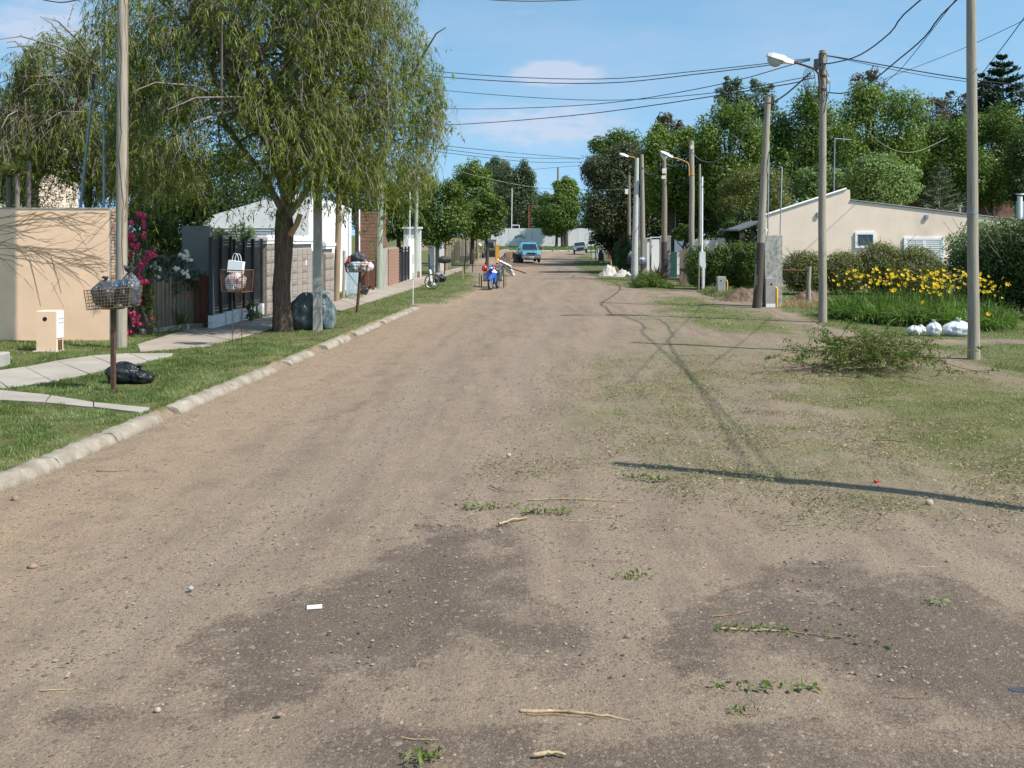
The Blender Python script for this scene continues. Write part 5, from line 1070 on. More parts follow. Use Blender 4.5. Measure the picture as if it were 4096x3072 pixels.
o = MB(); [o.tube([(0, 0, ZV(v, py2) - .03), (0, 0, ZV(v, py2) + .03)], .125, 12) for v in (303, 357)]; o.build('clamp', M['rust'], root)
o = MB(); o.box((XU(3262, py2) - px2, -.1, ZV(252, py2)), (.12, .12, .22)); o.box((XU(3258, py2) - px2, -.12, ZV(268, py2)), (.1, .1, .2)); o.build('cable_clamp', M['black'], root)
MB().sph((XU(3311, py2) - px2, -.05, ZV(322, py2)), (.055, .05, .10), 10, 8).build('insulator', M['ceramic'], root)
o = MB(); R0 = random.Random(8)
for k in range(8):
    t0 = R0.uniform(0, 6.28); zb_, pts = R0.uniform(5.6, 7.2), []
    for i in range(14): t0 += R0.uniform(-.2, .9); pts.append((math.cos(t0) * .12, math.sin(t0) * .12, min(zb_ + i * .12, H2 - .1)))
    o.tube(pts, .009, 4)
for k in range(5):
    x0 = XU(3230 + 10 * k, py2) - px2; pts = [(x0 + .18 * math.sin(t) * (1 + .2 * k), -.16, ZV(270, py2) - .38 * (1 - math.cos(t)) * (1 + .1 * k)) for t in np.linspace(0, 6.0, 14)]; o.tube(pts, .008, 4)
o.build('loose_wire', M['cable'], root)
# pole 3, leaning
b3 = G(3030, 1230); t3 = (XU(3072, b3[1]), b3[1], ZV(388, b3[1]))
root = thing('utility_pole', 'leaning wooden pole beside the tall concrete meter pillar, dark at its foot', 'utility pole', (b3[0], b3[1], 0), 0, 'wooden utility poles')
MB().tube([(-.03, 0, -.1), ((t3[0] - b3[0]) * .3, 0, t3[2] * .3), ((t3[0] - b3[0]) * .6, 0, t3[2] * .6), (t3[0] - b3[0], 0, t3[2])], [.15, .135, .12, .105], 14).build('shaft', M['woodlit'], root)
MB().tube([(-.032, -.0, .0), ((t3[0] - b3[0]) * .12, 0, t3[2] * .12), ((t3[0] - b3[0]) * .31, 0, t3[2] * .31)], [.156, .152, .140], 14).build('dark_foot', M['wooddk'], root)  # shadow on the lower shaft painted as a dark sleeve
MB().tube([(.30, .05, 3.9), (.37, -.05, 4.4), (.30, -.1, 4.8), (.36, -.1, 5.3), (.40, -.08, 5.5)], .012, 5).build('loose_wire', M['cable'], root)
pole('green_post', 'thin dark green post squeezed between the leaning pole and the meter pillar', (XU(3054, 36.4), 36.4, 0), (XU(3056, 36.4), 36.4, ZV(925, 36.4)), .045, .045, M['wooddk'], None, 'post', 8)
# meter pillar
Yp = 36.3; x0, x1 = XU(3060, Yp), XU(3129, Yp)
root = thing('meter_pillar', 'tall lichen-stained concrete meter pillar behind the leaning pole', 'meter pillar', ((x0 + x1) / 2, Yp, 0)); O = ((x0 + x1) / 2, Yp, 0); zt = ZV(938, Yp)
MB(O).bev(((x0 + x1) / 2, Yp + .2, zt / 2), (x1 - x0, .4, zt), .015).build('body', M['oldconc'], root)
xa, xb = XU(3060, Yp), XU(3098, Yp); MB(O).bev(((xa + xb) / 2 + .01, Yp - .04, .52), (xb - xa, .09, 1.02), .012).build('meter_box', M['concrete'], root)
MB(O).tube([(XU(3083, Yp), Yp - .09, ZV(1135, Yp)), (XU(3083, Yp), Yp - .06, ZV(1135, Yp))], .035, 14).build('hole', M['hole'], root); MB(O).box(((xa + xb) / 2 + .01, Yp - .09, .05), (xb - xa - .01, .02, .13)).build('white_foot', M['white'], root)
MB(O).tube([(XU(3105, Yp), Yp - .07, 0), (XU(3105, Yp), Yp - .07, ZV(1150, Yp)), (XU(3100, Yp), Yp - .04, ZV(1146, Yp))], .038, 8).build('gas_pipe', M['yellow'], root)
MB(O).tube([(XU(3074, Yp), Yp + .1, zt), (XU(3078, Yp), Yp + .1, ZV(565, Yp)), (XU(3074, Yp), Yp + .1, ZV(560, Yp)), (XU(3070, Yp), Yp + .1, ZV(570, Yp))], .024, 8).build('mast_pipe', M['greymetal'], root)
MB(O).tube([(XU(3126, Yp), Yp + .2, zt), (XU(3134, Yp), Yp + .2, ZV(668, Yp)), (XU(3128, Yp), Yp + .2, ZV(664, Yp)), (XU(3122, Yp), Yp + .2, ZV(672, Yp))], .02, 8).build('mast_pipe', M['greymetal'], root)
MB(O).tube([(XU(3062, Yp), Yp - .05, zt + .06), (XU(3066, Yp), Yp - .03, zt + .18), (XU(3054, Yp), Yp - .05, zt + .22)], .035, 8).build('elbow_pipe', M['ceramic'], root)
Yf = 38.5; root = thing('rail_fence', 'rusty pipe rail ending at a rough grey fence post right of the meter pillar', 'fence', (XU(3236, Yf), Yf, 0)); O = (XU(3236, Yf), Yf, 0)
MB(O).tube([(XU(3129, Yf), Yf, ZV(1079, Yf)), (XU(3232, Yf), Yf, ZV(1081, Yf))], .035, 8).build('rail', M['rust'], root)
MB(O).tube([(XU(3234, Yf), Yf, -.05), (XU(3234, Yf), Yf, .7), (XU(3238, Yf), Yf, ZV(1064, Yf))], [.11, .085, .08], 9).build('post', M['woodlit'], root)
o = MB(O); [o.tube([(XU(3129, Yf), Yf, z_), (XU(3232, Yf), Yf, z_ + .01)], .006, 4) for z_ in (.5, .8)]; o.build('wire', M['cable'], root)
# small meter box, white pillar with mast
Y2 = 42.8; x_ = XU(2888, Y2)
root = thing('meter_pillar', 'short pale concrete meter pillar with a yellow pipe, before the dark hedge', 'meter pillar', (x_, Y2, 0)); MB().bev((0, .15, .39), (.35, .3, .80), .012).build('body', M['concrete'], root); MB().tube([(-.04, -.004, .62), (-.04, .03, .62)], .032, 12).build('hole', M['hole'], root)
MB().tube([(.22, 0, 0), (.22, 0, .58), (.20, .0, .63), (.16, .05, .64)], .03, 8).build('gas_pipe', M['yellow'], root)
Y3 = 45.8; x_ = XU(2812, Y3)
root = thing('meter_pillar', 'white paddle shaped meter pillar with a thin white mast, before the dark hedge', 'meter pillar', (x_, Y3, 0))
hw = .145; z = [ZV(v, Y3) for v in (1157, 1070, 1058, 1010, 1003)]
MB().loft([[(xx, yy_, zz_) for xx, zz_ in ((-.02, z[0]), (.075, z[0]), (.09, z[1]), (.13, z[1]), (.13, z[2] + .1), (.11, z[2] + .1), (.115, z[3] + .02), (.05, z[4]), (-.06, z[4]), (-.145, z[3]), (-.145, z[2]), (-.02, z[1]))] for yy_ in (0, .22)]).build('pillar', M['whiteold'], root)
MB().tube([(-.03, .1, z[4]), (-.02, .1, ZV(705, Y3))], .045, 8).build('mast', M['white'], root); MB().sph((-.03, .1, ZV(705, Y3)), (.04, .04, .05)).build('mast_cap', M['black'], root)
pole('fence_post', 'thin red-brown post just left of the white paddle shaped pillar', (XU(2793, 46.2), 46.2, 0), (XU(2794, 46.2), 46.2, ZV(1035, 46.2)), .04, .04, M['plank'], None, 'post', 6)
pole('utility_pole', 'slender brown pole rising out of the hedge left of the thin white mast', (XU(2796, 50), 50, 0), (XU(2799, 50), 50, ZV(655, 50)), .06, .05, M['woodlit'], 'wooden utility poles', 'utility pole', 8)
mound('dirt_heap', 'heap of dark clods between the short meter pillar and the leaning pole', XU(2985, 39.5), 39.6, 1.0, .7, .42, M['dirt'], 11, lump=.7)
mound('dirt_heap', 'small clods at the foot of the short meter pillar', XU(2890, 40.2), 40.3, .5, .4, .1, M['dirt'], 12, lump=.6, n=24)
mound('dirt_heap', 'turned brown earth behind the rough grey fence post', XU(3270, 38.5), 39.4, .8, .7, .4, M['dirt'], 13, lump=.5)
# lamp on wooden pole (2760)
Y4 = 56.0; x_ = XU(2766, Y4); root = thing('utility_pole', 'grey wooden pole with a white lamp on a yellow arm rising from the hedge', 'street lamp', (x_, Y4, 0), 0, 'wooden utility poles'); zt = ZV(562, Y4)
MB().tube([(.02, 0, 0), (.0, 0, 3), (.03, 0, 5), (.0, 0, zt)], [.16, .15, .14, .13], 12).build('shaft', M['woodlit'], root)
MB().tube([(XU(u, Y4) - x_, -.15, ZV(v, Y4)) for u, v in ((2755, 702), (2754, 665), (2749, 650), (2728, 640), (2690, 628))], .035, 6).build('lamp_arm', M['orange'], root)
lamp_head(root, (XU(2640, Y4) - x_, -.15, ZV(604, Y4)), (XU(2690, Y4) - x_, -.15, ZV(628, Y4)), 1.0, .14)
o = MB(); o.tube([(0, 0, ZV(590, Y4)), (0, 0, ZV(584, Y4))], .16, 10); o.tube([(0, 0, ZV(700, Y4)), (0, 0, ZV(693, Y4))], .165, 10); o.build('clamp', M['orange'], root)
MB().box((0, -.14, ZV(588, Y4)), (.16, .06, .2)).build('sign_plate', M['whiteold'], root)
# dark pole with boxes
Y5 = 57.5; x_ = XU(2657, Y5); root = thing('utility_pole', 'mossy dark pole with white boxes and upright lamp before the grey gate posts', 'street lamp', (x_, Y5, 0), 0, 'wooden utility poles'); zt = ZV(640, Y5)
MB().tube([(0, 0, 0), (0, 0, ZV(955, Y5)), (.02, 0, ZV(800, Y5)), (0, 0, zt)], [.17, .165, .14, .1], 12).build('shaft', M['wood'], root); MB().tube([(0, 0, -.02), (0, 0, ZV(965, Y5))], .176, 12).build('dark_foot', M['wooddk'], root)  # darker sleeve over the lower shaft
MB().bev((-.02, -.16, ZV(683, Y5)), (.24, .12, .26), .02).build('box', M['ceramic'], root); MB().bev((-.06, -.16, ZV(708, Y5)), (.22, .12, .18), .02).build('box', M['ceramic'], root)
MB().loft([[(.0 + r_ * math.cos(t), r_ * math.sin(t), z_) for t in np.linspace(0, 5.75, 12)] for r_, z_ in ((.06, zt), (.2, zt + .25), (.22, zt + .36), (.1, zt + .44))], True, True).build('lamp_bowl', M['ceramic'], root)
# concrete lamp pole
b6 = G(2537, 1119); Y6 = b6[1]; x_ = b6[0]; root = thing('street_lamp', 'tapering pale concrete lamp post with a white lamp head, by the white sacks', 'street lamp', (x_, Y6, 0)); zt = ZV(630, Y6)
MB().tube([(0, 0, -.05), ((XU(2548, Y6) - x_), 0, zt)], [.20, .105], 16).build('post', M['concpale'], root)
MB().tube([(XU(u, Y6) - x_, -.0, ZV(v, Y6)) for u, v in ((2547, 633), (2530, 627), (2512, 622))], .032, 6).build('lamp_arm', M['orange'], root)
lamp_head(root, (XU(2478, Y6) - x_, 0, ZV(613, Y6)), (XU(2514, Y6) - x_, 0, ZV(624, Y6)), .95, .1)
pole('utility_pole', 'pale wooden pole standing just behind the concrete lamp post', (XU(2571, 62), 62, 0), (XU(2567, 62), 62, ZV(616, 62)), .165, .11, M['woodlit'], 'wooden utility poles', 'utility pole')
pole('metal_pole', 'thin grey rod beside the concrete lamp post', (XU(2553, 63), 63, 0), (XU(2557, 63), 63, ZV(790, 63)), .03, .025, M['greymetal'], None, 'pole', 6)
root = thing('utility_pole', 'dark brown pole with a small white box before the dark tree', 'utility pole', (XU(2517, 72), 72, 0), 0, 'wooden utility poles')
MB().tube([(0, 0, 0), (-.02, 0, ZV(698, 72))], [.14, .1], 10).build('shaft', M['wood'], root); MB().bev((-.2, -.1, ZV(765, 72)), (.22, .1, .34), .02).build('box', M['paper'], root)
for u, v, lb in ((2692, 715, 'left of two thin grey rods above the white gate wall'), (2700, 740, 'right of two thin grey rods above the white gate wall')):
    pole('metal_pole', lb, (XU(u - 1, 66), 66, 0), (XU(u, 66), 66, ZV(v, 66)), .035, .03, M['greymetal'], None, 'pole', 6)
root = thing('antenna_mast', 'thin silver mast with a short cross arm behind the beige house', 'antenna', (XU(3330, 52), 52, 0)); MB().tube([(0, 0, 0), (XU(3339, 52) - XU(3330, 52), 0, ZV(552, 52))], .03, 6).build('mast', M['greymetal'], root); MB().tube([(XU(3339, 52) - XU(3330, 52), 0, ZV(552, 52)), (XU(3402, 52) - XU(3330, 52), 0, ZV(557, 52))], .022, 5).build('cross_arm', M['greymetal'], root)
# unseen poles: first set to cast the road shadow, second holds the cables
root = thing('utility_pole', 'unseen wooden pole across the corner casting the dark road shadow', 'utility pole', (7.5, 8.7, 0), 0, 'wooden utility poles')
MB().tube([(0, 0, -.1), (0, 0, 4), (0, 0, 8.3)], [.14, .125, .10], 12).build('shaft', M['woodlit'], root)
pole('utility_pole', 'wooden pole far across the side street carrying the twisted cables', (11.0, 7.0, 0), (11.0, 7.0, 10.8), .14, .1, M['woodlit'], 'wooden utility poles', 'utility pole')
# ---------------------------------------------------------------- beige house on the right
YH = 50.0; root = thing('beige_house', 'low pinkish beige house with stepped sloping roofline behind the hedges', 'house', (XU(3400, YH), YH, 0)); O = (XU(3400, YH), YH, 0)
prof = [(3055, 862), (3385, 757), (3400, 757), (3401, 800), (3835, 853), (4200, 895)]
ring = [(XU(u, YH), ZV(v, YH)) for u, v in prof]; xr = ring[-1][0]
R1 = [(ring[0][0], 0)] + ring + [(xr, 0)]
MB(O).loft([[(x, YH + dy, z) for x, z in R1[::-1]] for dy in (0, .3)]).build('wall', M['pinkbeige'], root)
MB(O).loft([[(x, YH + dy, z) for x, z in ((14.4, 0), (14.4, 3.1), (16.6, 3.7), (xr, 2.9), (xr, 0))][::-1] for dy in (.31, 9)]).build('rear_wall', M['pinkbeige'], root)
fa = MB(O); fa.tube([(ring[0][0] - .15, YH - .03, ring[0][1] - .02), (ring[1][0], YH - .03, ring[1][1] + .05)], .055, 4); fa.build('fascia', M['white'], root)
fa = MB(O); fa.tube([(ring[3][0], YH - .03, ring[3][1] + .02), (xr, YH - .03, ring[5][1] + .02)], .035, 4); fa.build('roof_edge', M['greypaint'], root)
def window(u0, u1, v0, v1, sh=False, lb=None):
    xa, xb, za, zb_ = XU(u0, YH), XU(u1, YH), ZV(v1, YH), ZV(v0, YH); c = ((xa + xb) / 2, YH, (za + zb_) / 2); w_, h_ = xb - xa, zb_ - za
    fr = MB(O); t = .11
    fr.box((c[0], YH - .03, zb_ - t / 2), (w_, .10, t)); fr.box((c[0], YH - .03, za + t / 2), (w_, .10, t)); fr.box((xa + t / 2, YH - .031, c[2]), (t, .10, h_ - 2 * t)); fr.box((xb - t / 2, YH - .031, c[2]), (t, .10, h_ - 2 * t))
    f_ = fr.build('window' if not sh else 'shuttered_window', M['white'], root)
    fi = MB(O); t2 = .04
    MB(O).box((c[0], YH - .012, c[2]), (w_ - 2 * t, .03, h_ - 2 * t)).build('pane', M['glass'] if not sh else M['whiteold'], f_)
    if sh:
        n_ = int((h_ - 2 * t) / .09); k_ = 0
        sl = MB(); sl.box((0, 0, 0), ((w_ - 2 * t) / 2 - .09, .02, .06), 0, .7); me = sl.mesh('shutter_slat'); me.materials.append(M['white'])
        for s_ in (-1, 1):
            for i in range(n_): link_mesh('shutter_slat', me, None, f_, (c[0] - O[0] + s_ * (w_ - 2 * t) / 4, -.05, za - O[2] + t + .05 + i * .09))
        st = MB(O); [st.box((c[0] + dx, YH - .055, c[2]), (.07, .03, h_ - 2 * t)) for dx in (-(w_ / 2 - t - .03), -.035, .04, (w_ / 2 - t - .03))]; st.build('shutter_frame', M['white'], f_)
window(3419, 3499, 927, 990); window(3614, 3776, 948, 1062, True)
for u, v in ((3705, 865), (3272, 855)): MB(O).bev((XU(u, YH), YH - .05, ZV(v, YH)), (.15, .1, .2), .01).build('wall_vent', M['greymetal'], root)
o = MB(O); xx = XU(3868, YH); zb_ = ZV(860, YH); o.tube([(xx, YH + .8, zb_ - .2), (xx, YH + .8, ZV(822, YH))], .06, 8); o.tube([(xx, YH + .8, ZV(822, YH)), (xx, YH + .8, ZV(816, YH))], .12, 8); o.build('roof_vent', M['greymetal'], root)
MB(O).loft([[(XU(2960, YH), YH + .3, ZV(915, YH)), (XU(3055, YH), YH + .3, ZV(880, YH)), (XU(3055, YH), YH + .3, ZV(887, YH)), (XU(2960, YH), YH + .3, ZV(922, YH))], [(XU(2960, YH), YH + 5, ZV(915, YH)), (XU(3055, YH), YH + 5, ZV(880, YH)), (XU(3055, YH), YH + 5, ZV(887, YH)), (XU(2960, YH), YH + 5, ZV(922, YH))]]).build('porch_roof', M['greypaint'], root)
for u in (2975, 3018): MB(O).box((XU(u, YH), YH + .5, 1.35), (.2, .2, 2.7)).build('porch_post', M['barkd'], root)
# tiled roof house far right
YB = 76; root = thing('brick_house', 'distant low house with a brown tiled roof behind the tall bush', 'house', (XU(3900, YB), YB, 0)); O = (XU(3900, YB), YB, 0)
xa, xb = XU(3650, YB), XU(4085, YB); MB(O).box(((xa + xb) / 2, YB + 4, 1.9), (xb - xa, 6, 3.8)).build('wall', M['brick2'], root)
M['tile'] = mat('brown_roof_tile', (.19, .105, .075), .9, var=.45, sc=3, bump=.3, bs=20)
nr = 16
for k in range(nr):
    z0, z1 = 3.2 + 2.0 * k / nr, 3.2 + 2.0 * (k + 1) / nr; y0 = YB + .6 + 3.4 * k / nr; o = MB(O); o.loft([[(xa - .2, y0, z0), (xa - .2, y0 + .3, z1), (xa - .2, y0 + .3, z1 - .05), (xa - .2, y0 + .05, z0 - .05)], [(xb + .1, y0, z0), (xb + .1, y0 + .3, z1), (xb + .1, y0 + .3, z1 - .05), (xb + .1, y0 + .05, z0 - .05)]]); o.build('tile_row', M['tile'], root)
MB(O).box(((xa + xb) / 2, YB + 4, 4.1), (xb - xa, 5.6, 2.0)).build('roof_core', M['tile'], root)
root = thing('metal_chimney', 'white metal chimney on corrugated sheet at the right edge of the picture', 'chimney', (XU(4085, 70), 70, 0)); MB().tube([(-.1, 0, 3.5), (-.1, 0, ZV(782, 70))], .17, 10).build('flue', M['white'], root); MB().tube([(-.1, 0, ZV(778, 70)), (-.1, 0, ZV(772, 70))], .27, 10).build('cap', M['whiteold'], root)
o = MB(); n_ = 16; o.loft([[(-.35 + i * .1, .05 * math.sin(i * 2.2), z_) for i in range(n_)] + [(-.35 + (n_ - 1 - i) * .1, .05 * math.sin((n_ - 1 - i) * 2.2) + .03, z_) for i in range(n_)] for z_ in (0, ZV(803, 70))]); o.build('corrugated_sheet', M['bluemetal'], root)
# ---------------------------------------------------------------- right: white gate wall, gates, fences
root = thing('white_gate_wall', 'white garden wall with grey posts and open gates behind the spiky plant', 'wall', (XU(2630, 60), 60, 0)); O = (XU(2630, 60), 60, 0)
for u0, u1, v0, Y in ((2585, 2601, 962, 63), (2605, 2637, 956, 63.5), (2652, 2668, 954, 61.5), (2700, 2790, 955, 64), (2800, 2870, 958, 66), (2870, 2960, 950, 68)):
    x0, x1 = XU(u0, Y), XU(u1, Y); MB(O).box(((x0 + x1) / 2, Y + .1, ZV(v0, Y) / 2), (x1 - x0, .2, ZV(v0, Y))).build('wall_panel', M['white'], root)
for u, v0, Y, w_ in ((2582, 950, 62, 9), (2602, 950, 62, 6), (2647, 945, 60.5, 13), (2675, 941, 59, 14)):
    x_ = XU(u, Y); MB(O).bev((x_, Y, ZV(v0, Y) / 2), (w_ * Y / F, .25, ZV(v0, Y)), .01).build('post', M['greywall'], root)
for u0, u1, v0, Y in ((2578, 2606, 953, 62.6), (2600, 2642, 949, 63), (2640, 2684, 945, 61)):
    x0, x1 = XU(u0, Y), XU(u1, Y); MB(O).box(((x0 + x1) / 2, Y + .1, ZV(v0, Y) + .02), (x1 - x0, .4, .06)).build('coping', M['whiteold'], root)
x_ = XU(2696, 60); props(MB().bev((0, 0, ZV(1006, 60) / 2), (.34, .06, ZV(1006, 60)), .01).build('green_gate', mat('green_gate_paint', (.02, .10, .075), .6, var=.3), None, (x_, 60, 0)), 'narrow dark green gate panel right of the grey gate posts', 'gate')
root = thing('wooden_gate', 'weathered grey plank gate under the hedge right of the green panel', 'gate', (XU(2738, 51), 51, 0))
for k, u in enumerate((2722, 2731, 2741, 2750)): MB().bev((XU(u, 51) - XU(2738, 51), 0, .9 + .04 * (k % 2)), (.1, .06, 1.75), .01).build('plank', M['plank'], root)
MB().box((0, -.05, .85), (.45, .05, .07)).build('crossbar', M['wooddk'], root)
root = thing('plank_fence', 'far fence of grey upright planks near the parked car', 'fence', (XU(2405, 108), 108, 0))
for k in range(12): MB().bev((XU(2385, 108) - XU(2405, 108) + k * .125 * 1.0, k * .0 + .3 * (k % 2), .95), (.07, .05, 1.75 + .12 * (k % 3)), .01).build('plank', M['woodlit'] if k % 2 else M['whiteold'], root)
root = thing('red_gate', 'rusty red plank gate in the shade near the far plank fence', 'gate', (XU(2441, 101), 101, 0))
for k in range(5): MB().bev((XU(2432 + 5.2 * k, 101) - XU(2441, 101), 0, .92), (.115, .05, 1.84), .01).build('plank', M['dullred'] if 0 else mat('red_plank_paint', (.20, .055, .035), .8, var=.3) if k == 0 else bpy.data.materials['red_plank_paint'], root)
props(MB().box((0, 0, .2), (.06, .06, .6)).build('stake', M['yellowwood'], None, (XU(2454, 98), 98, 0)), 'short pale stake beside the rusty red gate', 'stake')
props(MB().box((0, 0, .2), (.06, .06, .5)).build('stake', M['yellowwood'], None, (XU(2445, 80), 80, 0)), 'short pale stake in the shade before the rusty red gate', 'stake')
x_, y_ = XU(2364, 99), 99; basket('small basket of dark bags on a post beside the parked car', x_, y_, .1, ZV(975, y_), ZV(965, y_), .5, .4, 1.1, M['black'], 0, .2, .008, pr=.04)
bag('rubbish_bag', 'dark bag heaped on the small basket beside the parked car', x_, y_, ZV(975, y_), .55, .4, .35, M['bagdark'], 0, 51)
x_, y_ = XU(2404, 83), 83; root = thing('covered_rack', 'black covered rack on four legs before the far plank fence', 'rack', (x_, y_, 0))
MB().loft([[(-.22, -.15, .35), (.22, -.15, .35), (.22, .15, .35), (-.22, .15, .35)], [(-.22, -.15, .9), (.2, -.15, .9), (.2, .15, .9), (-.22, .15, .9)], [(-.1, -.1, 1.2), (-.02, -.1, 1.25), (-.02, .1, 1.25), (-.1, .1, 1.2)]]).build('cover', M['bagblack'], root)
for sx in (-.2, .2):
    for sy in (-.13, .13): MB().box((sx, sy, .2), (.03, .03, .4)).build('leg', M['black'], root)
pole('stake', 'grey wooden post left of the black covered rack', (XU(2382, 86), 86, 0), (XU(2383, 86), 86, 1.7), .05, .05, M['woodlit'], None, 'post', 6)
o = MB(); [o.box((0, 0, .1 + .1 * k), (1.0, .06, .05)) for k in range(5)]; props(o.build('slatted_bench', M['whiteold'], None, (XU(2378, 104), 104, 0)), 'pale slatted panel lying between the basket and the black rack', 'slatted panel')
# rubbish on the right
x_, y_ = XU(2522, 62), 62; basket('dark box basket on a post left of the concrete lamp post, holding a blue-black bag', x_ - .0, y_, 0, ZV(1052, y_), ZV(1028, y_), .38, .35, 1.0, M['black'], 0, .05, .008, pr=.03)
bag('rubbish_bag', 'blue-black bag in the dark box basket left of the lamp post', x_, y_, ZV(1050, y_) + .1, .36, .3, .62, M['bagteal'], .05, 52)
x_, y_ = XU(2567, 60.5), 60.5; basket('silver basket on a brown post between the lamp post and the spiky plant', x_, y_, 0, ZV(1051, y_), ZV(1037, y_), .42, .36, 1.1, M['greymetal'], 0, .1, .008, pr=.035)
bag('rubbish_bag', 'white and blue bag in the silver basket by the spiky plant', x_ + .02, y_, ZV(1050, y_), .42, .34, .36, M['bagmix2'], .04, 53)
x_, y_ = XU(2450, 62.5), 62.3
def heap_bag(nm, lb, pts, m, seed):
    R_ = random.Random(seed); o = MB(); rings = []
    for (px_, py_, w_, h_) in pts: rings.append([(px_ + R_.uniform(-.02, .02), py_ - w_ + 2 * w_ * (k / 11) + R_.uniform(-.03, .03), h_ * math.sin(math.pi * k / 11) ** .6 * (1 + R_.uniform(-.22, .22)) - .01) for k in range(12)])
    o.loft(rings, False, False, False); return props(o.build(nm, m, None, (x_, y_, 0.02)), lb, 'sack')
mound('woven_sack', 'large crumpled white sack spread on the ground left of the lamp post', XU(2432, 62.5), 62.3, .62, .5, .62, M['tarp'], 22, cat='sack', lump=.75, n=26)
mound('woven_sack', 'low white sack with a torn upright flap touching the lamp post', XU(2492, 61), 61.2, .62, .4, .38, M['tarp'], 25, cat='sack', lump=.85, n=26)
# white bags by the lilies
x_, y_ = XU(3652, 26.1), 26.1
bag('rubbish_bag', 'small round white bag, leftmost by the yellow lilies', XU(3651, 26.2), 26.1, 0, .34, .32, .27, M['bagwhite'], 0, 61); bag('rubbish_bag', 'small greyish white bag wedged behind the two left white bags', XU(3690, 26.5), 26.6, 0, .26, .3, .25, M['bagwhite'], 0, 62)
bag('rubbish_bag', 'upright white bag with tied corners, middle one by the yellow lilies', XU(3722, 26.2), 26.0, 0, .36, .34, .37, M['bagwhite'], .06, 63); bag('rubbish_bag', 'largest white bag, partly hidden by the nearest wooden pole', XU(3812, 26.2), 26.0, 0, .68, .5, .40, M['bagwhite'], .07, 64, (.06, 0))
# ---------------------------------------------------------------- overhead cables
def cab(name, label, pts, r=.012, m='cable', group='overhead cables', n=22):
    P = [Vector((XU(u, Y), Y, ZV(v, Y))) for u, v, Y in pts]; o = MB(); out_ = []
    if len(P) == 2: out_ = [P[0].lerp(P[1], k / n) for k in range(n + 1)]
    else:
        Q = [P[0] * 2 - P[1]] + P + [P[-1] * 2 - P[-2]]
        for i in range(1, len(Q) - 2):
            for k in range(n // (len(P) - 1) + 1):
                t = k / (n // (len(P) - 1) + 1); a_, b_, c_, d_ = Q[i - 1], Q[i], Q[i + 1], Q[i + 2]
                out_.append(.5 * ((2 * b_) + (c_ - a_) * t + (2 * a_ - 5 * b_ + 4 * c_ - d_) * t * t + (3 * b_ - a_ - 3 * c_ + d_) * t ** 3))
        out_.append(P[-1])
    o.tube(out_, r, 5, False); org = out_[0]
    for i, v in enumerate(o.v): o.v[i] = tuple(Vector(v) - org)
    return props(o.build(name, M[m], None, org), label, 'cable', group)
c_ = py2
cab('overhead_cable', 'topmost thin cable from the right lamp pole to behind the big tree', [(3240, 232, c_), (3170, 240, c_ + .3), (2800, 281, 31.8), (2400, 314, 33.3), (1900, 297, 35.2), (1345, 240, 37.3)], .013)
cab('overhead_cable', 'second cable just under the topmost one, towards the big tree', [(3240, 236, c_), (3165, 247, c_ + .3), (2800, 293, 31.8), (2400, 331, 33.3), (1900, 316, 35.2), (1345, 262, 37.3)], .015)
cab('overhead_cable', 'flat thin cable, third from the top over the street', [(3260, 300, c_), (2858, 369, 32.5), (2400, 399, 36), (1900, 371, 41), (1515, 330, 45.5)], .012)
cab('overhead_cable', 'cable rising steeply to the right across the third one', [(3240, 240, c_), (3171, 256, c_ + .5), (2858, 340, 33), (2400, 413, 37.5), (1900, 434, 43), (1515, 420, 45.5)], .014)
cab('overhead_cable', 'lowest long cable sloping from the lamp arm down to the big tree', [(3260, 309, c_), (3220, 316, c_ + .3), (3089, 345, 31.5), (2400, 448, 38), (1900, 492, 46), (1660, 500, 56)], .017)
cab('bundled_cable', 'thick twisted cable from the lamp pole up over the top right', [(3268, 254, c_), (3330, 250, 29.3), (3440, 218, 27.4), (3560, 130, 25.4), (3680, 0, 23.8), (4608, -675, 16), (8250, -3730, 7.0)], .019)
cab('overhead_cable', 'dark twisted wire sagging from low on the lamp pole to the top right', [(3305, 368, c_), (3380, 370, 29), (3470, 335, 27), (3590, 240, 25), (3700, 145, 23.6), (3825, 0, 22), (4500, -560, 16.5), (8250, -3500, 7.0)], .018)
cab('overhead_cable', 'thin straight wire beside the dark twisted one at the top right', [(3540, 330, 38), (3620, 255, 33), (3820, 0, 24), (4200, -480, 15)], .011)
cab('overhead_cable', 'upper of two close cables running right from the lamp pole top', [(3298, 219, c_), (3380, 232, c_), (3860, 313, 29), (4300, 362, 28)], .017)
cab('overhead_cable', 'lower of two close cables running right from the lamp pole top', [(3298, 221, c_), (3380, 236, c_), (3640, 290, 29.6), (3860, 324, 29), (4300, 380, 28)], .010)
cab('overhead_cable', 'faint wire rising gently right behind the nearest pole', [(3530, 318, 48), (3880, 180, 40), (4300, -20, 34)], .012)
cab('overhead_cable', 'steep wire right of the nearest wooden pole', [(3860, 378, 30), (3905, 322, 28), (4000, 200, 25), (4096, 70, 22), (4400, -350, 17)], .011)
cab('bundled_cable', 'thick grey cable drooping left from the lamp arm to the next lamp pole', [(3240, 290, c_), (3150, 370, 31.5), (3090, 408, 33.5), (3040, 424, 35.6), (2985, 520, 40), (2920, 610, 46), (2850, 646, 51), (2800, 638, 54), (2768, 606, 55.8)], .026, 'cablegrey')
cab('bundled_cable', 'grey cable loop hanging between two poles left of the yellow arm lamp', [(2768, 606, 56), (2730, 650, 57), (2690, 662, 57.5), (2657, 650, 57.5)], .03, 'cablegrey')
cab('bundled_cable', 'grey cable loop hanging behind the concrete lamp post', [(2657, 640, 57.5), (2620, 690, 60), (2590, 694, 61), (2569, 665, 62)], .03, 'cablegrey')
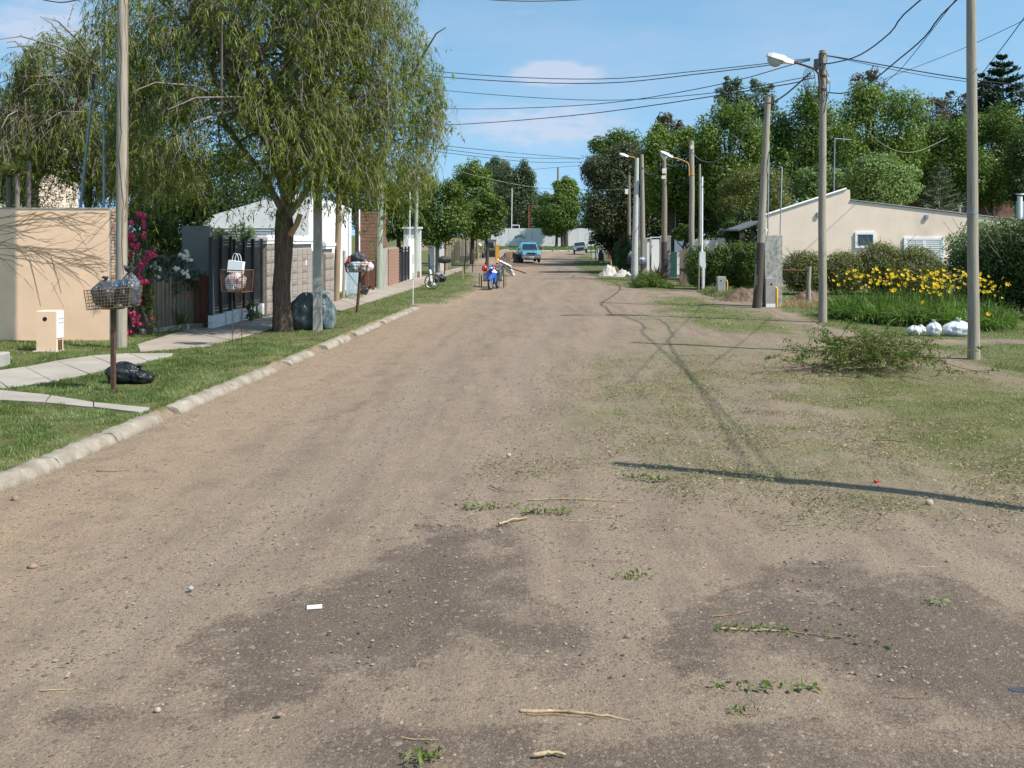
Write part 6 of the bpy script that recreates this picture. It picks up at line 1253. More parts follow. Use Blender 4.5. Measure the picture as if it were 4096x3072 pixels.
cab('overhead_cable', 'pale wire loop hanging in front of the dark trees at the upper right', [(3450, 500, 45), (3520, 568, 47), (3600, 605, 49), (3680, 600, 51), (3790, 550, 53)], .014, 'cableyel')
cab('overhead_cable', 'thin far cable high over the end of the street', [(1660, 570, 56), (1810, 585, 64), (2060, 610, 78), (2320, 632, 90)], .02)
cab('overhead_cable', 'second thin far cable over the end of the street', [(1660, 578, 60), (1750, 592, 66), (2060, 627, 80), (2320, 634, 92)], .02)
cab('overhead_cable', 'nearly level far cable over the end of the street', [(1700, 600, 70), (2110, 645, 84), (2320, 647, 95)], .02)
cab('overhead_cable', 'far cable rising right towards the dark tree', [(1900, 690, 90), (2080, 680, 95), (2320, 660, 100)], .018)
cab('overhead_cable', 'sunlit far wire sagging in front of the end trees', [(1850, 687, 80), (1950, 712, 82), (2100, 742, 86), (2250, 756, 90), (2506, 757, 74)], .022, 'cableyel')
cab('overhead_cable', 'short wire at the far left beside the trees', [(-60, 352, 36), (60, 310, 37), (190, 285, 38)], .016); cab('overhead_cable', 'lower short wire at the far left beside the trees', [(-60, 370, 36), (50, 390, 37), (140, 405, 38)], .016)
cab('overhead_cable', 'dark wire crossing the top left corner', [(120, -20, 24), (200, 3, 24), (290, 2, 24), (484, -60, 23.4)], .014); cab('overhead_cable', 'short dark wire touching the top edge above the street', [(1800, -16, 26), (2030, 1, 27), (2230, 1, 28), (2500, -14, 29)], .014)
# ---------------------------------------------------------------- trees and plants
def crown(name, parent, org, blobs, n, size, m, asp=.5, crad=.9, seed=0, tilt=.5, flat=.75, fill=.18, upw=.35, droop=0., dens=26):
    R_ = np.random.default_rng(seed); P = []; Nn = []; RV = []
    vol = np.array([max(b[3] * b[4], b[3] * b[5]) for b in blobs], float); vol /= vol.sum()
    for b, wv in zip(blobs, vol):
        nb = max(20, int(n * wv)); c = np.array(b[:3]); rr = np.array(b[3:6]); rc = min(crad, min(rr) * .6)
        K = max(6, int(nb / dens))
        d = R_.normal(0, 1, (K, 3)); d /= np.linalg.norm(d, axis=1, keepdims=True)
        rad = R_.uniform(.55, 1.0, K)[:, None] ** .6
        cc = c + d * (rr - rc * .6) * rad; kk = R_.integers(0, K, nb); dd = R_.normal(0, 1, (nb, 3)); dd /= np.linalg.norm(dd, axis=1, keepdims=True)
        crs = rc * R_.uniform(.55, 1.25, K)
        r_ = R_.uniform(.35, 1, nb) ** .5
        p = cc[kk] + dd * (crs[kk] * r_)[:, None] * np.array([1, 1, flat])
        fl = R_.uniform(0, 1, nb) < fill; q = R_.normal(0, 1, (nb, 3)); q /= np.linalg.norm(q, axis=1, keepdims=True); p[fl] = (c + q * rr * (R_.uniform(0, .8, nb) ** .4)[:, None])[fl]
        p[:, 2] -= droop * R_.uniform(0, 1, nb) ** 2
        nn = dd * .7 + d[kk] * .5 + R_.normal(0, tilt, (nb, 3)) + np.array([0, 0, upw])
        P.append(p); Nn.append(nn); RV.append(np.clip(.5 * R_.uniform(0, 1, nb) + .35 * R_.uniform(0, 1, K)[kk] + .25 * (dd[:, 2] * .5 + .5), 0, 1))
    P = np.vstack(P); Nn = np.vstack(Nn); RV = np.hstack(RV); k = P[:, 2] > .02; P, Nn, RV = P[k], Nn[k], RV[k]
    V, Fc = leaves(P - np.array(org), Nn, R_.uniform(.6, 1.35, len(P)) * size, asp)
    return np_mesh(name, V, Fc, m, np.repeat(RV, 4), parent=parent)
def blobs_box(u0, u1, v0, v1, Y, lobes=7, seed=0, ry=None, squash=1.0):
    R_ = random.Random(seed); x0, x1 = XU(u0, Y), XU(u1, Y); z1, z0 = ZV(v0, Y), ZV(v1, Y); cx, cz = (x0 + x1) / 2, (z0 + z1) / 2; rx, rz = (x1 - x0) / 2, (z1 - z0) / 2; ry = ry or min(rx, rz) * .95
    B = [(cx, Y, cz, rx * .80, ry * .85, rz * .84)]
    for i in range(lobes):
        t = 6.283 * i / lobes + R_.uniform(-.3, .3); k = R_.uniform(.26, .44); e = R_.uniform(-.9, .35)
        B.append((cx + math.cos(t) * rx * (1 - k) * .98, Y + e * ry * .6, cz + math.sin(t) * rz * (1 - k) * .98, rx * k, ry * k * 1.1, rz * k))
    return B, cx, cz, rx, rz
def ctree(label, u0, u1, v0, v1, Y, m, n, leaf=.22, bark='barkd', seed=0, lobes=7, asp=.5, crad=.9, name='tree', cat='tree', group=None, trunk=True, tr=.2, fill=.18, vb=None, ry=None, upw=.35, tilt=.5, twig=0, dens=26):
    B, cx, cz, rx, rz = blobs_box(u0, u1, v0, v1, Y, lobes, seed, ry); R_ = random.Random(seed + 1)
    root = thing(name, label, cat, (cx, Y, 0), 0, group); org = (cx, Y, 0)
    if trunk:
        tb = MB(); top = (R_.uniform(-.3, .3), R_.uniform(-.2, .2), cz + rz * .3)
        tb.tube([(0, 0, -.1), (R_.uniform(-.1, .1), 0, cz * .35), (R_.uniform(-.2, .2), 0, cz * .7), top], [tr, tr * .8, tr * .6, tr * .2], 9)
        for k in range(9):
            b = B[1 + k % (len(B) - 1)] if len(B) > 1 else B[0]; s = R_.uniform(.3, .9); st = Vector((0, 0, cz * (.35 + .5 * s) if cz - rz > .5 else cz * .5))
            e = Vector((b[0] - cx, b[1] - Y, b[2])) * 1.0; md = st.lerp(e, .5) + Vector((R_.uniform(-.3, .3), R_.uniform(-.3, .3), R_.uniform(0, .4)))
            tb.tube([st, md, e], [tr * .38, tr * .25, tr * .08], 6)
        tb.build('trunk', M[bark], root)
    if twig:
        tw = MB()
        for k in range(twig):
            b = R_.choice(B); t, p = R_.uniform(0, 6.28), R_.uniform(-.2, 1.2); e = Vector((b[0] - cx + b[3] * math.cos(t) * math.cos(p), b[1] - Y - abs(b[4] * math.sin(t)) * math.cos(p), b[2] + b[5] * math.sin(p))); s_ = Vector((b[0] - cx, b[1] - Y, b[2] - b[5] * .4)).lerp(e, .3)
            tw.tube([s_, s_.lerp(e, .5) + Vector((R_.uniform(-.2, .2), R_.uniform(-.2, .2), .1)), e], [.035, .02, .01], 4, False)
        tw.build('twigs', M['peppertwig'] if bark == 'barkg' else M[bark], root)
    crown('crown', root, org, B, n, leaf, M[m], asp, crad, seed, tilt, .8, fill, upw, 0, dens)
    return root
# the big pepper tree
def pepper(label, bx, by, blobs, nlimb, nstrand, seed, fork=2.2, r0=.29, trunk=True, zmin=None, leafn=1.0, lsz=1.0, inner=20000):
    R_ = random.Random(seed); G_ = np.random.default_rng(seed); root = thing('pepper_tree', label, 'tree', (bx, by, LZ)); org = np.array([bx, by, LZ])
    limbs = []; tm = MB()
    if trunk:
        pts = [(0, 0, -.12), (.0, 0, .08), (-.03, 0, .5), (-.05, 0, 1.1), (.0, 0, 1.7), (.04, 0, fork), (.02, 0, fork + .5)]
        n_ = 26; rings = []
        for i, p in enumerate(pts):
            r = [r0 * 1.35, r0 * 1.12, r0 * .98, r0 * .94, r0 * .96, r0 * 1.05, r0 * .8][i]
            rings.append([(p[0] + r * math.cos(6.283 * k / n_) * (1 + .07 * math.sin(k * 2.9 + i * .8) + .05 * math.sin(k * 5.3)) * (1 + R_.uniform(-.03, .03)), p[1] + r * .9 * math.sin(6.283 * k / n_) * (1 + .07 * math.sin(k * 3.7 + i)), p[2]) for k in range(n_)])
        tm.loft(rings, True, True); tm.build('trunk', M['bark'], root)
        MB().tube([(.0, 0, fork - .1), (.12, 0, fork + .6), (.02, 0, fork + 1.6), (.15, .1, fork + 2.8), (.1, 0, fork + 4.2)], [r0 * .85, r0 * .6, r0 * .48, r0 * .32, r0 * .12], 14).build('leader', M['bark'], root)
        MB().tube([(.2, -.12, fork - .15), (.38, -.16, fork + .12), (.48, -.18, fork + .38)], [.085, .075, .07], 10).build('sawn_branch', M['cutwood'], root)
    lm = MB(); tips = []
    for k in range(nlimb):
        b = blobs[k % len(blobs)]; t = R_.uniform(0, 6.283); el = R_.uniform(-.15, 1.2)
        e = Vector((b[0] + b[3] * .8 * math.cos(t) * math.cos(el), b[1] + b[4] * .8 * math.sin(t) * math.cos(el), b[2] + b[5] * .75 * math.sin(el))) - Vector(org)
        s = Vector((R_.uniform(-.05, .12), R_.uniform(-.05, .05), fork + R_.uniform(.2, 3.0)))
        pts = [s]; 
        for i in range(1, 7):
            q = i / 6; p = s.lerp(e, q) + Vector((R_.uniform(-.28, .28), R_.uniform(-.28, .28), math.sin(q * 3.1) * (.5 + .5 * el) + R_.uniform(-.15, .15))) * (1 if i < 6 else 0); pts.append(p)
        r = [r0 * .30 * (1 - i / 6) ** .8 + .025 for i in range(7)]; lm.tube(pts, r, 8); limbs.append(pts)
        for j in range(5):
            i0 = R_.randint(2, 5); s2 = pts[i0]; d_ = Vector((R_.uniform(-1, 1), R_.uniform(-1, 1), R_.uniform(-.1, .9))).normalized() * R_.uniform(.9, 2.2)
            p2 = [s2, s2 + d_ * .5 + Vector((0, 0, .15)), s2 + d_, s2 + d_ * 1.3 - Vector((0, 0, .35))]; lm.tube(p2, [.045, .032, .02, .010], 5); limbs.append(p2)
    lm.build('limbs', M['barkg'], root)
    # hanging strands with feathery leaves
    vol = np.array([b[3] * b[5] for b in blobs]); vol = vol / vol.sum()
    Pl, Dl, Ll, Wl, Rv = [], [], [], [], []; TV, TF = [], []; base = 0; ang3 = [0, 2.094, 4.189]
    cen = np.array([sum(b[0] for b in blobs) / len(blobs), by, sum(b[2] for b in blobs) / len(blobs)])
    for s in range(nstrand):
        b = blobs[G_.choice(len(blobs), p=vol)]; d = G_.normal(0, 1, 3); d /= np.linalg.norm(d); d[2] = abs(d[2]) * 1.1 - .25 if G_.uniform() < .8 else d[2]; d /= np.linalg.norm(d)
        rad = G_.uniform(.45, 1.0) ** .5; p = np.array(b[:3]) + d * np.array(b[3:6]) * rad
        if vn(np.array([p[0] * 1.5 + p[1] * .6]), np.array([p[2] * 1.3]), seed)[0] < .16 + .25 * G_.uniform(): continue
        out_ = np.array([d[0], d[1], 0]); out_ /= (np.linalg.norm(out_) + 1e-6); L = G_.uniform(.25, 1.0) * (1 if G_.uniform() < .88 else 1.6)
        zb = zmin(p[0], p[1]) if zmin else 2.6
        if p[2] < zb + .15: continue
        L = min(L, (p[2] - zb) * 1.2 + .1); ns = 7; pts = []; step = L / ns; dirv = out_ * G_.uniform(.2, 1.1) + np.array([G_.normal(0, .5), G_.normal(0, .5), G_.uniform(-.2, .75)]); bare = G_.uniform() < .15 + .75 * vn(np.array([p[0] * .55 + 3]), np.array([p[2] * .5 - p[0] * .2]), seed + 9)[0] ** 1.3
        q = p - dirv * .25; gr = G_.uniform(.06, .36)
        for i in range(ns + 1):
            pts.append(q.copy()); dirv = dirv * .74 + np.array([G_.normal(0, .17), G_.normal(0, .17), -gr]); dn = dirv / np.linalg.norm(dirv); q = q + dn * step
        pts = np.array(pts)
        r_ = (.010 if bare else .006) * np.linspace(1, .4, ns + 1)
        for i in range(ns + 1):
            for a_ in ang3: TV.append(pts[i] + np.array([math.cos(a_) * r_[i], math.sin(a_) * r_[i], 0]))
        for i in range(ns):
            for k in range(3): TF.append((base + i * 3 + k, base + i * 3 + (k + 1) % 3, base + (i + 1) * 3 + (k + 1) % 3, base + (i + 1) * 3 + k))
        base += (ns + 1) * 3
        nl = int(L * G_.uniform(14, 26) * leafn * (.12 if bare else 1)); tone = G_.uniform(0, 1) * .5
        for k in range(nl):
            t = G_.uniform(.12, 1) * ns; i = min(int(t), ns - 1); c = pts[i] + (pts[i + 1] - pts[i]) * (t - i)
            a_ = G_.uniform(0, 6.283); dl = np.array([math.cos(a_) * .8, math.sin(a_) * .8, -.4 + G_.normal(0, .55)]); dl /= np.linalg.norm(dl)
            Pl.append(c); Dl.append(dl); Ll.append(G_.uniform(.07, .15) * lsz); Wl.append(G_.uniform(.016, .03) * lsz); Rv.append(min(1, max(0, tone + G_.uniform(0, .5))))
    V, Fc, kk = ribbons(np.array(Pl) - org, np.array(Dl), Ll, Wl, G_.uniform(.2, .9, len(Pl)), 2, prof=[.5, 1.0])
    np_mesh('foliage', V, Fc, M['pepper'], np.repeat(np.array(Rv), kk), parent=root)
    TV = np.array(TV) - org; np_mesh('twigs', TV, np.array(TF), M['peppertwig'], parent=root)
    # loose inner leaf masses between the strands
    BB = [(b[0], b[1] + .2, max(b[2], 0) + .25, b[3] * .97, b[4] * .97, b[5] * .93) for b in blobs]
    crown('inner_foliage', root, tuple(org), [b for b in BB if b[2] - b[5] > (zmin(b[0], b[1]) if zmin else 2.6) - .8], inner, .125, M['pepper'], .2, .55, seed + 3, .9, 1.3, .25, .0, .45, 40)
    return root
bx_, by_ = G(1132, 1322, LZ)
def zmin_main(x, y):
    u = U0 + F * x / y; return float(np.interp(u, [300, 480, 700, 850, 1000, 1150, 1300, 1420, 1480, 1600, 1700, 1850], [3.3, 3.0, 2.9, 2.9, 3.0, 2.75, 3.2, 2.5, 2.1, 2.7, 3.5, 4.9])) + (.25 * math.sin(u * .045) + .18 * math.sin(u * .11))
PB = [(-9.0, by_ - .3, 7.6, 1.7, 1.6, 2.2), (-6.2, by_, 6.4, 3.2, 3.0, 4.0), (-4.9, by_ - 1.2, 7.2, 2.0, 1.5, 2.4), (-3.7, by_ + .3, 6.0, 2.0, 2.3, 3.2), (-3.3, by_, 4.3, 1.45, 1.6, 2.0), (-8.4, by_ + .2, 6.0, 2.0, 2.2, 3.5), (-5.4, by_ - .4, 8.6, 3.0, 2.4, 1.9), (-6.4, by_ - 1.6, 4.9, 2.6, 1.6, 1.7), (-2.6, by_ + .4, 5.6, 1.0, 1.2, 1.7), (-4.6, by_ - 1.3, 4.3, 1.6, 1.1, 1.4), (-9.5, by_ + 1, 5.0, 1.3, 1.4, 2.0)]
pepper('huge drooping pepper tree with a dark gnarled trunk on the left verge', bx_, by_, PB, 26, 12000, 4, zmin=zmin_main, leafn=1.15, lsz=1.1, inner=46000, fork=2.6, r0=.235)
def zmin_2(x, y):
    u = U0 + F * x / y; return float(np.interp(u, [0, 200, 600, 720], [3.0, 2.6, 3.2, 3.6])) + .3 * math.sin(u * .06)
PB2 = [(XU(250, 31.2), 31.2, 7.4, 1.6, 1.5, 1.5), (XU(60, 31), 31, 5.4, 1.3, 1.5, 1.9), (XU(320, 31.5), 31.5, 6.0, 2.3, 2.0, 2.7), (XU(190, 31), 31, 4.7, 1.6, 1.7, 2.1), (XU(430, 31.5), 31.5, 7.6, 1.4, 1.5, 1.6), (XU(470, 31), 31, 4.8, 1.7, 1.6, 2.2), (XU(600, 32), 32, 4.3, 1.7, 1.5, 1.6), (XU(90, 32), 32, 4.0, 1.0, 1.3, 1.4)]
pepper('second drooping pepper tree standing behind the beige wall', XU(340, 31.5), 31.5, PB2, 10, 7500, 14, fork=2.5, r0=.2, zmin=zmin_2, leafn=1.1, lsz=1.2, inner=26000)
# far left
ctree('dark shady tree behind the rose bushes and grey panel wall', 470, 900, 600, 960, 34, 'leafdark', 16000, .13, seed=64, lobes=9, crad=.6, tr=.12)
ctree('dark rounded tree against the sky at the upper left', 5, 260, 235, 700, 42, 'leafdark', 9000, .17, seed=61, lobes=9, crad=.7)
ctree('thin leaved bush in front of the pale house at the left edge', -30, 130, 520, 860, 34, 'leafolive', 2600, .11, seed=62, lobes=6, crad=.5, tr=.08)
def sword(name, label, x, y, z, n, L0, L1, w_, m, seed, cat='plant', spread=1.0, trunk=None, droop=.5):
    G_ = np.random.default_rng(seed); root = thing(name, label, cat, (x, y, z)); P = np.zeros((n, 3)) + G_.normal(0, .04, (n, 3)) * np.array([1, 1, .3]) + (np.array([0, 0, trunk]) if trunk else 0)
    a_ = G_.uniform(0, 6.283, n); e = G_.uniform(.15, 1.35, n); D = np.stack([np.cos(a_) * np.cos(e) * spread, np.sin(a_) * np.cos(e) * spread, np.sin(e)], 1); D /= np.linalg.norm(D, axis=1, keepdims=True)
    V, Fc, kk = ribbons(P, D, G_.uniform(L0, L1, n), np.full(n, w_), G_.uniform(0, droop, n), 3, prof=[.8, 1, .7]); np_mesh('leaves', V, Fc, M[m], np.repeat(G_.uniform(0, 1, n), kk), parent=root)
    if trunk: MB().tube([(0, 0, 0), (.03, 0, trunk)], [.08, .06], 8).build('trunk', M['barkg'], root)
    return root
for k, (u, v, sc) in enumerate(((65, 690, 1.), (110, 640, .9), (30, 705, .7))): sword('yucca', ('spiky yucca head, lower left of the three behind the beige wall', 'spiky yucca head, highest of the three behind the beige wall', 'smallest spiky yucca head at the left edge behind the beige wall')[k], XU(u, 25.6 + k * .3), 25.6 + k * .3, 0, 110, .32 * sc, .6 * sc, .035, 'leafolive', 70 + k, trunk=ZV(v, 25.6 + k * .3), droop=.6)
root = thing('street_lamp', 'small dark street lamp on a curved arm at the far left among the trees', 'street lamp', (XU(150, 40), 40, 0)); MB().tube([(0, 0, 0), (0, 0, ZV(352, 40))], .05, 8).build('post', M['black'], root)
MB().tube([(0, 0, ZV(352, 40)), (-.1, -.05, ZV(352, 40) + .03), (-.28, -.05, ZV(372, 40)), (-.3, -.05, ZV(395, 40))], .02, 6).build('lamp_arm', M['greymetal'], root)
MB().loft([[(-.3 + r_ * math.cos(t), -.05 + r_ * math.sin(t), z_) for t in np.linspace(0, 5.5, 10)] for r_, z_ in ((.05, ZV(385, 40)), (.16, ZV(395, 40)), (.14, ZV(405, 40)))], True, True).build('lamp_shade', M['black'], root)
# garden behind the board fence
def bush(label, c, r, n, leaf, m, seed, name='bush', cat='bush', lobes=8, asp=.5, crad=.3, kind=None, flat=.8, group=None, fill=.3, upw=.35, tilt=.5, stems=True):
    R_ = random.Random(seed); B = [(c[0], c[1], c[2], r[0] * .8, r[1] * .85, r[2] * .82)]
    for i in range(lobes):
        t = 6.283 * i / lobes + R_.uniform(-.3, .3); k = R_.uniform(.28, .45); B.append((c[0] + math.cos(t) * r[0] * (1 - k), c[1] + R_.uniform(-.8, .3) * r[1], c[2] + math.sin(t) * r[2] * (1 - k), r[0] * k, r[1] * k, r[2] * k))
    root = thing(name, label, cat, (c[0], c[1], max(0, c[2] - r[2])), 0, group); org = (c[0], c[1], max(0, c[2] - r[2]))
    if stems:
        st = MB(org)
        for k in range(12): b = R_.choice(B); st.tube([(c[0] + R_.uniform(-.3, .3) * r[0], c[1], org[2]), (b[0], b[1], b[2]), (b[0] + R_.uniform(-.5, .5) * b[3], b[1] - b[4] * .6, b[2] + b[5] * .6)], [.025, .016, .006], 5)
        st.build('stems', M['barkg'], root)
    crown('leaves', root, org, B, n, leaf, M[m], asp, crad, seed, tilt, flat, fill, upw)
    return root, B, org
bush('dark green shrub filling the garden behind the roses', (XU(600, 29.5), 29.5, 2.1), (1.9, .7, 1.5), 5200, .09, 'leafdark', 81)
bush('yellow-green shrub showing above the low grey wall panel', (XU(655, 29.2), 29.2, 2.35), (.95, .5, .5), 3600, .07, 'leafyel', 82)
bush('small green bush above the nearer black gate', (XU(868, 30.5), 30.5, 2.55), (.35, .3, .32), 900, .06, 'leaflight', 83); bush('rounded green bush above the further black gate', (XU(968, 31.5), 31.5, 2.6), (.50, .35, .42), 1500, .06, 'leaflight', 84)
x_, y_ = G(1005, 1285, LZ); bush('small bright weed growing at the foot of the further black gate', (x_, y_, .42), (.20, .16, .34), 500, .06, 'leafbright', 85, 'weed', 'weed'); x_, y_ = G(1035, 1275, LZ); bush('low weed beside the block wall pillar foot', (x_, y_, .22), (.2, .15, .12), 220, .05, 'leafbright', 86, 'weed', 'weed')
def flowers(root, org, pts, m, size, npet, seed, label=None, name='flower'):
    R_ = np.random.default_rng(seed); V = []; Fc = []; rv = []; b = 0
    for k in range(npet):
        a_ = 6.283 * k / npet + R_.uniform(-.3, .3); rr = size * R_.uniform(.35, .6); h = size * R_.uniform(.1, .45); w_ = size * .34
        ca, sa = math.cos(a_), math.sin(a_); V += [(0, 0, 0), (ca * rr * .6 - sa * w_, sa * rr * .6 + ca * w_, h * .8), (ca * rr, sa * rr, h), (ca * rr * .6 + sa * w_, sa * rr * .6 - ca * w_, h * .8)]; Fc.append((b, b + 1, b + 2, b + 3)); rv += [R_.uniform(0, 1)] * 4; b += 4
    me = bpy.data.meshes.new(name); me.from_pydata(V, [], Fc); at = me.attributes.new('rnd', 'FLOAT', 'POINT'); at.data.foreach_set('value', rv); me.materials.append(m)
    for p in pts:
        o = bpy.data.objects.new(name, me); C.objects.link(o); o.parent = root; o.location = Vector(p) - Vector(org); o.rotation_euler = (R_.uniform(.5, 1.5), R_.uniform(-.5, .5), R_.uniform(-.6, 1.0)); s = R_.uniform(.7, 1.3); o.scale = (s, s, s)
rb_, B, org = bush('tall climbing rose bush covered in pink blossom behind the wooden pole', (XU(556, 25.9), 25.7, 1.75), (.60, .42, 1.62), 7200, .05, 'leafmid', 87, 'rose_bush', 'rose bush', 12, crad=.24)
R0 = random.Random(12); pts = []
for (u, v, du, dv, n_) in ((560, 865, 14, 18, 12), (575, 900, 10, 12, 10), (525, 890, 8, 10, 6), (530, 965, 14, 16, 18), (545, 985, 12, 12, 14), (520, 1020, 12, 14, 12), (600, 1015, 20, 14, 20), (590, 1040, 14, 10, 10), (560, 1120, 18, 14, 20), (587, 1128, 8, 9, 8), (550, 1200, 14, 12, 14), (530, 1260, 16, 16, 16), (545, 1290, 12, 20, 16), (575, 940, 10, 14, 10), (515, 930, 8, 8, 8), (520, 1100, 14, 20, 10), (530, 1160, 14, 18, 10), (565, 1060, 12, 16, 14), (520, 1330, 10, 10, 8)):
    for k in range(n_): Y = 25.25 + R0.uniform(-.1, .15); pts.append((XU(u + R0.gauss(0, du * .6), Y), Y, ZV(v + R0.gauss(0, dv * .6), Y)))
flowers(rb_, org, pts[:290], M['pink'], .085, 9, 5)
rb_, B, org = bush('white rose bush leaning over the middle of the board fence', (XU(690, 27), 26.8, 1.55), (.85, .4, .75), 4200, .055, 'leafdark', 88, 'rose_bush', 'rose bush', 9, crad=.22)
pts = []
for (u, v, n_) in ((618, 1052, 5), (628, 1068, 4), (610, 1080, 3), (722, 1022, 5), (740, 1030, 6), (750, 1018, 5), (755, 1042, 3), (700, 1080, 5), (740, 1088, 6), (748, 1100, 4), (630, 1100, 3)):
    for k in range(n_): Y = 26.3; pts.append((XU(u + R0.gauss(0, 7), Y), Y, ZV(v + R0.gauss(0, 5), Y)))
flowers(rb_, org, pts, M['whitepetal'], .09, 9, 6)
rb_, B, org = bush('yellow-green climber with small orange-red flowers on the board fence', (XU(607, 25.6), 25.5, .72), (.22, .16, .62), 1500, .04, 'leafyel', 89, 'climbing_plant', 'plant', crad=.16)
pts = [(XU(u, 25.3), 25.3, ZV(v, 25.3)) for u, v in ((611, 1271), (598, 1297), (615, 1275))]; flowers(rb_, org, pts, M['redpetal'], .07, 7, 7)
rp = sword('long_grass_plant', 'arching long leaved plant in front of the dark end of the fence', XU(720, 26.7), 26.7, LZ, 60, .7, 1.35, .03, 'leafmid', 90, droop=.9); flowers(rp, (XU(720, 26.7), 26.7, LZ), [(XU(753, 26.4), 26.4, ZV(1183, 26.4))], M['redpetal'], .09, 7, 8)
# ---------------------------------------------------------------- left and far trees
ctree('leafy round tree overhanging the left pavement beyond the pepper tree', 1600, 1905, 690, 1005, 64, 'leafmid', 17000, .17, seed=101, lobes=10, twig=16, bark='barkg', tr=.16)
ctree('brighter green tree just left of the gap at the end of the street', 1770, 2005, 622, 975, 84, 'leafbright', 15000, .22, seed=102, lobes=9, tr=.2)
ctree('dark green tree whose low branches hang above the loader', 1850, 2045, 760, 968, 80, 'leafmid', 9000, .19, seed=103, lobes=8, tr=.15)
ctree('olive tree showing between the pepper tree and the green pole', 1540, 1760, 650, 930, 78, 'leafolive', 9000, .22, seed=104, lobes=7)
ctree('olive-brown tree behind the white house and square pole', 1330, 1600, 620, 935, 72, 'leafolive', 8000, .22, seed=105, lobes=7)
ctree('green tree behind the grey pillar wall', 1480, 1700, 760, 975, 66, 'leafmid', 6500, .18, seed=106, lobes=6)
ctree('dark tree rising behind the white gabled house', 700, 1100, 560, 905, 58, 'leafdark', 8000, .2, seed=107, lobes=7)
ctree('tall grey-green tree behind the far white wall', 1985, 2160, 622, 925, 215, 'leafgrey', 24000, .42, seed=108, lobes=9, crad=2.2, tr=.6)
ctree('grey-green tree top left of the tallest far tree', 1930, 2050, 615, 760, 225, 'leafgrey', 7000, .42, seed=109, lobes=7, crad=1.8, tr=.5)
tt_ = ctree('broad green tree with two dark trunks before the far white wall', 2120, 2330, 765, 955, 178, 'leafmid', 20000, .36, seed=110, lobes=9, crad=1.6, tr=.28)
ctree('light green tree crown behind the two-trunked tree', 2200, 2325, 695, 850, 186, 'leafbright', 9000, .38, seed=111, lobes=7, crad=1.5, tr=.5)
MB().tube([(1.1, 0, 0), (.9, 0, 5.5)], [.3, .22], 8).build('trunk', M['barkd'], tt_)
for k, (lb, u0, u1, v0, v1) in enumerate((('dark far tree behind the left end of the far white wall', 1900, 2090, 715, 985), ('dark far tree behind the ladder-like frame', 2050, 2240, 745, 985), ('dark far tree behind the right end of the far white wall', 2180, 2430, 725, 985))): ctree(lb, u0, u1, v0, v1, 235, 'leafdark', 9000, .5, seed=160 + k, lobes=8, crad=1.6, tr=.3)
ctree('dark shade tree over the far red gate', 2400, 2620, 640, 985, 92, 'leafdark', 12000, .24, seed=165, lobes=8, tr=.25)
# ---------------------------------------------------------------- right hand trees
ctree('large dark tree with brownish foliage left of the lamp posts', 2290, 2700, 545, 985, 82, 'leafbrown', 32000, .2, seed=121, lobes=11, tr=.35, twig=14)
ctree('dark green tree behind the brownish one, reaching above it', 2320, 2620, 500, 800, 98, 'leafmid', 12000, .3, seed=122, lobes=8)
ctree('deep green tree overhanging the far verge and parked car', 2330, 2580, 780, 1028, 88, 'leafdark', 11000, .2, seed=123, lobes=8, tr=.2)
ctree('bright green tree behind the concrete lamp post', 2520, 2850, 460, 900, 66, 'leafbright', 19000, .19, seed=124, lobes=10, tr=.25, upw=.6)
ctree('tall bright green tree left of the leaning pole', 2740, 3090, 372, 900, 64, 'leafbright', 21000, .19, seed=125, lobes=11, tr=.25, upw=.6, twig=10)
ctree('grey eucalyptus crown far behind, the left one above the green trees', 2850, 3000, 292, 500, 125, 'leafgrey', 3300, .33, 'barkg', seed=126, lobes=6, crad=.9, fill=.05); ctree('grey eucalyptus crown far behind, the right one above the green trees', 2960, 3118, 300, 510, 125, 'leafgrey', 3300, .33, 'barkg', seed=127, lobes=6, crad=.9, fill=.05)
ctree('slim reddish tree top at the left end of the right hand woods', 2600, 2740, 440, 600, 105, 'leafred', 1800, .32, 'barkg', seed=128, lobes=9, crad=.6, fill=.05)
ctree('green tree directly behind the lamp pole beside the lilies', 3030, 3420, 325, 850, 66, 'leafmid', 19000, .2, seed=129, lobes=10, tr=.25, upw=.6)
ctree('tall leafy tree with a rounded top right of the lamp pole', 3280, 3720, 300, 820, 69, 'leafbright', 25000, .2, seed=130, lobes=11, tr=.3, upw=.55, twig=10)
ctree('dark green tree behind the roof vent', 3560, 3950, 450, 860, 73, 'leafmid', 19000, .2, seed=131, lobes=10, tr=.3)
ctree('broad dark green tree behind the nearest pole', 3780, 4150, 400, 850, 76, 'leafmid', 19000, .21, seed=132, lobes=10, tr=.3)
ctree('dark tree filling the right edge behind the pine', 3980, 4330, 470, 880, 72, 'leafdark', 14000, .21, seed=133, lobes=9, tr=.3)
ctree('reddish wispy tree top behind the woods, beside the rounded tree', 3380, 3560, 262, 420, 110, 'leafred', 1900, .28, 'barkg', seed=134, lobes=7, crad=.8, fill=.05); ctree('reddish wispy tree top in the dip of the skyline', 3620, 3820, 378, 540, 112, 'leafred', 2200, .28, 'barkg', seed=135, lobes=7, crad=.8, fill=.05); ctree('brownish tree top just left of the nearest pole', 3735, 3930, 348, 520, 115, 'leafbrown', 2600, .3, 'barkg', seed=136, lobes=7, crad=.9, fill=.08)
ctree('light green rounded tree right behind the beige house', 3330, 3715, 600, 850, 58.5, 'leaflight', 21000, .16, seed=137, lobes=11, tr=.2, upw=.65, vb=0)
ctree('smaller light green tree left of the rounded one behind the house', 3160, 3380, 640, 850, 59.5, 'leaflight', 8000, .16, seed=138, lobes=8, tr=.15, upw=.6)
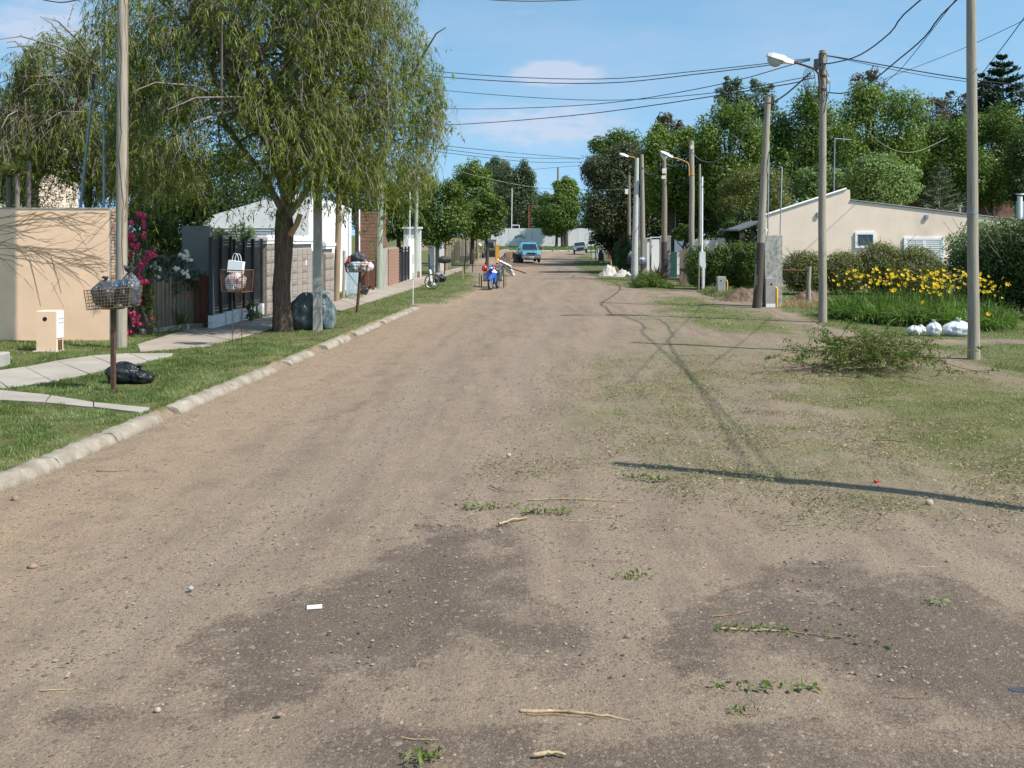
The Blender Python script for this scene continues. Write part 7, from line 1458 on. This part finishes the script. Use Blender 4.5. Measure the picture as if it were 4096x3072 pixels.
ctree('feathery mid green tree behind the leaning pole', 2850, 3200, 640, 945, 56.5, 'leafolive', 17000, .14, seed=139, lobes=10, asp=.35, tr=.2, upw=.5)
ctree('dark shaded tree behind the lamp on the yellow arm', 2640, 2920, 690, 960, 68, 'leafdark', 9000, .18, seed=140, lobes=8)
ctree('dark low tree between the gate wall and the beige house', 2880, 3080, 820, 1000, 54, 'leafdark', 6500, .15, seed=141, lobes=7, tr=.12)
ctree('low feathery tree above the white gate wall', 2680, 2800, 885, 975, 58, 'leafmid', 3600, .12, seed=142, lobes=6, tr=.1, asp=.35)
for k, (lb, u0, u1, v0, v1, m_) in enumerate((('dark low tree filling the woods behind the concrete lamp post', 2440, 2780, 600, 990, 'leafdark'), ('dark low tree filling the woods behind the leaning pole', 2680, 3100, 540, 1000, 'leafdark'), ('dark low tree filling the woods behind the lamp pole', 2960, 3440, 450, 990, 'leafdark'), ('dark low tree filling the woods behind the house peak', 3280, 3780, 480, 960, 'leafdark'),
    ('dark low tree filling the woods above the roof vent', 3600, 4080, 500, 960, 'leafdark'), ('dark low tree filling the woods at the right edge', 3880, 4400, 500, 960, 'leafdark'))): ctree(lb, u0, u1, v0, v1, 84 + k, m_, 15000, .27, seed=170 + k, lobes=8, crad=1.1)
# pine at the right edge: tiers of needle tufts
def conifer(label, u, v0, v1, wid, Y, m, tiers, n, leaf, seed, tr=.2, name='pine_tree', taper=1.0, gap=.0):
    R_ = random.Random(seed); G_ = np.random.default_rng(seed); x = XU(u, Y); zt, zb = ZV(v0, Y), ZV(v1, Y); root = thing(name, label, 'tree', (x, Y, 0)); o = MB(); o.tube([(0, 0, 0), (.1, 0, zt * .6), (0, 0, zt)], [tr, tr * .6, .03], 8); P, Nn = [], []
    for t in range(tiers):
        k = t / (tiers - 1); z_ = zb + (zt - zb) * k; R__ = wid * (1 - k) ** taper + wid * .12
        for j in range(8):
            a_ = R_.uniform(0, 6.283); L = R__ * R_.uniform(.65, 1.1); e = Vector((math.cos(a_) * L, math.sin(a_) * L, z_ + L * .25)); o.tube([(0, 0, z_ - .1), e], [.05, .015], 4, False)
            nn = int(n / (tiers * 8)); q = G_.uniform(.3, 1.05, nn); c = np.outer(q, np.array(e) - np.array([0, 0, z_ - .1])) + np.array([0, 0, z_ - .1]); c += G_.normal(0, 1, (nn, 3)) * np.array([.16, .16, .13]) * R__ * .55; P.append(c); Nn.append(G_.normal(0, 1, (nn, 3)) + [0, 0, .6])
    o.build('trunk', M['barkg'], root); P = np.vstack(P); V, Fc = leaves(P, np.vstack(Nn), G_.uniform(.6, 1.3, len(P)) * leaf, .3); np_mesh('crown', V, Fc, M[m], np.repeat(G_.uniform(0, 1, len(P)), 4), parent=root)
conifer('tall dark pine against the sky at the right edge', 4010, 228, 560, 3.0, 88, 'leafpine', 11, 9000, .42, 150, .25, taper=.75); conifer('dark pine branches beside the nearest pole, lower than the tall pine', 3925, 300, 560, 1.9, 92, 'leafpine', 8, 4200, .42, 151, taper=.7)
conifer('thin sparse conifer behind the roof of the beige house', 3757, 655, 850, 1.5, 62, 'leafgrey', 11, 2600, .16, 152, .07, 'conifer', 1.1)
M['leafdusk'] = leafmat('deep_green_leaves', [(.022, .045, .010), (.042, .078, .015), (.066, .11, .022), (.11, .155, .036)], .25)
# ---------------------------------------------------------------- hedges and beds on the right
def hedge(label, pts, h, th, n, leaf, m, seed, cat='hedge', name='hedge', asp=.5, crad=.32, hv=.15, upw=.3, twigs=0, fill=.3, mass=0):
    R_ = random.Random(seed); B = []; 
    for (a_, b_) in zip(pts[:-1], pts[1:]):
        L = math.dist(a_, b_); k = max(2, int(L / (th * .75)))
        for i in range(k):
            t = (i + .5) / k; hh = h * (1 + R_.uniform(-hv, hv)); B.append((a_[0] + (b_[0] - a_[0]) * t, a_[1] + (b_[1] - a_[1]) * t + R_.uniform(-.15, .15), hh * .48, th * .8, th * .7, hh * .52))
    root = thing(name, label, cat, (pts[0][0], pts[0][1], 0)); org = (pts[0][0], pts[0][1], 0)
    if twigs:
        o = MB(org)
        for k in range(twigs): b = R_.choice(B); t = R_.uniform(-1, 1); s = Vector((b[0], b[1], b[2] * .6)); e = Vector((b[0] + b[3] * 1.25 * t, b[1] - b[4] * R_.uniform(.3, 1.2), b[2] + b[5] * R_.uniform(.2, 1.2))); o.tube([s, s.lerp(e, .6) + Vector((0, 0, .15)), e], [.02, .012, .005], 4, False)
        o.build('twigs', M['barkg'], root)
    crown('leaves', root, org, B, n, leaf, M[m], asp, crad, seed, .5, .75, fill, upw)
    return root, B, org
hedge('olive green spreading hedge in front of the beige house', [(XU(3140, 43.5), 43.5), (XU(3450, 43.5), 43.5), (XU(3740, 43), 43)], 2.25, 1.5, 52000, .10, 'leafolive', 201, asp=.38, upw=.6, twigs=60, hv=.12)
hedge('drooping olive branches right before the white shutters', [(XU(3560, 42.5), 42.5), (XU(3800, 42.5), 42.5)], 1.5, 1.0, 10000, .10, 'leafolive', 202, asp=.32, upw=.6, twigs=16, name='bush', cat='bush')
hedge('dark green hedge with dry brown patches behind the short meter pillars', [(XU(2775, 47.5), 47.5), (XU(2920, 47.3), 47.3), (XU(3040, 46), 46)], 2.2, .95, 26000, .10, 'leafmid', 203, twigs=30, hv=.12)
hedge('bright topped climber over the weathered plank gate', [(XU(2752, 50.5), 50.5), (XU(2830, 50), 50)], 2.2, .6, 4800, .09, 'leafmid', 204, twigs=8, name='climbing_plant', cat='plant')
hedge('dark vine covered hedge left of the concrete lamp post', [(XU(2478, 70), 70), (XU(2530, 66.5), 66.5)], 2.3, .75, 8500, .11, 'leafdark', 205, hv=.2)
rt_, B, org = hedge('tall dense dark bush filling the right edge beside the lilies', [(XU(3880, 33.8), 33.8), (XU(4130, 31.8), 31.8), (XU(4420, 30.5), 30.5)], 3.2, 1.75, 60000, .09, 'leafdusk', 206, 'bush', 'bush', crad=.45, twigs=40, hv=.07)
bush('light topped shrub behind the tall dense bush', (XU(3960, 38), 38, 2.2), (2.3, 1, 1.1), 6000, .09, 'leaflight', 207)
# cut greenery heap and spiky plant
root = thing('cut_branch_heap', 'heap of freshly cut green branches beside the concrete lamp post', 'branch heap', (XU(2585, 50), 49.5, 0))
B = [(XU(2585, 50), 49.6, .25, .85, .6, .62), (XU(2545, 50), 49.2, .12, .5, .5, .4), (XU(2630, 50), 49.2, .12, .6, .5, .34), (XU(2660, 49), 48.8, .05, .5, .4, .22)]
crown('leaves', root, (XU(2585, 50), 49.5, 0), B, 9000, .10, M['leafmid'], .25, .22, 208, .5, .7, .3, .5)
sword('spiky_plant', 'bronze sword leaved plant in front of the white gate wall', XU(2630, 56), 56, 0, 130, .6, 1.25, .07, 'phormium', 209, droop=.35)
# branch pile in the foreground right
bx_, by_ = XU(3480, 19.6), 19.6
root = thing('branch_pile', 'loose pile of pruned leafy branches on the right verge before the white bags', 'branch pile', (bx_, by_, 0)); R0 = random.Random(77); bm_ = MB(); PL, NL = [], []
for k in range(240):
    a_ = R0.uniform(0, 6.283); L = R0.uniform(.3, 1.1); s = Vector((R0.gauss(0, .55), R0.gauss(0, .42), R0.uniform(.02, .32))); d = Vector((math.cos(a_) * R0.uniform(.6, 1), math.sin(a_) * .6, R0.uniform(-.1, .5))).normalized()
    hz = .62 * math.exp(-(s.x / .9) ** 2) ; s.z = min(s.z + hz * R0.uniform(0, .8), .6); p = s.copy(); pts = [p.copy()]
    for i in range(5): d = (d + Vector((R0.uniform(-.3, .3), R0.uniform(-.3, .3), R0.uniform(-.34, .18)))).normalized(); p = p + d * L / 5; p.z = max(p.z, .02); pts.append(p.copy())
    th_ = R0.uniform(.004, .009) if k > 10 else R0.uniform(.013, .02); bm_.tube(pts, [th_ * (1 - .7 * i / 5) for i in range(6)], 5, False)
    for j in range(int(L * 60)):
        t = R0.uniform(.15, 1) * 5; i = min(int(t), 4); c = pts[i].lerp(pts[i + 1], t - i) + Vector((R0.uniform(-.04, .04), R0.uniform(-.04, .04), R0.uniform(-.05, .03))); c.z = max(c.z, .015); PL.append(c); NL.append((R0.gauss(0, .8), R0.gauss(0, .8), R0.uniform(-.1, 1)))
bm_.tube([(-1.5, -.1, .03), (-.8, 0, .10), (-.1, -.05, .14), (.1, -.2, .22), (.18, -.1, .42)], .016, 6); bm_.tube([(-.1, .1, .5), (.15, .1, .75), (.22, .12, .84)], .016, 6); bm_.tube([(1.0, -.3, .3), (1.5, -.5, .12), (2.0, -.6, .03)], .009, 5)
bm_.build('branches', M['twig'], root); PL = np.array(PL); V, Fc = leaves(PL, np.array(NL), rng.uniform(.03, .08, len(PL)), .4); np_mesh('leaves', V, Fc, M['leafmid'], np.repeat(rng.uniform(.35, 1, len(PL)), 4), parent=root)
# yellow day lilies
bed = np.array([(10.1, 33), (9.9, 31.3), (10.7, 29.2), (12.0, 27.5), (13.0, 27.3), (13.8, 28.6), (14.1, 31), (14.1, 33.5)]); cen = bed.mean(0)
root = thing('daylily_bed', 'long bed of arching green leaves topped with yellow lilies', 'lily bed', (cen[0], cen[1], 0)); n_ = 13500
x = rng.uniform(9.8, 15.2, n_ * 2); y = rng.uniform(27, 33.6, n_ * 2); k = inside(x, y, bed); cl = np.round(x * 3.3 + .4 * np.sin(y * 5)) / 3.3; cly = np.round(y * 3.3 + .4 * np.sin(x * 4)) / 3.3; x = cl + rng.normal(0, .06, len(x)); y = cly + rng.normal(0, .06, len(y)); x, y = x[k][:n_], y[k][:n_]; n_ = len(x)
a_ = rng.uniform(0, 6.283, n_); e = rng.uniform(.75, 1.45, n_); D = np.stack([np.cos(a_) * np.cos(e), np.sin(a_) * np.cos(e), np.sin(e)], 1)
V, Fc, kk = ribbons(np.stack([x - cen[0], y - cen[1], np.zeros(n_)], 1), D, rng.uniform(.9, 1.5, n_) * (.85 + .4 * vn(x * 1.3, y * 1.3, 8)), rng.uniform(.02, .036, n_), rng.uniform(.35, 1.15, n_), 4, prof=[.9, 1, .85, .5]); np_mesh('leaves', V, Fc, M['strap'], np.repeat(np.clip(rng.uniform(0, 1, n_) * .7 + .3 * vn(x * 2, y * 2, 5), 0, 1), kk), parent=root)
sp = np.array([10.3, 27]); FP = []; st = MB(); 
while len(FP) < 280:
    xx, yy = rng.uniform(10.0, 15.0), rng.uniform(27.4, 33.3)
    if not inside(np.array([xx]), np.array([yy]), bed)[0]: continue
    hh = rng.uniform(.86, 1.42) + (yy - 29) * .02; ln = rng.normal(0, .1, 2); FP.append((xx + ln[0], yy + ln[1], hh)); st.tube([(xx - cen[0], yy - cen[1], 0), (xx - cen[0] + ln[0] * .4, yy - cen[1] + ln[1] * .4, hh * .6), (xx + ln[0] - cen[0], yy + ln[1] - cen[1], hh)], .005, 4, False)
FP.append((XU(3952, 26.9), 26.9, ZV(1258, 26.9))); FP.append((XU(3682, 28), 27.8, ZV(1212, 27.8)))
st.build('stalks', M['leafbright'], root)
def lily(seed):
    R_ = random.Random(seed); V = []; Fc = []; rv = []
    for k in range(6):
        a_ = 6.283 * k / 6; ca, sa = math.cos(a_), math.sin(a_); L = .085; w_ = .017; b = len(V)
        V += [(0, 0, 0), (ca * L * .35 - sa * w_, sa * L * .35 + ca * w_, .05), (ca * L * .35 + sa * w_, sa * L * .35 - ca * w_, .05), (ca * L * .8 - sa * w_ * .9, sa * L * .8 + ca * w_ * .9, .075), (ca * L * .8 + sa * w_ * .9, sa * L * .8 - ca * w_ * .9, .075), (ca * L * 1.1, sa * L * 1.1, .06)]
        Fc += [(b, b + 2, b + 1), (b + 1, b + 2, b + 4, b + 3), (b + 3, b + 4, b + 5)]; rv += [.2 + .3 * R_.random()] * 6
    return V, Fc, rv
def petal_mesh(name, V, Fc, rv): me = bpy.data.meshes.new(name); me.from_pydata(V, [], Fc); at = me.attributes.new('rnd', 'FLOAT', 'POINT'); at.data.foreach_set('value', rv); me.materials.append(M['petaly']); return me
lm_ = petal_mesh('flower', *lily(1)); bud = MB().tube([(0, 0, -.03), (0, 0, .0), (0, 0, .06), (0, 0, .10)], [.004, .010, .013, .003], 5); bmesh_ = bud.mesh('flower_bud'); at = bmesh_.attributes.new('rnd', 'FLOAT', 'POINT'); at.data.foreach_set('value', [.95] * len(bmesh_.vertices)); bmesh_.materials.append(M['petaly'])
for i, p in enumerate(FP):
    isb = i % 3 == 2 and i < 280; o = bpy.data.objects.new('flower_bud' if isb else 'flower', bmesh_ if isb else lm_); C.objects.link(o); o.parent = root; o.location = (p[0] - cen[0], p[1] - cen[1], p[2]); o.rotation_euler = (random.uniform(.2, 1.25), random.uniform(-.9, .9), random.uniform(-1, 1)); s = random.uniform(.45, .9); o.scale = (s, s, s)
# dry grass and tall weeds round the pillars
def tuft(name, label, x0, x1, y0, y1, n, h0, h1, wd, m, kind='stuff', cat='grass'):
    x = rng.uniform(x0, x1, n); y = rng.uniform(y0, y1, n); a_ = rng.uniform(0, 6.28, n); ln = rng.uniform(.1, .6, n); D = np.stack([np.cos(a_) * ln, np.sin(a_) * ln, np.ones(n)], 1); D /= np.linalg.norm(D, axis=1, keepdims=True); e = np.minimum(np.minimum(x - x0, x1 - x), np.minimum(y - y0, y1 - y)) / .5
    V, Fc, kk = ribbons(np.stack([x, y, np.zeros(n)], 1), D, rng.uniform(h0, h1, n) * np.clip(.35 + e, .3, 1), np.full(n, wd), rng.uniform(0, .5, n), 2); return props(np_mesh(name, V, Fc, M[m], np.repeat(rng.uniform(0, 1, n), kk), kind=kind), label, cat)
tuft('dry_grass', 'straw coloured grass between the meter pillar and the post', XU(3110, 36.5), XU(3250, 37.5), 35.6, 38.5, 2600, .12, .38, .012, 'straw')
tuft('tall_grass', 'tall weedy grass around the short meter pillars', XU(2790, 45), XU(3010, 41.5), 41.2, 45.5, 5200, .12, .42, .018, 'grass')
tuft('tall_grass', 'tall grass at the foot of the lily bed', 10.0, 15.5, 26.4, 28.2, 900, .06, .2, .014, 'grass'); tuft('tall_grass', 'weeds at the foot of the metal sheeting and fence post', XU(1350, 39), XU(1500, 41), 38.2, 41.5, 2200, .12, .38, .016, 'grass')
tuft('tall_grass', 'dark grass at the foot of the tall dense bush', 14.5, 19, 29.5, 32, 1600, .08, .3, .016, 'grass')
# ---------------------------------------------------------------- sticks, sprigs, stones on the road
def stick(name, label, pts, r, m, cat='stick', leaf=0, seed=0, lz=.03, lm='leafmid'):
    R_ = random.Random(seed); P = []
    for (u, v) in pts: x, y = G(u, v); P.append(Vector((x, y, r * .9 + .004)))
    Q = []
    for a_, b_ in zip(P[:-1], P[1:]):
        for k in range(4): Q.append(a_.lerp(b_, k / 4) + Vector((R_.uniform(-.006, .006), R_.uniform(-.008, .008), R_.uniform(0, .006))))
    Q.append(P[-1]); org = Q[0].copy(); org.z = 0
    root = thing(name, label, cat, org); MB(org).tube(Q, [r * (1 - .45 * i / len(Q)) * R_.uniform(.85, 1.15) for i in range(len(Q))], 7).build('stem', M[m], root)
    if leaf:
        PL, NL = [], []
        for k in range(leaf): q = R_.choice(Q); PL.append((q.x + R_.uniform(-.05, .05) - org.x, q.y + R_.uniform(-.06, .06) - org.y, R_.uniform(.008, .05))); NL.append((R_.gauss(0, .6), R_.gauss(0, .6) - .3, R_.uniform(.2, 1)))
        V, Fc = leaves(np.array(PL), np.array(NL), np.array([R_.uniform(.6, 1.3) * lz for _ in PL]), .5); np_mesh('leaves', V, Fc, M[lm], np.repeat(np.array([R_.uniform(.3, 1) for _ in PL]), 4), parent=root)
    return root
stick('fallen_stick', 'thick rough stick lying near the bottom of the picture', [(2080, 2855), (2240, 2857), (2400, 2872), (2520, 2892)], .011, 'twigpale'); stick('fallen_stick', 'rotten brown strip lying against the thick rough stick', [(2110, 2862), (2300, 2872), (2460, 2888)], .007, 'twig', seed=4)
stick('fallen_stick', 'pale stripped stick with green leaves at its left end', [(2886, 2523), (2990, 2526), (3127, 2530)], .009, 'twigpale', leaf=70, seed=5, lz=.035)
stick('fallen_stick', 'dark bent twig followed by scattered green leaves', [(2738, 2734), (2800, 2752), (2825, 2758), (2872, 2725)], .006, 'twig', seed=6); stick('leafy_sprig', 'curled leafy sprig right of the dark bent twig', [(2850, 2752), (2960, 2755), (3080, 2762), (3260, 2764)], .003, 'twig', 'sprig', 46, 7, .045)
stick('fallen_stick', 'long thin curved twig right of the pale stripped stick', [(3160, 2530), (3290, 2545), (3420, 2562), (3540, 2588)], .004, 'twig', leaf=16, seed=8, lz=.05); stick('fallen_stick', 'broken pale wood chunk at the bottom edge', [(2135, 3030), (2190, 3020), (2262, 3030)], .013, 'twigpale', seed=9)
stick('fallen_stick', 'slanting brown twig above the pale stripped stick', [(2844, 2472), (2930, 2462), (3002, 2446)], .005, 'twig', seed=10); stick('fallen_stick', 'bent pale stick left of centre with a forked end', [(1995, 2104), (2040, 2088), (2109, 2076)], .014, 'twigpale', seed=11)
stick('fallen_stick', 'very long thin stem lying across the middle of the road', [(2110, 2002), (2280, 1998), (2420, 2003), (2552, 2004)], .007, 'twigpale', leaf=10, seed=12); stick('fallen_stick', 'short brown stick above the very long thin stem', [(1958, 1946), (2010, 1965), (2080, 1968)], .006, 'twig', seed=13)
stick('leafy_sprig', 'green sprig left of the centre of the road', [(1845, 2036), (1930, 2032), (2055, 2028)], .005, 'twig', 'sprig', 60, 14, .045); stick('leafy_sprig', 'green sprig just right of the first one near the centre', [(2086, 2050), (2160, 2056), (2262, 2052)], .005, 'twig', 'sprig', 60, 15, .045)
stick('leafy_sprig', 'green sprig below the dark pole shadow', [(2500, 1905), (2590, 1918), (2685, 1920)], .005, 'twig', 'sprig', 60, 16, .05); stick('leafy_sprig', 'dark leafy sprig at the bottom edge left of centre', [(1640, 3056), (1700, 3040), (1760, 3030)], .003, 'twig', 'sprig', 60, 17, .035)
stick('leafy_sprig', 'pale green feathery sprig at the lower right', [(3708, 2412), (3740, 2420), (3782, 2424)], .003, 'twig', 'sprig', 40, 18, .03, 'leaflight'); stick('leafy_sprig', 'small green sprig right of the thick rough stick', [(2940, 2850), (2980, 2858), (3015, 2856)], .003, 'twig', 'sprig', 26, 19, .03)
stick('leafy_sprig', 'small green sprig in the right half below the shadow', [(2480, 2310), (2530, 2312), (2580, 2306)], .004, 'twig', 'sprig', 30, 20, .04); stick('fallen_stick', 'thin twig left of the dark wet patch', [(160, 2768), (260, 2762), (340, 2758)], .004, 'twigpale', seed=21); stick('fallen_stick', 'curved thin twig on the left of the road', [(385, 1884), (440, 1888), (520, 1882)], .006, 'twig', seed=22)
stick('fallen_stick', 'long faint twig at the lower left of centre', [(1600, 2956), (1700, 2962), (1760, 2966)], .003, 'twigpale', seed=23); stick('fallen_stick', 'straight brown stick at the right under the lawn edge', [(3490, 1763), (3560, 1764), (3612, 1771)], .012, 'twig', leaf=8, seed=24, lz=.06)
for k, (u, v, L, lb) in enumerate(((2620, 1985, 190, 'thin dry twig just right of the centre sprigs'), (2250, 2085, 260, 'straight thin twig running right below the two centre sprigs'), (3050, 1965, 330, 'long thin twig below the middle of the dark pole shadow'), (3420, 2050, 300, 'thin twig below the right end of the dark pole shadow'),
    (2900, 2160, 200, 'thin twig on bare dirt right of centre'), (3650, 2268, 170, 'thin reddish twig at the right side of the road'), (2300, 2245, 230, 'thin pale twig left of the small green sprig'), (3010, 1790, 260, 'thin twig among trampled leaves above the dark pole shadow'), (3580, 2790, 140, 'pale thin twig at the lower right beside the wet dirt'), (2560, 2840, 150, 'thin forked twig right of the thick rough stick'))):
    stick('fallen_twig', lb, [(u, v), (u + L * .5, v + random.uniform(-6, 6)), (u + L, v + random.uniform(-12, 12))], .0035, ('twig', 'twigpale')[k % 2], 'twig', 0, 100 + k)
def rock(label, u, v, r, m, seed, z=.5): x, y = G(u, v); return props(MB().sph((0, 0, r * z * .6), (r, r * .8, r * z), 9, 6, .12, seed).build('stone', M[m], None, (x, y, 0)), label, 'stone')
rock('reddish brown stone at the left edge of the road', 60, 2000, .038, 'stone', 1, .8); rock('flat brown stone further down the left edge', 130, 2268, .042, 'stone', 2, .45); rock('white stone at the lower left', 630, 2845, .019, 'stonew', 3, .8); rock('brown pebble left of the thick rough stick', 1115, 2860, .022, 'stone', 4, .5)
rock('shiny grey pebble left of the paper scrap', 762, 2358, .024, 'greywall', 5, .8); rock('round tan stone in the middle of the road', 2035, 1825, .03, 'stonew', 6, .9); rock('brown stone right of centre near the pale stick', 2508, 2548, .018, 'stone', 7, .9); rock('tan stone on the pole shadow at the right', 3718, 2018, .040, 'stonew', 8, .9)
x_, y_ = G(1258, 2430); props(MB().bev((0, 0, .008), (.105, .05, .012), .003, .2).build('scrap', M['paper'], None, (x_, y_, 0)), 'flat white scrap lying on the wet dark patch', 'scrap')
x_, y_ = G(3506, 1930); props(MB().box((0, 0, .02), (.05, .03, .02), .5, .3).build('red_scrap', M['red'], None, (x_, y_, 0)), 'small red scrap of litter on the trampled leaves', 'scrap')
# puddle, lower right
pm, t_, b_ = newmat('puddle_water'); b_.inputs['Base Color'].default_value = (.05, .045, .04, 1); b_.inputs['Roughness'].default_value = .04; b_.inputs['Specular IOR Level'].default_value = .9
pp = [G(4185 + 150 * math.cos(t) * (1 + .12 * math.sin(3 * t)) + 18 * math.sin(5 * t), 2758 + 17 * math.sin(t) * (1 + .25 * math.cos(4 * t))) for t in np.linspace(0, 6.1, 30)]; cx_, cy_ = pp[0]
o = MB(); o.add([(x - cx_, y - cy_, 0) for x, y in pp], [tuple(range(len(pp)))]); o = o.build('puddle', pm, None, (cx_, cy_, float(gz(*pp[2])) + .003)); o['kind'] = 'structure'
